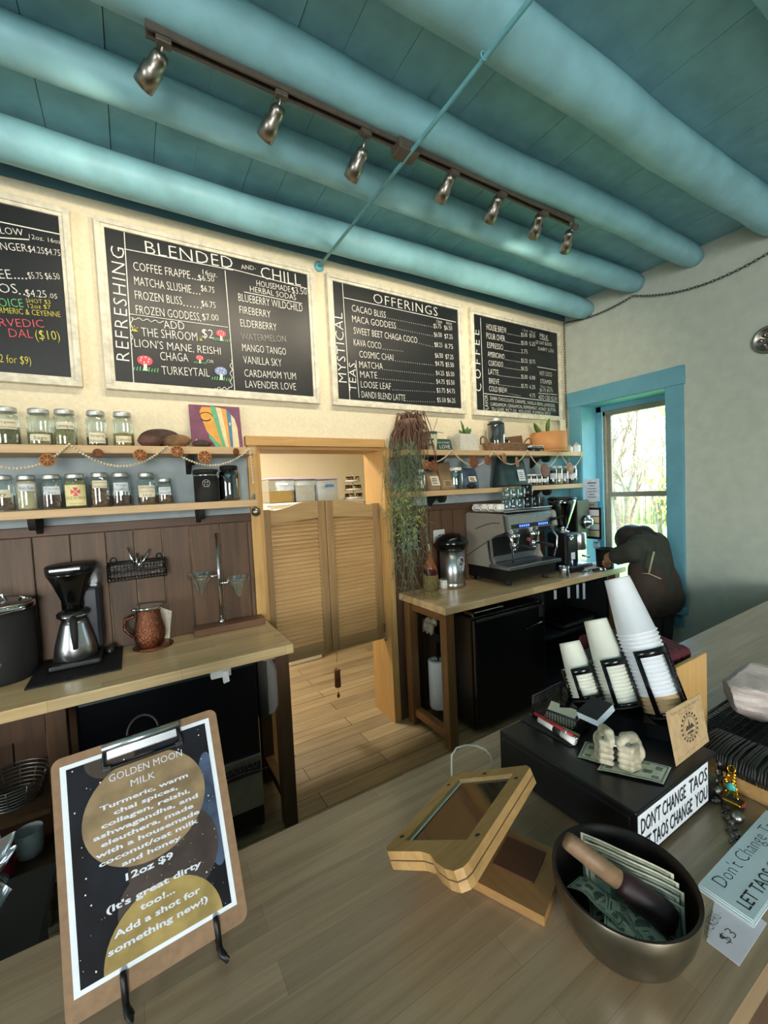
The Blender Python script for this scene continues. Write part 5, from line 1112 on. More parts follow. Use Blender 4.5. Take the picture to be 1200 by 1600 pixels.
lo = MB(); band(lo, (x, 2.38), .0525, ZT+.10, ZT+.155, VIEW(x, 2.38)-1.2, VIEW(x, 2.38)+1.2, 12); lo.done('maroon_label', plain('maroon_label', '#4a1a24', .3), t, False); MB().tube([(x, 2.38, ZT+.275), (x, 2.38, ZT+.305), (x-.004, 2.38, ZT+.33)], .0065, 10).done('pour_spout', M['shelfw'], t)
c = PZ(692, 918, ZT); mug('white_cup', c.x, c.y-.02, ZT, .038, .062, M['ceramic'], 'small white cup in front of the airpot on the work table', 'cup', None, PI*.8)
# thermostat, box, mug poster on the wainscot
c = PY(685.5, 837, 2.465); t = thing('thermostat', (c.x, 2.465, c.z), 'white wall thermostat with small black screen behind the airpot', 'thermostat'); MB().box((c.x-.052, 2.455, c.z-.052), (c.x+.052, 2.467, c.z+.045), bev=.005).done('plate', M['white'], t); MB().box((c.x-.008, 2.452, c.z-.018), (c.x+.022, 2.456, c.z+.008)).done('screen', M['ink'], t)
c = PY(685, 852, 2.465); t = thing('outlet_box', (c.x, 2.46, c.z), 'small brown outlet box just below the thermostat', 'outlet'); MB().box((c.x-.03, 2.445, c.z-.022), (c.x+.03, 2.467, c.z+.03), bev=.004).done('box_body', M['wains_x'], t); MB().ball((c.x+.006, 2.443, c.z+.012), .007, 8).done('outlet_light', M['pt_cream'], t)
A = PY(622, 809, 2.462); B_ = PY(656, 855, 2.462); x0, x1, z0, z1 = A.x, B_.x, B_.z, A.z
t = thing('mug_poster', ((x0+x1)/2, 2.464, z0), 'black poster of nine small cup drawings half hidden by the plant', 'poster'); pp = MB().box((x0, 2.461, z0), (x1, 2.467, z1), bev=.002).done('poster_sheet', plain('charcoal_sheet', '#1c1f27', .7), t)
for i in range(3):
    for j in range(3):
        cx = x0+(x1-x0)*(.2+.3*i); cz = z0+(z1-z0)*(.12+.22*j); w = (x1-x0)*.105; b = MB().add([(cx-w, 2.4605, cz+w*.9), (cx+w, 2.4605, cz+w*.9), (cx+w*.85, 2.4605, cz-w*.4), (cx+w*.4, 2.4605, cz-w), (cx-w*.4, 2.4605, cz-w), (cx-w*.85, 2.4605, cz-w*.4)], [(0, 1, 2, 3, 4, 5)]); stroke(b, [V((cx-w, 2.4605, cz-w*1.7)), V((cx+w, 2.4605, cz-w*1.7))], .005, NB, 0); b.done('cup_drawing', plain('grey_print', '#7d828c', .8) if (i, j) == (0, 0) else bpy.data.materials['grey_print'], pp, False)
b = MB(); put(b, 'COFFEE', V((x0+.03, 2.4605, z1-.06)), V((x1-.03, 2.4605, z1-.06)), .03, NB, 0); b.done('poster_title', bpy.data.materials['grey_print'], pp, False)
# grinders
gx, gy = 3.0, 2.17
t = thing('coffee_grinder', (gx, gy, ZT), 'tall black coffee grinder with clear cone hopper beside the espresso machine', 'grinder')
MB().box((gx-.09, gy-.10, ZT+.001), (gx+.09, gy+.14, ZT+.05), bev=.012).done('base', M['black'], t)
gb = MB().box((gx-.078, gy-.06, ZT+.05), (gx+.078, gy+.13, ZT+.315), bev=.02).done('grinder_body', M['black'], t)
MB().lathe([(.05, 0), (.052, .01), (.03, .014), (.03, .035), (.045, .04)], (gx, gy+.03, ZT+.313), 24).done('hopper_collar', M['chrome'], t)
MB().lathe([(.035, 0), (.05, .03), (.105, .20), (.108, .23), (.104, .23), (.1, .2), (.045, .03)], (gx, gy+.03, ZT+.35), 32, cap=False).done('hopper', M['dkglass'], t)
MB().lathe([(.11, .0), (.112, .012), (.09, .02), (.001, .02)], (gx, gy+.03, ZT+.58), 32).done('hopper_lid', M['black'], t)
MB().lathe([(.033, 0), (.078, .12), (.078, .122), (.001, .125)], (gx, gy+.03, ZT+.355), 24).done('beans', M['beans'], t)
q = frame_mx((gx-.02, gy-.061, ZT+.275), (1, 0, 0), (0, 0, 1)); em = MB().lathe([(.026, 0), (.026, .004), (.02, .004), (.02, .002), (.001, .002)], (0, 0, 0), 24, q, sy=.75).done('oval_emblem', M['chrome'], gb)
MB().box((gx-.025, gy-.064, ZT+.10), (gx+.022, gy-.058, ZT+.155), bev=.002).done('switch_plate', M['paper'], gb)
MB().lathe([(.05, 0), (.056, .01), (.056, .13), (.05, .14), (.001, .14)], (gx+.12, gy-.03, ZT+.165), 28).done('doser', M['steel'], t)
MB().box((gx+.07, gy-.03, ZT+.20), (gx+.1, gy+.03, ZT+.28)).done('doser_bracket', M['black'], t)
MB().tube([(gx+.1, gy-.07, ZT+.12), (gx+.13, gy-.12, ZT+.11)], .008, 8).done('fork', M['chrome'], t)
t = thing('coffee_grinder', (3.31, 2.30, ZT), 'second black grinder with a round chrome dial next to the window trim', 'grinder')
MB().box((3.22, 2.22, ZT+.24), (3.40, 2.40, ZT+.56), bev=.01).done('grinder_body', M['black'], t); MB().box((3.24, 2.24, ZT+.001), (3.38, 2.4, ZT+.24), bev=.008).done('stand', M['steel'], t)
q = frame_mx((3.352, 2.218, ZT+.37), (1, 0, 0), (0, 0, 1)); MB().lathe([(.058, 0), (.062, .012), (.05, .03), (.03, .034), (.03, .055), (.001, .055)], (0, 0, 0), 28, q).done('dial', M['chrome'], t)
# notices on the window trim
NXR = V((-1, 0, 0)); XN = XR-.0285
def notice(x0, y0, x1, y1, label, mat, name='paper_notice', X=XN, nl=5):
    a = PX(x0, y0, X); c = PX(x1, y1, X); ya, yb = max(a.y, c.y), min(a.y, c.y); za, zb = max(a.z, c.z), min(a.z, c.z)
    t = thing(name, (X, (ya+yb)/2, zb), label, 'notice'); s = MB().box((X-.002, yb, zb), (X-.0005, ya, za)).done('sheet', mat, t); b = MB(); L = ya-yb
    for i in range(nl): z = za-(za-zb)*(.18+.64*i/max(1, nl-1)); u = .2+.12*(i % 3 == 1); stroke(b, [V((X-.002, ya-L*u, z)), V((X-.002, yb+L*u, z))], .006 if i else .01, NXR, .0008)
    b.done('print', plain('grey_ink', '#5b6067', .8) if 'grey_ink' not in bpy.data.materials else bpy.data.materials['grey_ink'], s, False); return t
notice(913, 749, 937, 783, 'white certificate with dark corner ornaments on the blue window trim', plain('pale_blue_paper', '#cfdcf0', .8), nl=6)
notice(917, 784, 932, 812, 'grey note below the certificate on the blue window trim', plain('grey_note', '#9a9288', .8), nl=3)
notice(921, 826, 932, 838, 'small white note with a yellow square on the blue window trim', M['paper'], nl=1)
notice(927, 846, 937, 857, 'small pale note lowest on the blue window trim', plain('pale_note', '#b9d3e4', .8), nl=3)
a = PX(917, 793, XN); c = PX(941.5, 843, XN); t = thing('framed_notes', (XN, (a.y+c.y)/2, c.z), 'dark framed board of small paper squares beside the window', 'frame'); MB().box((XN-.012, c.y, c.z), (XN-.003, a.y, a.z), bev=.002).done('frame', M['espdark'], t)
for k in range(4): z = c.z+(a.z-c.z)*(.08+.22*k); MB().box((XN-.0135, c.y+.02, z), (XN-.0118, a.y-.015, z+(a.z-c.z)*.19)).done('paper_square', M['paper'] if k % 2 else M['pt_cream'], t)
# clutter by the window end of the table
c = PZ(887, 893, ZT); mug('water_glass', c.x, c.y, ZT, .042, .095, M['glass'], 'clear water glass in front of the grinder on the work table', 'glass', None)
c = PZ(868, 899, ZT); t = thing('steam_pitcher', (2.72, 2.005, ZT), 'small steel pitcher under the drip tray edge of the machine', 'pitcher'); MB().lathe([(.036, 0), (.039, .004), (.034, .06), (.036, .085), (.034, .085), (.031, .06), (.034, .006), (.001, .006)], (2.76, 2.02, ZT+.001), 24).done('pitcher_body', M['steel'], t)
t = thing('knock_box', (3.27, 1.99, ZT), 'black round canister at the window end of the work table', 'canister'); MB().lathe([(.062, 0), (.065, .004), (.07, .16), (.072, .163), (.066, .163), (.06, .02), (.001, .02)], (3.30, 2.03, ZT+.001), 28).done('canister_body', M['black'], t)
t = thing('bar_scale', (3.2, 2.2, ZT), 'flat black scale with a bright plate behind the black canister', 'scale'); MB().box((3.16, 2.14, ZT+.001), (3.30, 2.30, ZT+.03), bev=.004).done('scale_body', M['black'], t); MB().box((3.17, 2.15, ZT+.03), (3.29, 2.26, ZT+.034)).done('scale_plate', M['steel'], t)
t = thing('printed_book', (3.4, 2.17, ZT), 'white open booklet lying by the window end of the table', 'booklet'); MB().box((3.33, 2.10, ZT+.001), (3.46, 2.2, ZT+.014), bev=.002).done('pages', M['paper'], t)
for i, pp in enumerate(([(3.0, 2.06), (3.06, 2.02), (3.12, 2.05), (3.2, 2.0), (3.18, 2.04)], [(3.02, 2.03), (3.1, 2.07), (3.15, 2.02), (3.24, 2.06)])):
    o = MB().tube([(x, y, ZT+.006) for x, y in pp], .004, 6).done('bar_tool', M['chrome'] if i else M['blackm']); tag(o, ('thin black cable end lying on the table by the window', 'thin chrome tool lying on the table by the window')[i], 'tool')
t = thing('tamper', (3.17, 1.99, ZT), 'chrome and black portafilter lying at the table edge under the hand', 'portafilter'); MB().lathe([(.03, 0), (.034, .006), (.034, .025), (.02, .03), (.001, .03)], (3.17, 1.985, ZT+.001), 20).done('basket', M['chrome'], t); MB().tube([(3.14, 1.98, ZT+.018), (3.05, 1.97, ZT+.022)], [.01, .013], 10).done('handle', M['blackm'], t)

# ---------------------------------------------------------------- on the left work table
c = PZ(16, 1052, ZT); kx, ky = c.x-.015, 2.335; t = thing('soup_kettle', (kx, ky, ZT), 'big black soup kettle with steel lid at the left edge', 'kettle')
zt = PY(25, 938, ky).z-ZT; MB().lathe([(.11, 0), (.117, .006), (.122, .05), (.122, zt-.03)], (kx, ky, ZT+.001), 40).done('kettle_body', M['blackm'], t)
MB().lathe([(.124, 0), (.13, .006), (.13, .022), (.124, .026)], (kx, ky, ZT+zt-.034), 40).done('rim', M['chrome'], t); ld = MB().lathe([(.124, 0), (.118, .008), (.075, .018), (.001, .022)], (kx, ky, ZT+zt-.01), 40).done('lid', M['steel'], t)
MB().tube([(kx-.03, ky-.03, ZT+zt+.008), (kx-.02, ky-.03, ZT+zt+.035), (kx+.03, ky-.03, ZT+zt+.035), (kx+.04, ky-.03, ZT+zt+.008)], .007, 8).done('lid_handle', M['chrome'], ld); MB().tube([(kx+.09, ky-.06, ZT+zt+.008), (kx+.10, ky-.08, ZT+zt+.03), (kx+.12, ky-.085, ZT+zt+.012)], .006, 8).done('lid_latch', M['chrome'], ld)
MB().ball((kx+.02, ky-.121, ZT+.09), .012, 10, sy=.5).done('dial_light', M['satin'], t)
P4 = [PZ(42, 1075, ZT), PZ(185, 1045, ZT), PZ(189, 1000, ZT), PZ(88, 1005, ZT)]
x0, x1, y0, y1 = -.41, -.085, 2.12, 2.455; t = thing('bar_mat', (x0, y0, ZT), 'black ribbed rubber bar mat under the coffee brewer', 'mat')
b = MB().box((x0, y0, ZT+.001), (x1, y1, ZT+.007), bev=.002)
for k in range(40): b.box((x0+.006+k*(x1-x0-.012)/40, y0+.006, ZT+.007), (x0+.0095+k*(x1-x0-.012)/40, y1-.006, ZT+.0095))
b.done('ribbed_mat', M['blackrub'], t)
bx, by = PZ(121, 1031, ZT).x+.005, 2.335; t = thing('coffee_brewer', (bx, by, ZT), 'black drip coffee brewer with a steel carafe on the bar mat', 'coffee maker')
ZQ = ZT+.0096
MB().box((bx-.09, by-.10, ZQ), (bx+.10, by+.115, ZQ+.028), bev=.01).done('base', M['black'], t)
MB().box((bx+.02, by+.03, ZQ+.028), (bx+.105, by+.11, ZQ+.33), bev=.02).done('column', plain('slate_column', '#2a2f36', .35, .3), t)
MB().box((bx+.05, by+.02, ZQ+.31), (bx+.115, by+.11, ZQ+.42), bev=.02).done('water_tank', M['pclear'], t)
MB().lathe([(.022, 0), (.04, .01), (.04, .05), (.068, .13), (.086, .165), (.088, .175)], (bx, by, ZQ+.235), 30).done('filter_cone', M['blackg'], t)
MB().lathe([(.085, 0), (.089, .006), (.089, .03), (.08, .036), (.001, .036)], (bx, by, ZQ+.41), 30).done('brew_head', M['black'], t); MB().box((bx-.06, by-.10, ZQ+.425), (bx+.05, by-.09, ZQ+.44), bev=.003).done('head_trim', M['chrome'], t)
ca = MB().lathe([(.078, 0), (.083, .004), (.074, .06), (.05, .15), (.042, .172)], (bx, by-.01, ZQ+.029), 36).done('steel_carafe', M['steel'], t)
MB().lathe([(.043, 0), (.058, .018), (.06, .03), (.05, .04), (.001, .04)], (bx, by-.01, ZQ+.198), 30).done('carafe_lid', M['black'], ca); MB().lathe([(.058, 0), (.061, .006), (.058, .012)], (bx, by-.01, ZQ+.212), 30).done('carafe_rim', M['chrome'], ca)
dv = V((-bx*.4-.0, -1, 0)).normalized(); cc = V((bx, by-.01, 0)); MB().tube([cc+dv*.055+V((0, 0, ZQ+.215)), cc+dv*.085+V((0, 0, ZQ+.20)), cc+dv*.095+V((0, 0, ZQ+.14)), cc+dv*.09+V((0, 0, ZQ+.085))], [.013, .015, .013, .009], 10).done('carafe_handle', M['blackm'], ca)
MB().lathe([(.02, 0), (.022, .004), (.022, .03), (.001, .03)], (bx+.125, by+.03, ZQ+.001), 14).done('switch_knob', M['black'], t)
# copper pitcher on a coaster, filter papers
c = PZ(236, 1012, ZT); x, y = c.x, c.y+.02; o = MB().lathe([(.086, 0), (.09, .003), (.09, .006), (.001, .007)], (x+.012, y, ZT+.0008), 36).done('copper_coaster', M['copper']); tag(o, 'round copper coaster under the hammered pitcher', 'coaster')
t = thing('copper_pitcher', (x, y, ZT+.008), 'hammered copper pitcher with silver rim on a coaster', 'pitcher')
MB().lathe([(.048, 0), (.056, .006), (.068, .04), (.07, .075), (.06, .12), (.052, .16), (.055, .18)], (x, y, ZT+.0085), 36).done('pitcher_body', M['copper'], t); b = MB().lathe([(.054, 0), (.066, .012), (.068, .018), (.06, .02), (.001, .016)], (x, y, ZT+.186), 32); b.ball((x-.055, y-.02, ZT+.2), .02, 10, sz=.4); b.done('silver_rim', M['chrome'], t)
MB().tube([(x-.062, y+.01, ZT+.16), (x-.1, y+.02, ZT+.15), (x-.105, y+.02, ZT+.10), (x-.068, y+.01, ZT+.06)], .008, 10).done('handle', M['copper'], t)
a = PY(255, 1000, 2.43); o = MB().prism([(a.x-.035, 2.44, ZT+.03), (a.x+.02, 2.44, ZT+.001), (a.x+.03, 2.44, ZT+.001), (a.x+.05, 2.45, ZT+.14), (a.x+.0, 2.455, ZT+.17)], (0, 0, 0), (0, .006, 0)).done('filter_papers', M['paper'] and plain('coffee_filter_paper', '#d9d2c4', .9)); tag(o, 'white folded filter papers leaning behind the copper pitcher', 'paper filters')
# pour-over stand
x0, x1 = .235, .60; t = thing('pour_over_stand', ((x0+x1)/2, 2.41, ZT), 'pour over stand with wooden base, chrome rod and two glass drippers', 'stand')
MB().box((x0, 2.36, ZT+.001), (x1, 2.455, ZT+.038), bev=.004).done('wood_base', wood('walnut_base', '#7a573e', '#4c3424', 0, .45), t)
rx = PY(346, 960, 2.41).x; zt = PY(338, 833, 2.41).z; MB().tube([(rx, 2.41, ZT+.036), (rx, 2.41, zt)], .008, 12).done('rod', M['chrome'], t); MB().lathe([(.014, 0), (.014, .02), (.008, .025)], (rx, 2.41, ZT+.036), 14).done('rod_collar', M['chrome'], t)
for (px_, py_, s) in ((313, 903, -1), (372, 908, 1)):
    c = PY(px_, py_, 2.39); cl = MB().tube([(rx, 2.41, c.z+.0), (rx+s*.02, 2.40, c.z), (c.x-s*.05, 2.39, c.z)], .006, 8).done('arm', M['chrome'], t)
    MB().tube([(c.x+.048*math.cos(q), 2.39+.048*math.sin(q), c.z) for q in [i*PI/14 for i in range(28)]], .003, 6, closed=True).done('ring', M['chrome'], cl)
    b = MB(); vs = []; n = 40
    pf = ((.012, -.085), (.02, -.07), (.03, -.04), (.054, .0), (.062, .022))
    for r, z in pf:
        for j in range(n): q = 2*PI*j/n; rr_ = r*(1+.06*math.cos(10*q)); vs.append((c.x+rr_*math.cos(q), 2.39+rr_*math.sin(q), c.z+z))
    b.add(vs, [(i*n+j, i*n+(j+1) % n, (i+1)*n+(j+1) % n, (i+1)*n+j) for i in range(len(pf)-1) for j in range(n)], True); b.done('glass_dripper', glass('ribbed_glass', '#eef4f4', .72, .06) if 'ribbed_glass' not in bpy.data.materials else bpy.data.materials['ribbed_glass'], cl)
# wire basket with whisks on the wainscot
A = PY(167, 882, 2.40); B_ = PY(258, 871, 2.40); C_ = PY(169, 908, 2.40); x0, x1, z1, z0 = A.x, B_.x, A.z-.002, C_.z
t = thing('wire_basket', ((x0+x1)/2, 2.42, z0), 'black wire basket of spoons and whisks hung on the plank wainscot', 'basket')
b = MB()
for z in (z0, (z0+z1)/2, z1): b.tube([(x0, 2.36, z), (x1, 2.36, z), (x1, 2.462, z), (x0, 2.462, z)], .003, 6, closed=True)
for k in range(19): x = x0+(x1-x0)*k/18; b.tube([(x, 2.36, z1), (x, 2.36, z0), (x, 2.462, z0)], .0016, 5)
for k in range(7): y = 2.36+.1*k/6; [b.tube([(x, y, z0), (x, y, z1)], .0016, 5) for x in (x0, x1)]
for k in range(6): b.tube([(x0, 2.36, z0+(z1-z0)*k/5), (x1, 2.36, z0+(z1-z0)*k/5)], .0013, 5)
b.done('wire_mesh', M['blackiron'], t)
for k, u in enumerate((.1, .9)): MB().tube([(x0+(x1-x0)*u+.012*math.cos(q), 2.462, z1+.01+.014*math.sin(q)) for q in [i*PI/6 for i in range(12)]], .003, 5, closed=True).done('hook', M['blackiron'], t)
for i, (xa, ya, xb, yb) in enumerate(((211, 888, 199, 855), (214, 890, 213, 864), (218, 888, 234, 858), (215, 892, 222, 868))):
    a = PY(xa, ya, 2.40); c = PY(xb, yb, 2.41); a.z = max(a.z, z0+.02); o = MB().tube([a, a.lerp(c, .5), c], [.008, .005, .0045], 8).done('bar_spoon', M['chrome']); tag(o, ('spoon leaning left in the wire basket', 'short spoon in the middle of the wire basket', 'spoon leaning right in the wire basket', 'small spoon behind the right leaning one in the wire basket')[i], 'spoon', 'spoons in the wire basket')
o = MB().box((x0+.01, 2.435, z0+.006), (x1-.01, 2.455, z1-.006)).done('crumpled_foil', plain('dull_foil', '#6b6663', .4, .6, var=.4, scale=60, bmp=1.0)); tag(o, 'crumpled grey foil liner inside the wire basket', 'liner')
# lower shelf things at far left
t = thing('glass_shelf_rack', (-.7, 2.2, .44), 'dark middle shelf under the left work table', 'shelf'); MB().box((-2.05, 2.0, .465), (-.34, 2.42, .485)).done('board', M['dkleg'], t)
for nm, x, y, z, r, h, mt_, lb in (('red_cup', -.53, 2.06, .236, .06, .13, plain('crimson_plastic', '#8c1636', .35), 'crimson cup on the bottom shelf at the left edge'),):
    mug(nm, x, y, z, r, h, mt_, lb, 'cup', None)
c = PY(25, 1288, 2.04); mug('white_tub', -.44, 2.16, .236, .045, .1, M['ceramic'], 'small white tub on the bottom shelf at the left', 'tub', None)
t = thing('clear_box', (-.45, 2.05, .01), 'clear plastic box on the floor under the left work table', 'box'); b = MB()
for A, B_ in (((-.6, 2.03, .005), (-.37, 2.034, .15)), ((-.6, 2.3, .005), (-.37, 2.304, .15)), ((-.6, 2.03, .005), (-.596, 2.3, .15)), ((-.374, 2.03, .005), (-.37, 2.3, .15)), ((-.6, 2.03, .001), (-.37, 2.3, .005))): b.box(A, B_)
b.done('box_body', M['pclear'], t)
# ---------------------------------------------------------------- the bar
t = thing('bar_counter', (.6, .5, 0), 'long butcher block bar counter across the foreground', 'counter')
MB().prism([(-2.2, .222, ZBAR-.042), (3.49, .215, ZBAR-.042), (3.49, .885, ZBAR-.042), (2.9, .875, ZBAR-.042), (.65, .832, ZBAR-.042), (-2.2, .832, ZBAR-.042)], (0, 0, 0), (0, 0, .042)).done('bar_top', M['bar'], t)
MB().box((-2.15, .30, 0), (3.46, .34, ZBAR-.042)).done('front_panel', M['wains'], t)
for x in (-2.1, -.7, .9, 2.2, 3.4): MB().box((x-.02, .34, 0), (x+.02, .74, ZBAR-.042)).done('bar_support', M['dkleg'], t)
MB().box((-2.1, .34, .45), (3.4, .74, .47)).done('under_shelf', M['dkleg'], t)
# ---- clipboard menu on an easel
O = V((-.131, .770, 1.2505)); U_ = V((.229, .013, .004)); D_ = V((.016, -.120, -.290))
mx = frame_mx(O+D_, U_, -D_); CW, CH = .229, .314       # x to the right, y up the board, z towards the reader
def rr_poly(w, h, r, n=5, x0=0, y0=0):
    p = []
    for cx, cy, a0 in ((w-r, r, -PI/2), (w-r, h-r, 0), (r, h-r, PI/2), (r, r, PI)):
        for i in range(n+1): a = a0+PI/2*i/n; p.append((x0+cx+r*math.cos(a), y0+cy+r*math.sin(a), 0))
    return p
t = thing('clipboard_menu', mx @ V((CW/2, 0, 0)), 'brown clipboard showing a golden moon milk menu with planets', 'clipboard')
M['hardboard'] = plain('brown_hardboard', '#7d6145', .7, var=.1, scale=80); M['space'] = plain('starry_print', '#11141b', .6, var=.6, scale=14, Specular_IOR_Level=.12); M['moon'] = plain('tan_moon', '#7d6b50', .6, Specular_IOR_Level=.15, var=.25, scale=26); M['moon2'] = plain('dim_brown_moon', '#3c332f', .6, Specular_IOR_Level=.15, var=.3, scale=22); M['gold_moon'] = plain('golden_moon', '#94804c', .6, Specular_IOR_Level=.15, var=.25, scale=22); M['nebula'] = plain('blue_nebula', '#39465c', .6, Specular_IOR_Level=.15, var=.5, scale=22)
MB().prism([mx @ V(p) for p in rr_poly(CW, CH, .012)], (0, 0, 0), mx.to_3x3() @ V((0, 0, -.003))).done('board', M['hardboard'], t)
PX0, PY0, PW, PH = .010, .026, .206, .276
def P2(u, v, z=.001): return mx @ V((PX0+PW*u, PY0+PH*v, z))
NCL = mx.to_3x3() @ V((0, 0, 1))
sheet = MB().add([P2(0, 0, .0006), P2(1, 0, .0006), P2(1, 1, .0006), P2(0, 1, .0006)], [(0, 1, 2, 3)]).done('paper_sheet', M['paper'], t, False)
def pic(name, poly, mat, z): return MB().add([P2(u, v, z) for u, v in poly], [tuple(range(len(poly)))]).done(name, mat, sheet, False)
u0, u1, v0, v1 = .035, .965, .022, .978
pic('print_background', [(u0, v0), (u1, v0), (u1, v1), (u0, v1)], M['space'], .0010)
def clipell(cx, cy, ru, rv, n=48):
    return [(min(u1, max(u0, cx+ru*math.cos(2*PI*i/n))), min(v1, max(v0, cy+rv*math.sin(2*PI*i/n)))) for i in range(n)]
pic('nebula', clipell(.93, .52, .09, .30), M['nebula'], .0012); pic('nebula', clipell(.42, .22, .16, .14), M['moon2'], .0012)
pic('dim_moon', clipell(.64, .37, .30, .225), M['moon2'], .0014); pic('dim_moon', clipell(.30, .97, .16, .10), M['moon2'], .0014)
pic('golden_moon', clipell(.53, .02, .37, .265), M['gold_moon'], .0016); pic('large_moon', clipell(.50, .665, .40, .265), M['moon'], .0018)
b = MB(); rs = random.Random(9)
for i in range(90):
    u, v = rs.uniform(u0+.01, u1-.01), rs.uniform(v0+.01, v1-.01)
    if (u-.5)**2/.16+(v-.665)**2/.07 < 1 or (u-.53)**2/.137+(v-.02)**2/.07 < 1: continue
    s = rs.choice((.0022, .0028, .004, .006)); b.add([P2(u+s*math.cos(a), v+s*.75*math.sin(a), .0016) for a in (0, 1.57, 3.14, 4.71)], [(0, 1, 2, 3)])
o = b.done('printed_stars', M['labelcream'], sheet, False); o['kind'] = 'stuff'
M['menuwhite'] = plain('menu_lettering', '#bfc4cd', .5, var=.03)
def menu(s, u, v, w, h, mat='menuwhite'):
    b = MB(); put(b, s, P2(u-w/2, v, 0), P2(u+w/2, v, 0), h*PH, NCL, .0021, False); b.done('menu_lettering', M[mat], sheet, False)
TEXT_OFF = -.004
for s, u, v, w, h in (('GOLDEN MOON', .525, .845, .49, .036), ('MILK', .49, .785, .16, .034)): menu(s, u, v, w, h)
TEXT_OFF = .028
for i, (s, w) in enumerate((('Turmeric, warm', .58), ('chai spices,', .42), ('collagen, reishi,', .58), ('ashwagandha, and', .68), ('eleuthera, made', .60), ('with a housemade', .67), ('coconut/oat milk', .64), ('and honey', .38))): menu(s, .50, .725-.0415*i, w, .021)
menu('12oz $9', .475, .365, .30, .03)
for i, (s, w) in enumerate((("(It's great dirty", .60), ('too!...', .22), ('Add a shot for', .54), ('something new!)', .62))): menu(s, .50, .265-.058*i, w, .027)
TEXT_OFF = -.012
cl = MB().box((.066, CH-.024, .001), (.166, CH-.004, .006), mx, .002); cl.tube([mx @ V((.062, CH-.006, .008)), mx @ V((.17, CH-.006, .008))], .0055, 12); clip = cl.done('clip_bar', M['steel'], t)
b = MB(); b.tube([mx @ V(p) for p in ((.066, CH-.006, .006), (.062, CH-.03, .008), (.072, CH-.036, .006), (.16, CH-.036, .006), (.17, CH-.03, .008), (.166, CH-.006, .006))], .0028, 8)
for x in (.066, .166): b.box((x-.006, CH-.039, .003), (x+.006, CH-.031, .009), mx, .001)
b.done('clip_wire', M['blackiron'], clip); MB().tube([mx @ V((.118+.022*math.cos(q), CH-.001+.026*math.sin(q), .002)) for q in [i*PI/12 for i in range(13)]], .0018, 6).done('hang_ring', M['blackiron'], clip)
t = thing('easel', (.0, .70, ZBAR), 'black wrought iron easel with curled feet carrying the clipboard', 'easel')
for (px_, py_, q_, r_) in ((352, 1512, 348, 1442), (190, 1592, 188, 1550)):
    f = PZ(px_, py_, ZBAR+.004); u = .80 if px_ > 300 else .28
    base = mx @ V((CW*u, 0, 0)); bb = mx @ V((CW*u, .10, -.007)); lip = mx @ V((CW*u, -.005, .007)); lip2 = mx @ V((CW*u, .022, .009))
    g = MB(); g.tube([bb, mx @ V((CW*u, .0, -.007)), mx @ V((CW*u, -.006, .0)), lip, lip2, mx @ V((CW*u, .028, .005))], .0042, 10)
    s = mx @ V((CW*u, -.004, .002)); g.tube([s, s+V((.002, -.012, -.012)), V((s.x+.008, s.y-.024, ZBAR+.010)), V((s.x+.006, s.y-.012, ZBAR+.005)), V((s.x+.0, s.y-.002, ZBAR+.012)), s+V((.0, 0, -.006))], .0042, 10)
    g.tube([mx @ V((CW*u, .0, -.007)), V((s.x-.004, s.y+.06, ZBAR+.005)), V((s.x-.006, s.y+.12, ZBAR+.005))], .0042, 8)
    g.done('curled_foot', M['blackiron'], t)
MB().tube([mx @ V((CW*.28, .10, -.007)), mx @ V((CW*.5, .19, -.008)), mx @ V((CW*.80, .10, -.007))], .0042, 8).done('back_bow', M['blackiron'], t); MB().tube([mx @ V((CW*.5, .19, -.010)), V((-.01, .93-.12, ZBAR+.004))], .0042, 8).done('rear_leg', M['blackiron'], t)

# ---- wooden tablet stand
TO = V((.535, .650, 1.027)); TA = V((.367, -.828, .424)); TB = V((-.924, -.379, .059)); w_, l_, m_, mb_ = .125, .197, .029, .048
tm = frame_mx(TO, TA, TB)          # z = down through the tablet
if (tm.to_3x3() @ V((0, 0, 1))).z > 0: pass
sgn = 1 if (tm.to_3x3() @ V((0, 0, 1))).z < 0 else -1    # direction away from the face
t = thing('tablet_stand', (.52, .52, ZBAR), 'oak tablet stand with a dark tablet lying tilted towards the staff side', 'tablet stand')
M['oak'] = wood('honey_oak', '#c09a64', '#957142', 0, .4, None, grain=.8); M['oakd'] = wood('honey_oak_base', '#a37c4a', '#785634', 1, .45, None, grain=.8); M['oakedge'] = plain('oak_end_grain', '#b98746', .45, var=.2, scale=120)
def L_(x, y, z): return tm @ V((x, y, z*sgn))
xo0, xo1, yo0, yo1 = -m_, w_+m_, -m_, l_+mb_
outer = [(xo0+.012, yo0), (xo1-.012, yo0), (xo1, yo0+.012), (xo1, yo1-.0), (xo1-.003, yo1+.012), (xo1-.014, yo1+.02), (xo1-.032, yo1+.016), (xo1-.055, yo1+.004), (xo1-.078, yo1-.014), (xo1-.10, yo1-.02), (xo0+.012, yo1-.02), (xo0, yo1-.03), (xo0, yo0+.012)]
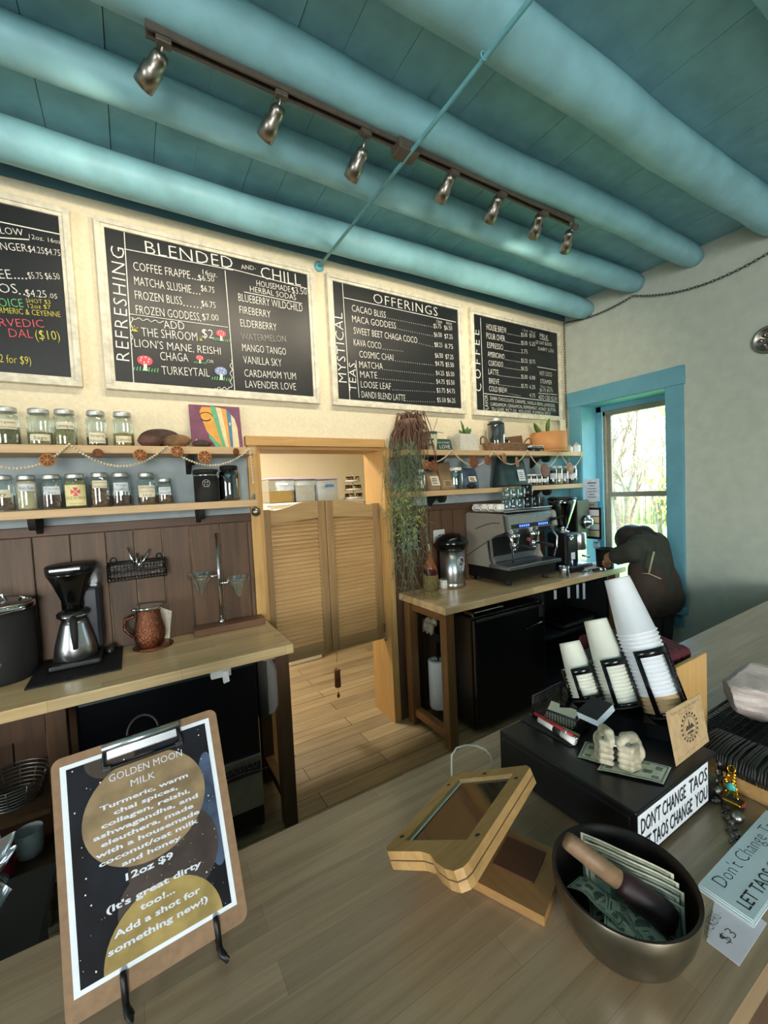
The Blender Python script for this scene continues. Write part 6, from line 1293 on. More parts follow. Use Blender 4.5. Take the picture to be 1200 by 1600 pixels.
for z0, z1, nm in ((0, .0125, 'frame_plate'), (.0145, .027, 'back_plate')):
    if nm == 'back_plate': MB().prism([L_(x, y, z0) for x, y in outer], (0, 0, 0), L_(0, 0, z1)-L_(0, 0, z0)).done(nm, M['oak'], t)
    else:
        inn = [(0, 0), (w_, 0), (w_, l_), (0, l_)]; b = MB()
        # ring of the upper plate round the screen opening
        for poly in ([outer[12], outer[0], outer[1], outer[2], (xo1, 0), (w_, 0), (0, 0), (xo0, 0)], [(xo0, 0), (0, 0), (0, l_), (xo0, l_)], [(w_, 0), (xo1, 0), (xo1, l_), (w_, l_)], [(xo0, l_), (0, l_), (w_, l_), (xo1, l_)]+outer[3:12]):
            b.prism([L_(x, y, z0) for x, y in poly], (0, 0, 0), L_(0, 0, z1)-L_(0, 0, z0))
        b.done(nm, M['oak'], t)
MB().prism([L_(x, y, .0126) for x, y in outer], (0, 0, 0), L_(0, 0, .0019)-L_(0, 0, 0)).done('seam', plain('dark_seam', '#4a3218', .8), t)
tb = MB().prism([L_(x, y, .0062) for x, y in ((0, 0), (w_, 0), (w_, l_), (0, l_))], (0, 0, 0), L_(0, 0, .006)-L_(0, 0, 0)).done('tablet', M['white'], t)
M['screen'] = plain('dark_tablet_glass', '#0b0a0a', .06, var=.05, IOR=1.9)
MB().add([L_(.006, .004, .0058), L_(w_-.003, .004, .0058), L_(w_-.003, l_-.003, .0058), L_(.006, l_-.003, .0058)], [(0, 1, 2, 3)]).done('screen', M['screen'], tb, False)
for x, y in ((-.014, .02), (-.014, l_-.01), (w_+.014, .02), (w_+.014, l_-.01)): MB().add([L_(x+.0042*math.cos(q), y+.0042*math.sin(q), -.0006) for q in [i*PI/8 for i in range(16)]], [tuple(range(16))]).done('screw_plug', M['ink'], t, False)
MB().add([L_(w_*.45+.005*math.cos(q), -.012+.004*math.sin(q), -.0006) for q in [i*PI/8 for i in range(16)]], [tuple(range(16))]).done('camera_hole', M['ink'], t, False)
ah = V((TA.x, TA.y, 0)).normalized(); bh = V((TB.x, TB.y, 0)).normalized(); C0 = V((.501, .418, ZBAR+.001))
def B0(u, v, z=0): return C0-bh*u-ah*v+V((0, 0, z))
MB().prism([B0(0, 0), B0(.135, 0), B0(.135, .225), B0(0, .225)], (0, 0, 0), (0, 0, .016)).done('base_plate', M['oakd'], t)
MB().prism([B0(.045, .03, .0162), B0(.115, .03, .0162), B0(.115, .10, .0162), B0(.045, .10, .0162)], (0, 0, 0), (0, 0, .003)).done('recess_plate', plain('dark_recess', '#4a2c18', .6), t)
for u in (.0, .12): MB().prism([B0(u, .225, .016), B0(u, .15, .016), B0(u, .0+.19, .055), B0(u, .225, .06)], (0, 0, 0), -bh*.016).done('hinge_cheek', M['oakd'], t)
t0 = B0(.067, .215, .02); MB().prism([B0(.03, .225, .016), B0(.105, .225, .016), B0(.105, .205, .016), B0(.03, .205, .016)], (0, 0, 0), (0, 0, .045)).done('hinge_block', M['oakd'], t)
b = MB(); A = B0(.125, .14, .0172); put(b, 'HANDMADE', A, A+ah*.07, .008, (0, 0, 1), .0004)
# clear cable standing in an arc behind the tablet
pts = [PY(704, 1196, .735), PY(706, 1180, .735), PY(713, 1169, .735), PY(728, 1164, .733), PY(744, 1165, .73), PY(758, 1171, .727), PY(766, 1180, .725), PY(771, 1194, .72)]
pts[0].z = pts[-1].z = ZBAR+.002
o = MB().tube(pts, .0022, 8).done('clear_cable', plain('clear_cable', '#b9b4a6', .2, var=.03)); tag(o, 'thin clear cable standing in an arc behind the tablet stand', 'cable')

# ---- cash drawer and what stands on it
DX = (.7155, 1.02); DY = (.393, .712); ZD = 1.041
M['drawer'] = plain('black_drawer_enamel', '#101113', .3, var=.1)
t = thing('cash_drawer', (.85, .55, ZBAR), 'black metal cash drawer with a bumper sticker on its end', 'cash drawer')
MB().box((DX[0], DY[0], ZBAR+.006), (DX[1], DY[1], ZD), bev=.003).done('drawer_case', M['drawer'], t)
for x in DX:
    for y in DY: MB().box((x+(.012 if x < .8 else -.03), y+(.012 if y < .5 else -.03), ZBAR+.0005), (x+(.03 if x < .8 else -.012), y+(.03 if y < .5 else -.012), ZBAR+.007)).done('rubber_foot', M['blackrub'], t)
MB().box((DX[0]-.002, DY[0]+.012, ZBAR+.016), (DX[0]+.002, DY[1]-.012, ZBAR+.088), bev=.002).done('drawer_front', M['drawer'], t)
yS = DY[0]-.0008; st = MB().add([(DX[0]+.001, yS, .953), (.979, yS, .953), (.979, yS, 1.036), (DX[0]+.001, yS, 1.036)], [(0, 1, 2, 3)]).done('bumper_sticker', M['paper'], t, False)
TEXT_OFF = .012
b = MB(); put(b, "DON'T CHANGE", V((.726, yS, 1.000)), V((.885, yS, 1.000)), .027, NB, .0008); put(b, 'LET TAOS CHANGE', V((.726, yS, .9615)), V((.910, yS, .9615)), .027, NB, .0008); put(b, 'YOU', V((.922, yS, .9615)), V((.974, yS, .9615)), .027, NB, .0008); b.done('sticker_lettering', M['ink'], st, False)
b = MB(); put(b, 'TAOS', V((.898, yS, 1.000)), V((.974, yS, 1.000)), .027, NB, .0008); b.done('sticker_lettering', plain('mottled_ink', '#262025', .7, var=.5, scale=160), st, False)
TEXT_OFF = -.012
# wire card organiser
t = thing('card_organiser', (.92, .655, ZD), 'black wire mesh organiser holding cards on the cash drawer', 'organiser')
x0, x1, y0, y1 = .835, .965, .585, .70
def og(px_, py_, z=ZD+.001): return PZ(px_, py_, z)
A, B_, C_, D2 = V((.815, .695, ZD)), V((.835, .590, ZD)), V((.955, .61, ZD)), V((.93, .70, ZD))
b = MB(); b.prism([A, B_, C_, D2], (0, 0, .001), (0, 0, .004)); b.done('mesh_floor', M['blackm'], t)
for p, q, h in ((A, B_, .038), (B_, C_, .045), (C_, D2, .06), (D2, A, .06)):
    b = MB(); b.tube([p+V((0, 0, .004)), p+V((0, 0, h)), q+V((0, 0, h)), q+V((0, 0, .004))], .0025, 6)
    for k in range(1, 16): s = p.lerp(q, k/16); b.tube([s+V((0, 0, .004)), s+V((0, 0, h))], .0009, 4)
    for k in range(1, 8): b.tube([p+V((0, 0, h*k/8)), q+V((0, 0, h*k/8))], .0009, 4)
    b.done('mesh_wall', M['blackiron'], t)
o = MB().prism([A.lerp(B_, .2).lerp(D2, .12)+V((0, 0, .006)), A.lerp(B_, .85).lerp(C_, .1)+V((0, 0, .006)), A.lerp(B_, .85).lerp(C_, .45)+V((0, 0, .03)), A.lerp(B_, .2).lerp(D2, .5)+V((0, 0, .03))], (0, 0, 0), (0, 0, .003)).done('cream_note_pad', M['labelcream']); tag(o, 'cream note pad in the black wire organiser', 'note pad')
c0, c1, c2, c3 = PZ(903, 1121, ZD+.046), PZ(936, 1136, ZD+.046), PZ(961, 1110, ZD+.068), PZ(929, 1097, ZD+.068)
for i in range(6):
    d = V((.0014, .0018, .0016))*i; k = MB().prism([p+d for p in (c0, c1, c2, c3)], (0, 0, 0), (0, 0, .0007)).done('business_card', M['paper'] if i < 5 else M['ink']); tag(k, 'white edged business card in the small stack leaning in the organiser' if i < 5 else 'black business card on top of the small stack', 'card', 'business cards in the organiser')
b = MB(); f = lambda u, v: c0.lerp(c1, u).lerp(c3.lerp(c2, u), v)+V((0, 0, .0012)); nn = (c1-c0).cross(c3-c0).normalized()
for i in range(4): stroke(b, [f(.2+.18*i, .15+.06*i), f(.25+.18*i, .75)], .0018, nn, 0)
b.done('card_print', M['satin'], k, False)
# pens lying by the organiser
def pen(name, a, c, r, z, parts, label, cat):
    p, q = PZ(*a, z), PZ(*c, z); t = thing(name, p, label, cat)
    for nm, u0, u1, k, mt_ in parts: MB().tube([p.lerp(q, u0), p.lerp(q, (u0+u1)/2), p.lerp(q, u1)], r*k, 12).done(nm, mt_, t)
    return t, p, q
M['redp'] = plain('red_plastic', '#a52a2c', .35); tr = MB().box((.79, .575, ZD+.0005), (.82, .715, ZD+.004)).done('pen_tray', M['blackm']); tag(tr, 'flat black tray under the markers on the cash drawer', 'tray')
t, p, q = pen('dry_marker', (843, 1124), (898, 1159), .0075, ZD+.012, [('marker_body', .0, .62, 1, M['white']), ('marker_band', .45, .66, 1.03, plain('black_green_band', '#1d2b22', .4)), ('marker_cap', .66, 1, 1.08, M['ceramic'])], 'white dry erase marker lying on the cash drawer', 'marker')
b = MB(); d = (q-p).normalized(); side = d.cross(V((0, 0, 1))); put(b, 'EXPO', p+d*.018+V((0, 0, .0062))-(-side)*.004, p+d*.05+V((0, 0, .0062))+side*.004, .007, V((-.45, -.3, .8)), .004); b.done('marker_lettering', M['ink'], t, False)
pen('red_pen', (836, 1114), (903, 1155), .0048, ZD+.02, [('pen_body', .0, .9, 1, M['redp']), ('pen_clip_band', .72, .78, 1.15, M['chrome']), ('pen_tip', .9, 1, .55, M['chrome'])], 'red pen lying behind the dry erase marker', 'pen')
pen('wood_pencil', (856, 1126), (905, 1150), .004, ZD+.008, [('pencil_body', 0, 1, 1, M['kraft'])], 'tan pencil lying beside the red pen', 'pencil')
# pair of sculpted hands holding a card, on dollar bills
M['bill'] = plain('dollar_green', '#b9b9a2', .85, var=.14, scale=110); M['billdk'] = plain('dollar_ink', '#697060', .85, var=.3, scale=90); M['resin'] = plain('aged_ivory_resin', '#a39b86', .5, var=.35, scale=45, bmp=.2)
def bill(o, x, y, label, bend=0.0, w=.156, h=.066, fold=None):
    """note with corner o, long side x, short side y; bend lifts the middle"""
    x = V(x).normalized(); y = V(y).normalized(); n = x.cross(y).normalized(); o = V(o); k = 10
    t = thing('dollar_bill', o, label, 'money', 'dollar bills')
    def f(u, v, lift=0): return o+x*(w*u)+y*(h*v)+n*(bend*math.sin(PI*u)+bend*.3*math.sin(3*PI*u+v)+lift)
    def strip(u0, u1, v0, v1, lift, b):
        vs = [f(u0+(u1-u0)*i/k, v, lift) for v in (v0, v1) for i in range(k+1)]; b.add(vs, [(i, i+1, k+2+i, k+1+i) for i in range(k)], True)
    for s in (1, -1):
        b = MB(); strip(0, 1, 0, 1, .0001*s, b)
        if s == 1: pa = b.done('note_paper', M['bill'], t, False)
        b = MB()
        for (a, c, d, e) in ((.03, .97, .05, .09), (.03, .97, .91, .95), (.03, .05, .09, .91), (.95, .97, .09, .91), (.10, .2, .62, .82), (.80, .9, .62, .82), (.1, .2, .16, .3), (.8, .9, .16, .3), (.26, .38, .4, .6), (.64, .78, .35, .55), (.3, .7, .8, .86)): strip(a, c, d, e, .0005*s, b)
        b.add([f(.5+.1*math.cos(q), .48+.30*math.sin(q), .0006*s) for q in [i*PI/10 for i in range(20)]], [tuple(range(20))]); b.done('note_print', M['billdk'], pa, False)
    return t
p = PZ(903, 1183, ZD+.001); bill(p, PZ(940, 1195, ZD)-PZ(903, 1183, ZD), V((.9, .35, 0)), 'dollar bill sticking out left under the sculpted hands', .002, .11)
p = PZ(933, 1203, ZD+.003); bill(p, PZ(997, 1217, ZD)-PZ(933, 1203, ZD), V((1, .25, .0)), 'dollar bill lying under the front of the sculpted hands', .002, .112)
t = thing('hands_sculpture', (.83, .50, ZD+.004), 'ivory sculpture of two curled hands holding a card on the cash drawer', 'sculpture')
hc = PZ(964, 1196, ZD+.004); ex = (PZ(996, 1206, ZD)-PZ(930, 1186, ZD)); ex.z = 0; ex.normalize(); ey = V((-ex.y, ex.x, 0))
if ey.x < 0: ey = -ey
hm = M4.Identity(4)
for i in range(3): hm[i][0], hm[i][1], hm[i][2], hm[i][3] = ex[i], ey[i], (0, 0, 1)[i], hc[i]
for s in (-1, 1):
    b = MB()
    for k in range(4):    # curled fingers stacked one over the other, knuckles out, tips meeting in front
        z = .009+.0125*k; r = .0075-.0004*abs(k-2); kx = s*(.034-.001*k)
        limb(b, [hm @ V(p_) for p_ in ((kx, .030, z+.002), (kx*1.05, .004, z), (s*.026, -.013, z), (s*.008, -.012-.001*k, z))], [r, r*1.08, r, r*.85], 10)
    b.ball(hm @ V((s*.026, .022, .03)), .02, 14, sx=.8, sy=1.2, sz=1.15)
    limb(b, [hm @ V(p_) for p_ in ((s*.03, .034, .038), (s*.026, .02, .056), (s*.014, .002, .062), (s*.007, -.01, .055))], [.012, .012, .0105, .007], 12)
    limb(b, [hm @ V(p_) for p_ in ((s*.028, .03, .02), (s*.032, .048, .012))], [.017, .014], 12)
    fuse(b, .0018, 'hand', M['resin'], t, 3, .5)
o = MB().prism([hm @ V(p_) for p_ in ((-.022, -.014, .049), (.03, -.014, .043), (.03, .012, .049), (-.022, .012, .055))], (0, 0, 0), (0, 0, .002)).done('held_card', M['paper']); tag(o, 'white card held edge-on between the sculpted hands', 'card')
# kraft emblem card at the drawer's right corner
c0, c1 = PZ(1056.5, 1198, ZD+.001), PZ(1108, 1158, ZD+.001); c3, c2 = PY(1040, 1113, c0.y+.03), PY(1094, 1083.5, c1.y+.03)
t = thing('emblem_card', (c0+c1)/2, 'square kraft card with a round stamped emblem leaning by the cups', 'card'); cd_ = MB().prism([c0, c1, c2, c3], (0, 0, 0), (.0008, .0012, 0)).done('card_sheet', M['kraft'], t)
nn = (c1-c0).cross(c3-c0).normalized(); f = lambda u, v: c0.lerp(c1, u).lerp(c3.lerp(c2, u), v)+nn*.0008
M['stamp'] = plain('faded_black_stamp', '#4b4238', .85, var=.2)
b = MB()
for i in range(36):
    q0, q1 = i*PI/18, (i+1)*PI/18; g = lambda q, k, kv: f(.53+k*math.cos(q), .5+kv*math.sin(q))
    b.add([g(q0, .17, .2), g(q1, .17, .2), g(q1, .18, .215), g(q0, .18, .215)], [(0, 1, 2, 3)])
    if i % 2: b.add([g(q0, .20, .235), g(q1, .20, .235), g(q1, .245, .285), g(q0, .245, .285)], [(0, 1, 2, 3)])
for poly in ([(.40, .46), (.66, .46), (.6, .56), (.55, .52), (.53, .66), (.5, .53), (.45, .55)], [(.42, .38), (.64, .38), (.6, .42), (.46, .42)], [(.5, .32), (.56, .32), (.54, .37), (.52, .37)]): b.add([f(u, v) for u, v in poly], [tuple(range(len(poly)))])
b.done('round_emblem', M['stamp'], cd_, False)
b = MB(); put(b, 'Thank you from the team at', f(.1, .88), f(.92, .88), .0055, nn, .0002); put(b, 'Thank You', f(.3, .8), f(.72, .8), .0055, nn, .0002); put(b, 'Tips are appreciated', f(.08, .06), f(.9, .1), .005, nn, .0002); b.done('stamped_lettering', M['stamp'], cd_, False)
# three leaning stacks of paper cups in a black dispenser
t = thing('cup_dispenser', (.98, .57, ZD), 'black tilted dispenser with three framed tubes of paper cups', 'cup dispenser')
rowd = (V((1.021, .492, 0))-V((.939, .632, 0))).normalized(); rown = V((rowd.y, -rowd.x, 0))
if rown.x > 0: rown = -rown
cm = V((.98, .562, ZD)); Q = lambda u, v, z: cm+rowd*u+rown*v+V((0, 0, z))
MB().prism([Q(-.14, -.05, .001), Q(.125, -.055, .001), Q(.125, .055, .001), Q(-.14, .045, .001)], (0, 0, 0), (0, 0, .034)).done('stepped_base', M['blackg'], t)
def cups(B_, Tp, R0, R1, hc_, step, n, ntop, mats, label, group, z0=1.085):
    B_ = PZ(*B_, z0); d = ray(*Tp); s = d.dot(B_-CAM)/d.dot(d); P = CAM+d*s; ax = (P-B_).normalized()
    L = (P-B_).length; step = (L-hc_)/max(1, n-1); m = frame_mx(B_, ax.orthogonal(), ax.cross(ax.orthogonal()))
    if (m.to_3x3() @ V((0, 0, 1))).dot(ax) < 0: m = m @ RX(PI)
    me = None
    for i in range(n):
        mm = m @ T(0, 0, step*i); mat = mats(i, n)
        b = MB().lathe([(R0-.004, .0), (R0-.0006, .0006), (R0+.0006, .002), (R0-.0004, .004), (R0-.003, .0055), (R1+.0008, hc_-.006), (R1, hc_), (R1-.0012, hc_), (R1-.002, hc_-.007), (.001, hc_-.007)], (0, 0, 0), 36, None, cap=False)
        if me is None: o = b.done('paper_cup', mat); me = o.data; base = o
        else: o = base.copy(); COL.objects.link(o)
        if mat is not me.materials[0]:
            o.data = me.copy(); o.data.materials.clear(); o.data.materials.append(mat)
        o.matrix_world = mm; tag(o, label(i, n), 'paper cup', group)
    # framed tube: back shell, side strips and a window frame
    zl, zh = -.004, min(L*.52, .14)+.0; rt = R0+.0035; toc = (m.inverted() @ CAM); a0 = math.atan2(toc.y, toc.x)+.30
    sh = MB()
    def strip(a, c, z_0, z_1, r): 
        k = 10; vs = []
        for i in range(k+1):
            q = a+(c-a)*i/k
            for rr_ in (r, r+.0025):
                for z in (z_0, z_1): vs.append(m @ V((rr_*math.cos(q), rr_*math.sin(q), z)))
        fs = []
        for i in range(k):
            o = 4*i; fs += [(o, o+4, o+5, o+1), (o+2, o+3, o+7, o+6), (o, o+2, o+6, o+4), (o+1, o+5, o+7, o+3)]
        fs += [(0, 1, 3, 2), (4*k, 4*k+2, 4*k+3, 4*k+1)]; sh.add(vs, fs, True)
    strip(a0+1.45, a0+2*PI-1.45, zl, zh, rt); tb = sh.done('tube_shell', M['blackg'], t); sh = MB()
    strip(a0-.75, a0+.75, zh-.016, zh, rt); strip(a0-.75, a0-.55, zl, zh-.016, rt); strip(a0+.55, a0+.75, zl, zh-.016, rt); strip(a0-.55, a0+.55, zl, zl+.008, rt); sh.done('window_frame', M['blackg'], t); sh = MB()
    MB().lathe([(rt+.002, 0), (rt+.002, .004), (.001, .004)], (0, 0, 0), 30, m @ T(0, 0, zl-.0045)).done('tube_bottom', M['blackm'], t)
    return t
cups((1039, 1108), (963.5, 903), .0455, .029, .136, .009, 20, 1, lambda i, n: M['kraft'] if i < 4 else M['cup'], lambda i, n: 'kraft brown cup at the bottom of the tallest cup stack' if i < 4 else ('topmost white paper cup of the tallest leaning stack' if i == n-1 else 'white paper cup nested inside the tallest leaning stack'), 'large paper cups')
cups((973, 1097), (930, 968), .0395, .0275, .108, .0085, 12, 1, lambda i, n: M['cupcream'], lambda i, n: 'topmost paper cup of the middle height stack' if i == n-1 else 'pale paper cup nested inside the middle height stack', 'medium paper cups')
cups((917, 1087), (889.5, 1003), .036, .0255, .085, .008, 7, 1, lambda i, n: M['cupcream'], lambda i, n: 'topmost paper cup of the shortest stack' if i == n-1 else 'pale paper cup nested inside the shortest stack', 'small paper cups')
# dark red napkins in a wooden box behind the cups
M['maroon'] = plain('maroon_cloth', '#4f1322', .8, var=.2, scale=20, bmp=.3)
t = thing('napkin_box', (1.17, .57, ZBAR), 'dark wooden box of maroon cloth behind the paper cups', 'box'); MB().box((1.095, .50, ZBAR+.001), (1.25, .512, 1.165), bev=.002).done('end_board', M['pine'], t); MB().box((1.095, .512, ZBAR+.001), (1.25, .80, 1.10), bev=.002).done('box_body', M['blackm'], t)
b = MB(); 
for k in range(4): limb(b, [V((1.125+.03*k, .53, 1.08)), V((1.125+.03*k, .54, 1.175-.004*k)), V((1.13+.03*k, .62, 1.185-.004*k)), V((1.125+.03*k, .76, 1.15))], [.012, .02, .022, .02], 10)
o = fuse(b, .006, 'maroon_cloth', M['maroon'], None, 6); tag(o, 'maroon folded cloths standing in the box behind the paper cups', 'cloth')

# ---- metal tip bowl with bills and a wooden pestle
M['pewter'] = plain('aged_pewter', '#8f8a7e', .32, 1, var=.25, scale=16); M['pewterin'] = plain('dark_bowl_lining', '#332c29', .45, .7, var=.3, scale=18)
bc = V((.587, .345, ZBAR)); br_ = .098
t = thing('tip_bowl', bc, 'aged pewter bowl full of dollar bills on the bar', 'bowl')
MB().lathe([(.001, 0), (.04, 0), (.062, .003), (.078, .022), (.09, .05), (.0965, .078), (br_, .094), (br_-.001, .097)], (bc.x, bc.y, ZBAR+.0006), 56, cap=False).done('outer_wall', M['pewter'], t)
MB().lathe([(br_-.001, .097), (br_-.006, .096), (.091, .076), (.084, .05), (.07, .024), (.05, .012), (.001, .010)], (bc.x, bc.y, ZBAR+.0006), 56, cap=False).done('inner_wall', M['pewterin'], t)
A = PZ(907, 1300, ZBAR+.110); B_ = PZ(1072, 1372, ZBAR+.104); dx = (B_-A).normalized()
for i in range(5):
    sh_ = V((-.75, -.6, 0))*(.008*i); o_ = A+sh_+dx*(.004*(i % 3))+V((0, 0, -.006*i)); nrm_dn = V((.10-.03*i, .06-.03*i, -1)); bill(o_, dx+V((.01*(i-2), .01*(i-2), 0)), nrm_dn, ('dollar bill at the back of the tip bowl rising above the rim', 'second dollar bill from the back of the tip bowl', 'third dollar bill from the back of the tip bowl', 'fourth dollar bill from the back of the tip bowl', 'dollar bill at the front of the standing ones in the tip bowl')[i], .002+.001*i, .126, .060)
for i, (u, v, a, z) in enumerate(((-.028, -.012, .5, .05), (-.008, -.03, 1.25, .044), (-.012, .0, 2.2, .034), (-.03, .02, 1.7, .056))):
    x_ = V((math.cos(a), math.sin(a), .12*(i % 2))); y_ = V((-math.sin(a), math.cos(a), .25)); bill(bc+V((u, v, z))-x_*.038-y_*.02, x_, y_, ('crumpled dollar bill at the left inside the tip bowl', 'crumpled dollar bill at the front inside the tip bowl', 'crumpled dollar bill at the bottom of the tip bowl', 'folded dollar bill against the left wall of the tip bowl')[i], .008, .076, .042)
p0, p1 = PZ(884, 1311, ZBAR+.135), PZ(1048, 1438, ZBAR+.055); t = thing('wooden_pestle', p0, 'thick wooden masher lying across the bills in the tip bowl', 'pestle')
pm = p0.lerp(p1, .52); M['pestle'] = wood('pestle_wood', '#866a4e', '#5d4530', 0, .55, None, grain=.7); M['pestled'] = plain('dark_red_pestle_end', '#2c1518', .5, var=.2)
MB().tube([p0, p0.lerp(pm, .06), p0.lerp(pm, .5), pm], [.011, .0128, .0135, .013], 18).done('handle', M['pestle'], t); MB().tube([pm, pm.lerp(p1, .1), pm.lerp(p1, .8), p1], [.013, .0175, .021, .019], 18).done('masher_head', M['pestled'], t)

# ---- stickers for sale
xs0, xs1, ys0, ys1 = .757, 1.04, .247, .318; M['sticker'] = plain('pale_blue_white_sticker', '#c3d0d3', .45, var=.02)
for i in range(8):
    z = ZBAR+.001+.0016*i; dx_ = (0, .001, -.001, .0015, 0, -.0008, .001, 0)[i]; t = thing('bumper_sticker', (xs0, ys0, z), 'top bumper sticker of the pile for sale at the right edge' if i == 7 else 'bumper sticker lower in the pile for sale at the right edge', 'sticker', 'bumper stickers for sale')
    s = MB().box((xs0+dx_, ys0-dx_, z), (xs1+dx_, ys1-dx_, z+.0012)).done('sticker_sheet', M['sticker'], t)
    if i == 7:
        z += .0013; zn = V((0, 0, 1)); b = MB(); TEXT_OFF = -.018; put(b, "Don't Change Taos", V((.782, .291, z)), V((1.03, .291, z)), .020, zn, .0003); TEXT_OFF = .006; put(b, 'LET TAOS CHANGE YOU', V((.770, .2555, z)), V((1.045, .2555, z)), .017, zn, .0003); b.done('sticker_lettering', M['ink'], s, False); TEXT_OFF = -.012
q = [PZ(1095, 1391, ZBAR+.002), PZ(1104, 1469, ZBAR+.002), PZ(1155, 1508, ZBAR+.002), PZ(1186, 1459, ZBAR+.002)]
q[0] = V((.76, .30, ZBAR+.0004)); q = [V((p.x, p.y, ZBAR+.0004)) for p in q]; t = thing('price_tag', q[1], 'handwritten paper price tag for the stickers beside the bowl', 'price tag')
s = MB().prism([q[1], q[2], q[3]+V((.03, 0, 0)), q[0]+V((.03, .005, 0))], (0, 0, 0), (0, 0, .0006)).done('tag_paper', plain('pale_lilac_paper', '#cfc9cf', .85, var=.02), t)
a1, a2 = PZ(1106, 1466, ZBAR+.001), PZ(1128, 1434, ZBAR+.001); a3, a4 = PZ(1138, 1476, ZBAR+.001), PZ(1153, 1462, ZBAR+.001); TEXT_OFF = -.02
b = MB(); put(b, 'STICKERS', a1, a2, .013, (0, 0, 1), .0004); put(b, '$3', a3, a4, .014, (0, 0, 1), .0004); b.done('tag_lettering', M['ink'], s, False); TEXT_OFF = -.012
# ---- black cord wrapped jewellery display with hanging charms
jy0, jy1, jx0, jx1 = .228, .448, 1.055, 1.175; t = thing('jewelry_display', (1.11, .34, ZBAR), 'black cord wrapped display bar on a wooden body with hanging charms', 'jewelry display')
M['cordbl'] = plain('black_leather_cord', '#1c1b19', .55, var=.4, scale=40)
core = MB().box((jx0+.006, jy0, .985), (jx1-.006, jy1, 1.014), bev=.01).done('core_board', M['blackm'], t)
b = MB(); y = jy0+.004; rj = random.Random(2)
while y < jy1:
    s_ = rj.uniform(-.003, .003); b.tube([(jx0+.002, y, .984), (jx0-.001, y, 1.0), (jx0+.008, y+s_, 1.0165), (jx0+.06, y+s_*2, 1.0185), (jx1-.01, y+s_, 1.0165), (jx1, y, 1.0)], .0025, 5); y += rj.uniform(.0042, .0056)
b.done('cord_wrapping', M['cordbl'], t)
MB().box((jx0+.014, jy0+.01, ZBAR+.001), (jx1-.014, jy1-.045, .985), bev=.004).done('wooden_body', M['oak'], t)
MB().box((jx0+.01, jy1-.044, ZBAR+.001), (jx1-.01, jy1-.006, .985), bev=.003).done('end_post', M['blackm'], t)
M['turq'] = plain('turquoise_stone', '#3fa7a0', .3, var=.2); M['dksilver'] = plain('dark_silver_beads', '#5c564d', .4, .7, var=.4)
def charm(path, kind, label):
    t = thing('charm', path[0], label, 'charm', 'charms on the cord wrapped display'); path = [V(p) for p in path]; L = sum((q-p).length for p, q in zip(path, path[1:]))
    def at(d):
        for p, q in zip(path, path[1:]):
            l = (q-p).length
            if d <= l: return p.lerp(q, d/l)
            d -= l
        return path[-1]
    b = MB(); d = 0; k = 0
    if kind == 'gold':
        while d < L:
            c = at(d); b.tube([c+V((.003*math.sin(k+q), .007*math.cos(q), .0065*math.sin(q))) for q in [i*PI/5 for i in range(10)]], .0018, 5, closed=True); d += .008; k += 1
        b.done('gold_links', M['gold'], t); MB().ball(at(L*.5)+V((-.006, 0, 0)), .009, 10, sx=.5).done('turquoise', M['turq'], t); bb = MB()
        for q in range(10): bb.ball(at(L*rj.random())+V((-.004, rj.uniform(-.012, .012), 0)), .0045, 8)
        bb.done('gold_beads', M['gold'], t); e = path[-1]; MB().box((e.x-.02, e.y-.016, ZBAR+.0135), (e.x+.006, e.y+.016, ZBAR+.019), bev=.002).done('gold_plate', M['gold'], t); MB().box((e.x-.015, e.y-.011, ZBAR+.0188), (e.x+.001, e.y+.011, ZBAR+.0198)).done('black_inlay', M['ink'], t)
    else:
        while d < L:
            c = at(d); z = c.z; q = c+V((rj.uniform(-.007, .007), rj.uniform(-.009, .009), rj.uniform(-.002, .004))); r_ = rj.uniform(.003, .006); q.z = max(q.z, ZBAR+r_+.0005); b.ball(q, r_, 8); d += .004
        b.tube([p+V((0, 0, .003)) for p in path], .0016, 6); b.done('dark_beads', M['dksilver'], t); c = at(L*.62); MB().ball(V((c.x+.004, c.y-.014, max(c.z, ZBAR+.012))), .0105, 12, sx=1.3).done('silver_bell', M['satin'], t)
charm([(1.05, .405, 1.0), (1.044, .402, ZBAR+.016), (1.03, .392, ZBAR+.006), (.955, .345, ZBAR+.006), (.90, .318, ZBAR+.006)], 'dark', 'long dark beaded charm with a silver bell trailing onto the bar')
charm([(1.05, .425, .998), (1.045, .424, ZBAR+.012), (1.035, .415, ZBAR+.006), (.99, .385, ZBAR+.006)], 'dark', 'short dark beaded charm nearest the cash drawer corner')
charm([(1.05, .378, 1.0), (1.045, .376, .975), (1.04, .372, .956), (1.022, .362, ZBAR+.017)], 'gold', 'gold charm with turquoise stone and black inlaid plate')
o = MB().ball((1.028, .358, ZBAR+.0065), .013, 10, sz=.48).done('pink_stone', plain('pink_stone', '#8d3555', .4)); tag(o, 'small pink stone on the bar under the gold charm', 'stone')
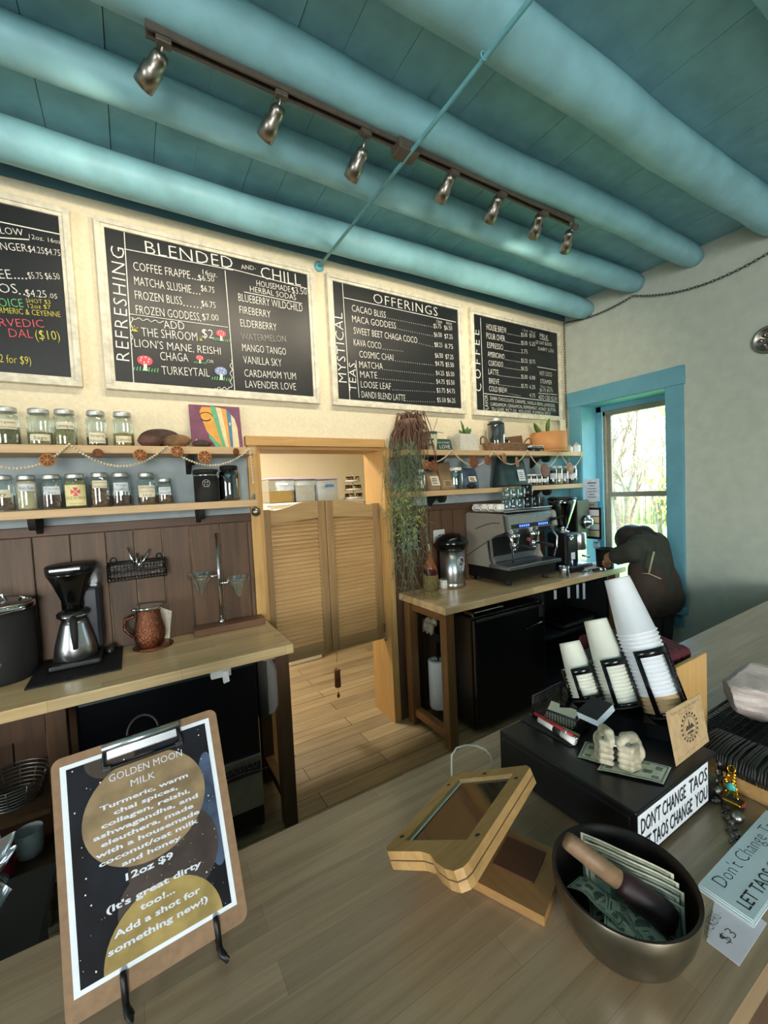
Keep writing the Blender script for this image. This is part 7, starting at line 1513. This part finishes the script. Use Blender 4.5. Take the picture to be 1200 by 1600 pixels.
# ---- pale rock on a black mesh tray
t = thing('mesh_tray', (1.41, .45, ZBAR), 'black wire mesh tray under the pale rock', 'tray'); x0, x1, y0, y1 = 1.20, 1.62, .36, .535
b = MB(); b.tube([(x0, y0, ZBAR+.02), (x1, y0, ZBAR+.02), (x1, y1, ZBAR+.02), (x0, y1, ZBAR+.02)], .004, 8, closed=True)
for k in range(34): x = x0+(x1-x0)*k/33; b.tube([(x, y0, ZBAR+.018), (x, y1, ZBAR+.018)], .0016, 4)
for k in range(12): y = y0+(y1-y0)*k/11; b.tube([(x0, y, ZBAR+.018), (x1, y, ZBAR+.018)], .0016, 4)
b.done('mesh_top', M['blackiron'], t); MB().box((x0+.005, y0+.005, ZBAR+.0005), (x1-.005, y1-.005, ZBAR+.008)).done('tray_floor', M['blackm'], t)
M['rock'] = plain('pale_pink_crystal_rock', '#9d928c', .45, var=.22, scale=18, bmp=.6)
rc = V((1.405, .452, ZBAR+.022)); bm = bmesh.new(); bmesh.ops.create_icosphere(bm, subdivisions=4, radius=1); rk = random.Random(12)
pl = [(V((rk.uniform(-1, 1), rk.uniform(-1, 1), rk.uniform(-1, 1))).normalized(), rk.uniform(.72, .92)) for _ in range(16)]
vs = []
for v in bm.verts:
    p = v.co.copy()
    for n_, d_ in pl:
        e = p.dot(n_)-d_
        if e > 0: p -= n_*e
    p += p*(.02*math.sin(9*p.x+4*p.y)+.015*math.sin(14*p.z+7*p.x)); vs.append(rc+V((p.x*.125-.03*p.z, p.y*.07, p.z*.078+.06)))
fs = [[v.index for v in f.verts] for f in bm.faces]; bm.free(); zmin = min(v.z for v in vs)
o = MB().add([v-V((0, 0, zmin-ZBAR-.022)) for v in vs], fs, False).done('crystal_rock', M['rock']); tag(o, 'pale pinkish crystal rock on a black mesh tray at the right edge', 'rock')
# ---- cut glass footed dish at the far left, on the staff side ledge
t = thing('staff_ledge', (-.6, 1.0, 0), 'dark ledge behind the bar under the cut glass dish', 'ledge'); MB().box((-1.6, .86, .80), (-.20, 1.18, .825)).done('ledge_top', M['blackm'], t); MB().box((-1.6, .88, 0), (-.22, 1.16, .80)).done('ledge_cabinet', M['blackm'], t)
t = thing('cut_glass_dish', (-.315, 1.0, .825), 'cut glass footed dish at the far left edge', 'dish'); n = 48; b = MB(); vs = []; pf = ((.05, 0), (.045, .008), (.015, .02), (.014, .035), (.05, .06), (.075, .10), (.06, .125), (.06, .135), (.085, .165), (.088, .172))
for k, (r, z) in enumerate(pf):
    for j in range(n): a = 2*PI*j/n; rr_ = r*(1+(.07*math.cos(12*a) if k > 3 else 0)); vs.append((-.315+rr_*math.cos(a), 1.0+rr_*math.sin(a), .826+z+(.006*math.cos(12*a) if k > 7 else 0)))
b.add(vs, [(i*n+j, i*n+(j+1) % n, (i+1)*n+(j+1) % n, (i+1)*n+j) for i in range(len(pf)-1) for j in range(n)], True); b.done('glass_bowl', bpy.data.materials['ribbed_glass'], t)

# ---------------------------------------------------------------- the barista bending over the table
M['skin'] = plain('skin', '#9c7358', .55, var=.06); M['hair'] = plain('dark_brown_hair', '#1d1a18', .5, var=.3, scale=40, bmp=.4); M['shirt'] = plain('dark_olive_shirt', '#33382f', .85, var=.15, scale=18, bmp=.2); M['apron'] = plain('brown_apron', '#40332a', .85, var=.15, scale=16, bmp=.2); M['trouser'] = plain('dark_grey_trousers', '#262a29', .9, var=.12); M['strap'] = plain('cream_strap', '#b5ac93', .8); M['shoe'] = plain('black_shoe', '#0e0e0e', .5)
PXq = 3.12
def J(x, y, X=PXq): return PX(x, y, X)
pel = J(1026, 925); wst = J(1021, 895); che = J(1018, 872); upb = J(1012, 853); nek = J(1003, 845); hed = J(983, 847)
hl, hr = pel+V((-.085, .0, -.03)), pel+V((.085, .0, -.03)); kl, kr = V((hl.x, hl.y+.03, .46)), V((hr.x, hr.y+.03, .46)); al, ar = V((hl.x, hl.y, .08)), V((hr.x, hr.y, .08))
shl, shr = upb+V((-.165, .01, -.02)), upb+V((.165, .01, -.02))
hnl = V((3.20, 1.935, 1.005)); ell = V((2.985, 1.80, 1.055)); hnr = V((3.38, 1.93, 1.01)); elr = V((3.34, 1.75, 1.02))
pt = thing('person', (pel.x, pel.y, 0), 'person in dark shirt and brown apron bending over the table by the window', 'person')
b = MB()
limb(b, [pel, wst, che, upb], [.105, .095, .105, .10]); limb(b, [pel+V((-.06, 0, 0)), che+V((-.06, 0, 0)), upb+V((-.08, 0, 0))], [.09, .085, .08]); limb(b, [pel+V((.06, 0, 0)), che+V((.06, 0, 0)), upb+V((.08, 0, 0))], [.09, .085, .08])
limb(b, [upb, nek, hed], [.07, .055, .06]); fw = (V((hed.x, hed.y+.05, hed.z-.10))-hed).normalized()      # face looks down at the table
up_h = V((0, .85, .5)).normalized()
b.ball(hed, .092, 20, sx=.84, sy=1.0, sz=1.08); b.ball(hed+fw*.055, .062, 16, sx=.85)
for s in (-1, 1): limb(b, [shl if s < 0 else shr, ell if s < 0 else elr], [.056, .042]); limb(b, [ell if s < 0 else elr, (hnl if s < 0 else hnr)+V((0, -.03, .02))], [.041, .026]); b.ball(hed+V((s*.078, -.01, -.01)), .02, 10, sx=.5)
b.ball(hed+fw*.112+V((0, .012, 0)), .014, 10); b.ball(hed+fw*.10+V((0, -.028, 0)), .018, 10, sx=1.4, sy=.5, sz=.5)
for s in (-1, 1): b.ball(hed+fw*.088+V((s*.03, .025, 0)), .012, 8)
for H_, s in ((hnl, -1), (hnr, 1)):
    dirn = V((.15 if s < 0 else -.3, .35, -.75)).normalized(); sd = V((1, -.3, 0)).normalized()
    b.ball(H_, .034, 14, sx=1.15, sy=.75, sz=1.05)
    for k in range(4):
        r0 = H_+sd*(.017*(k-1.5))+dirn*.022; ln = (.042, .05, .048, .038)[k]; m1 = r0+dirn*ln*.6+V((0, .006, 0)); limb(b, [r0, m1, m1+(dirn*.5+V((0, -.6, -.5))).normalized()*ln*.55], [.0098, .009, .0078], 8)
    tb0 = H_-sd*.03*(-s if False else 1); limb(b, [tb0, tb0-sd*.018+dirn*.02, tb0-sd*.012+dirn*.05], [.012, .011, .0085], 8)
limb(b, [hl, kl, al], [.088, .062, .044]); limb(b, [hr, kr, ar], [.088, .062, .044])
for a_ in (al, ar): limb(b, [a_+V((0, -.02, -.045)), a_+V((0, .14, -.055))], [.035, .03])
body = fuse(b, .0085, 'body', M['skin'], pt, 3, .5)
b = MB(); e = .012
limb(b, [pel+V((0, 0, .02)), wst, che, upb], [.118, .108, .118, .112]); limb(b, [pel+V((-.06, 0, .02)), che+V((-.06, 0, 0)), upb+V((-.085, 0, 0))], [.103, .1, .096]); limb(b, [pel+V((.06, 0, .02)), che+V((.06, 0, 0)), upb+V((.085, 0, 0))], [.103, .1, .096])
limb(b, [upb, nek.lerp(upb, .35)], [.09, .072])
for s_, e_ in ((shl, ell), (shr, elr)): limb(b, [s_, s_.lerp(e_, .35), s_.lerp(e_, .62)], [.075, .068, .066])
for k in range(5): q = che+V((-.13+.02*k, -.02*k, -.02-.03*k)); b.ball(q, .03, 8)
sh_o = fuse(b, .011, 'shirt', M['shirt'], pt, 4, .6)
b = MB(); limb(b, [hl+V((0, 0, .06)), kl, al+V((0, 0, .04))], [.092, .08, .066]); limb(b, [hr+V((0, 0, .06)), kr, ar+V((0, 0, .04))], [.092, .08, .066]); limb(b, [hl+V((0, -.02, .05)), hr+V((0, -.02, .05))], [.09, .09]); fuse(b, .012, 'trousers', M['trouser'], pt, 4, .6)
b = MB(); limb(b, [pel+V((-.085, .0, -.02)), pel+V((-.08, .01, .06)), wst+V((-.06, .02, .02))], [.124, .122, .116]); limb(b, [pel+V((.085, .0, -.02)), pel+V((.08, .01, .06)), wst+V((.06, .02, .02))], [.124, .122, .116]); limb(b, [pel+V((-.09, -.01, -.05)), pel+V((.09, -.01, -.05))], [.126, .126])
ap = fuse(b, .012, 'apron', M['apron'], pt, 4, .6)
MB().tube([J(1022, 862, 2.93), J(1018, 878, 2.925), J(1014, 896, 2.93)], .006, 8).done('apron_strap', M['strap'], pt); MB().tube([J(1002, 896, 2.935), J(1014, 896.5, 2.92), J(1033, 904.5, 2.93)], .004, 8).done('apron_seam', M['strap'], ap)
b = MB(); b.ball(hed+V((0, -.022, .022)), .112, 20, sx=.92, sy=1.08, sz=.98); limb(b, [hed+V((-.07, .0, .0)), hed+V((-.083, .01, -.07)), hed+V((-.08, .03, -.115))], [.045, .036, .018]); limb(b, [hed+V((.07, .0, .0)), hed+V((.083, .01, -.07)), hed+V((.08, .03, -.115))], [.045, .036, .018]); limb(b, [hed+V((0, -.06, .02)), nek+V((0, -.01, .04)), upb+V((0, -.03, .06))], [.085, .075, .05]); limb(b, [hed+V((-.06, -.05, 0)), nek+V((-.09, -.03, .0)), upb+V((-.12, -.04, .02))], [.06, .05, .035])
fuse(b, .009, 'hair', M['hair'], pt, 4, .6)
for a_ in (al, ar): b = MB(); limb(b, [a_+V((0, -.03, -.04)), a_+V((0, .06, -.042)), a_+V((0, .15, -.048))], [.043, .043, .036]); fuse(b, .008, 'shoe', M['shoe'], pt, 3)
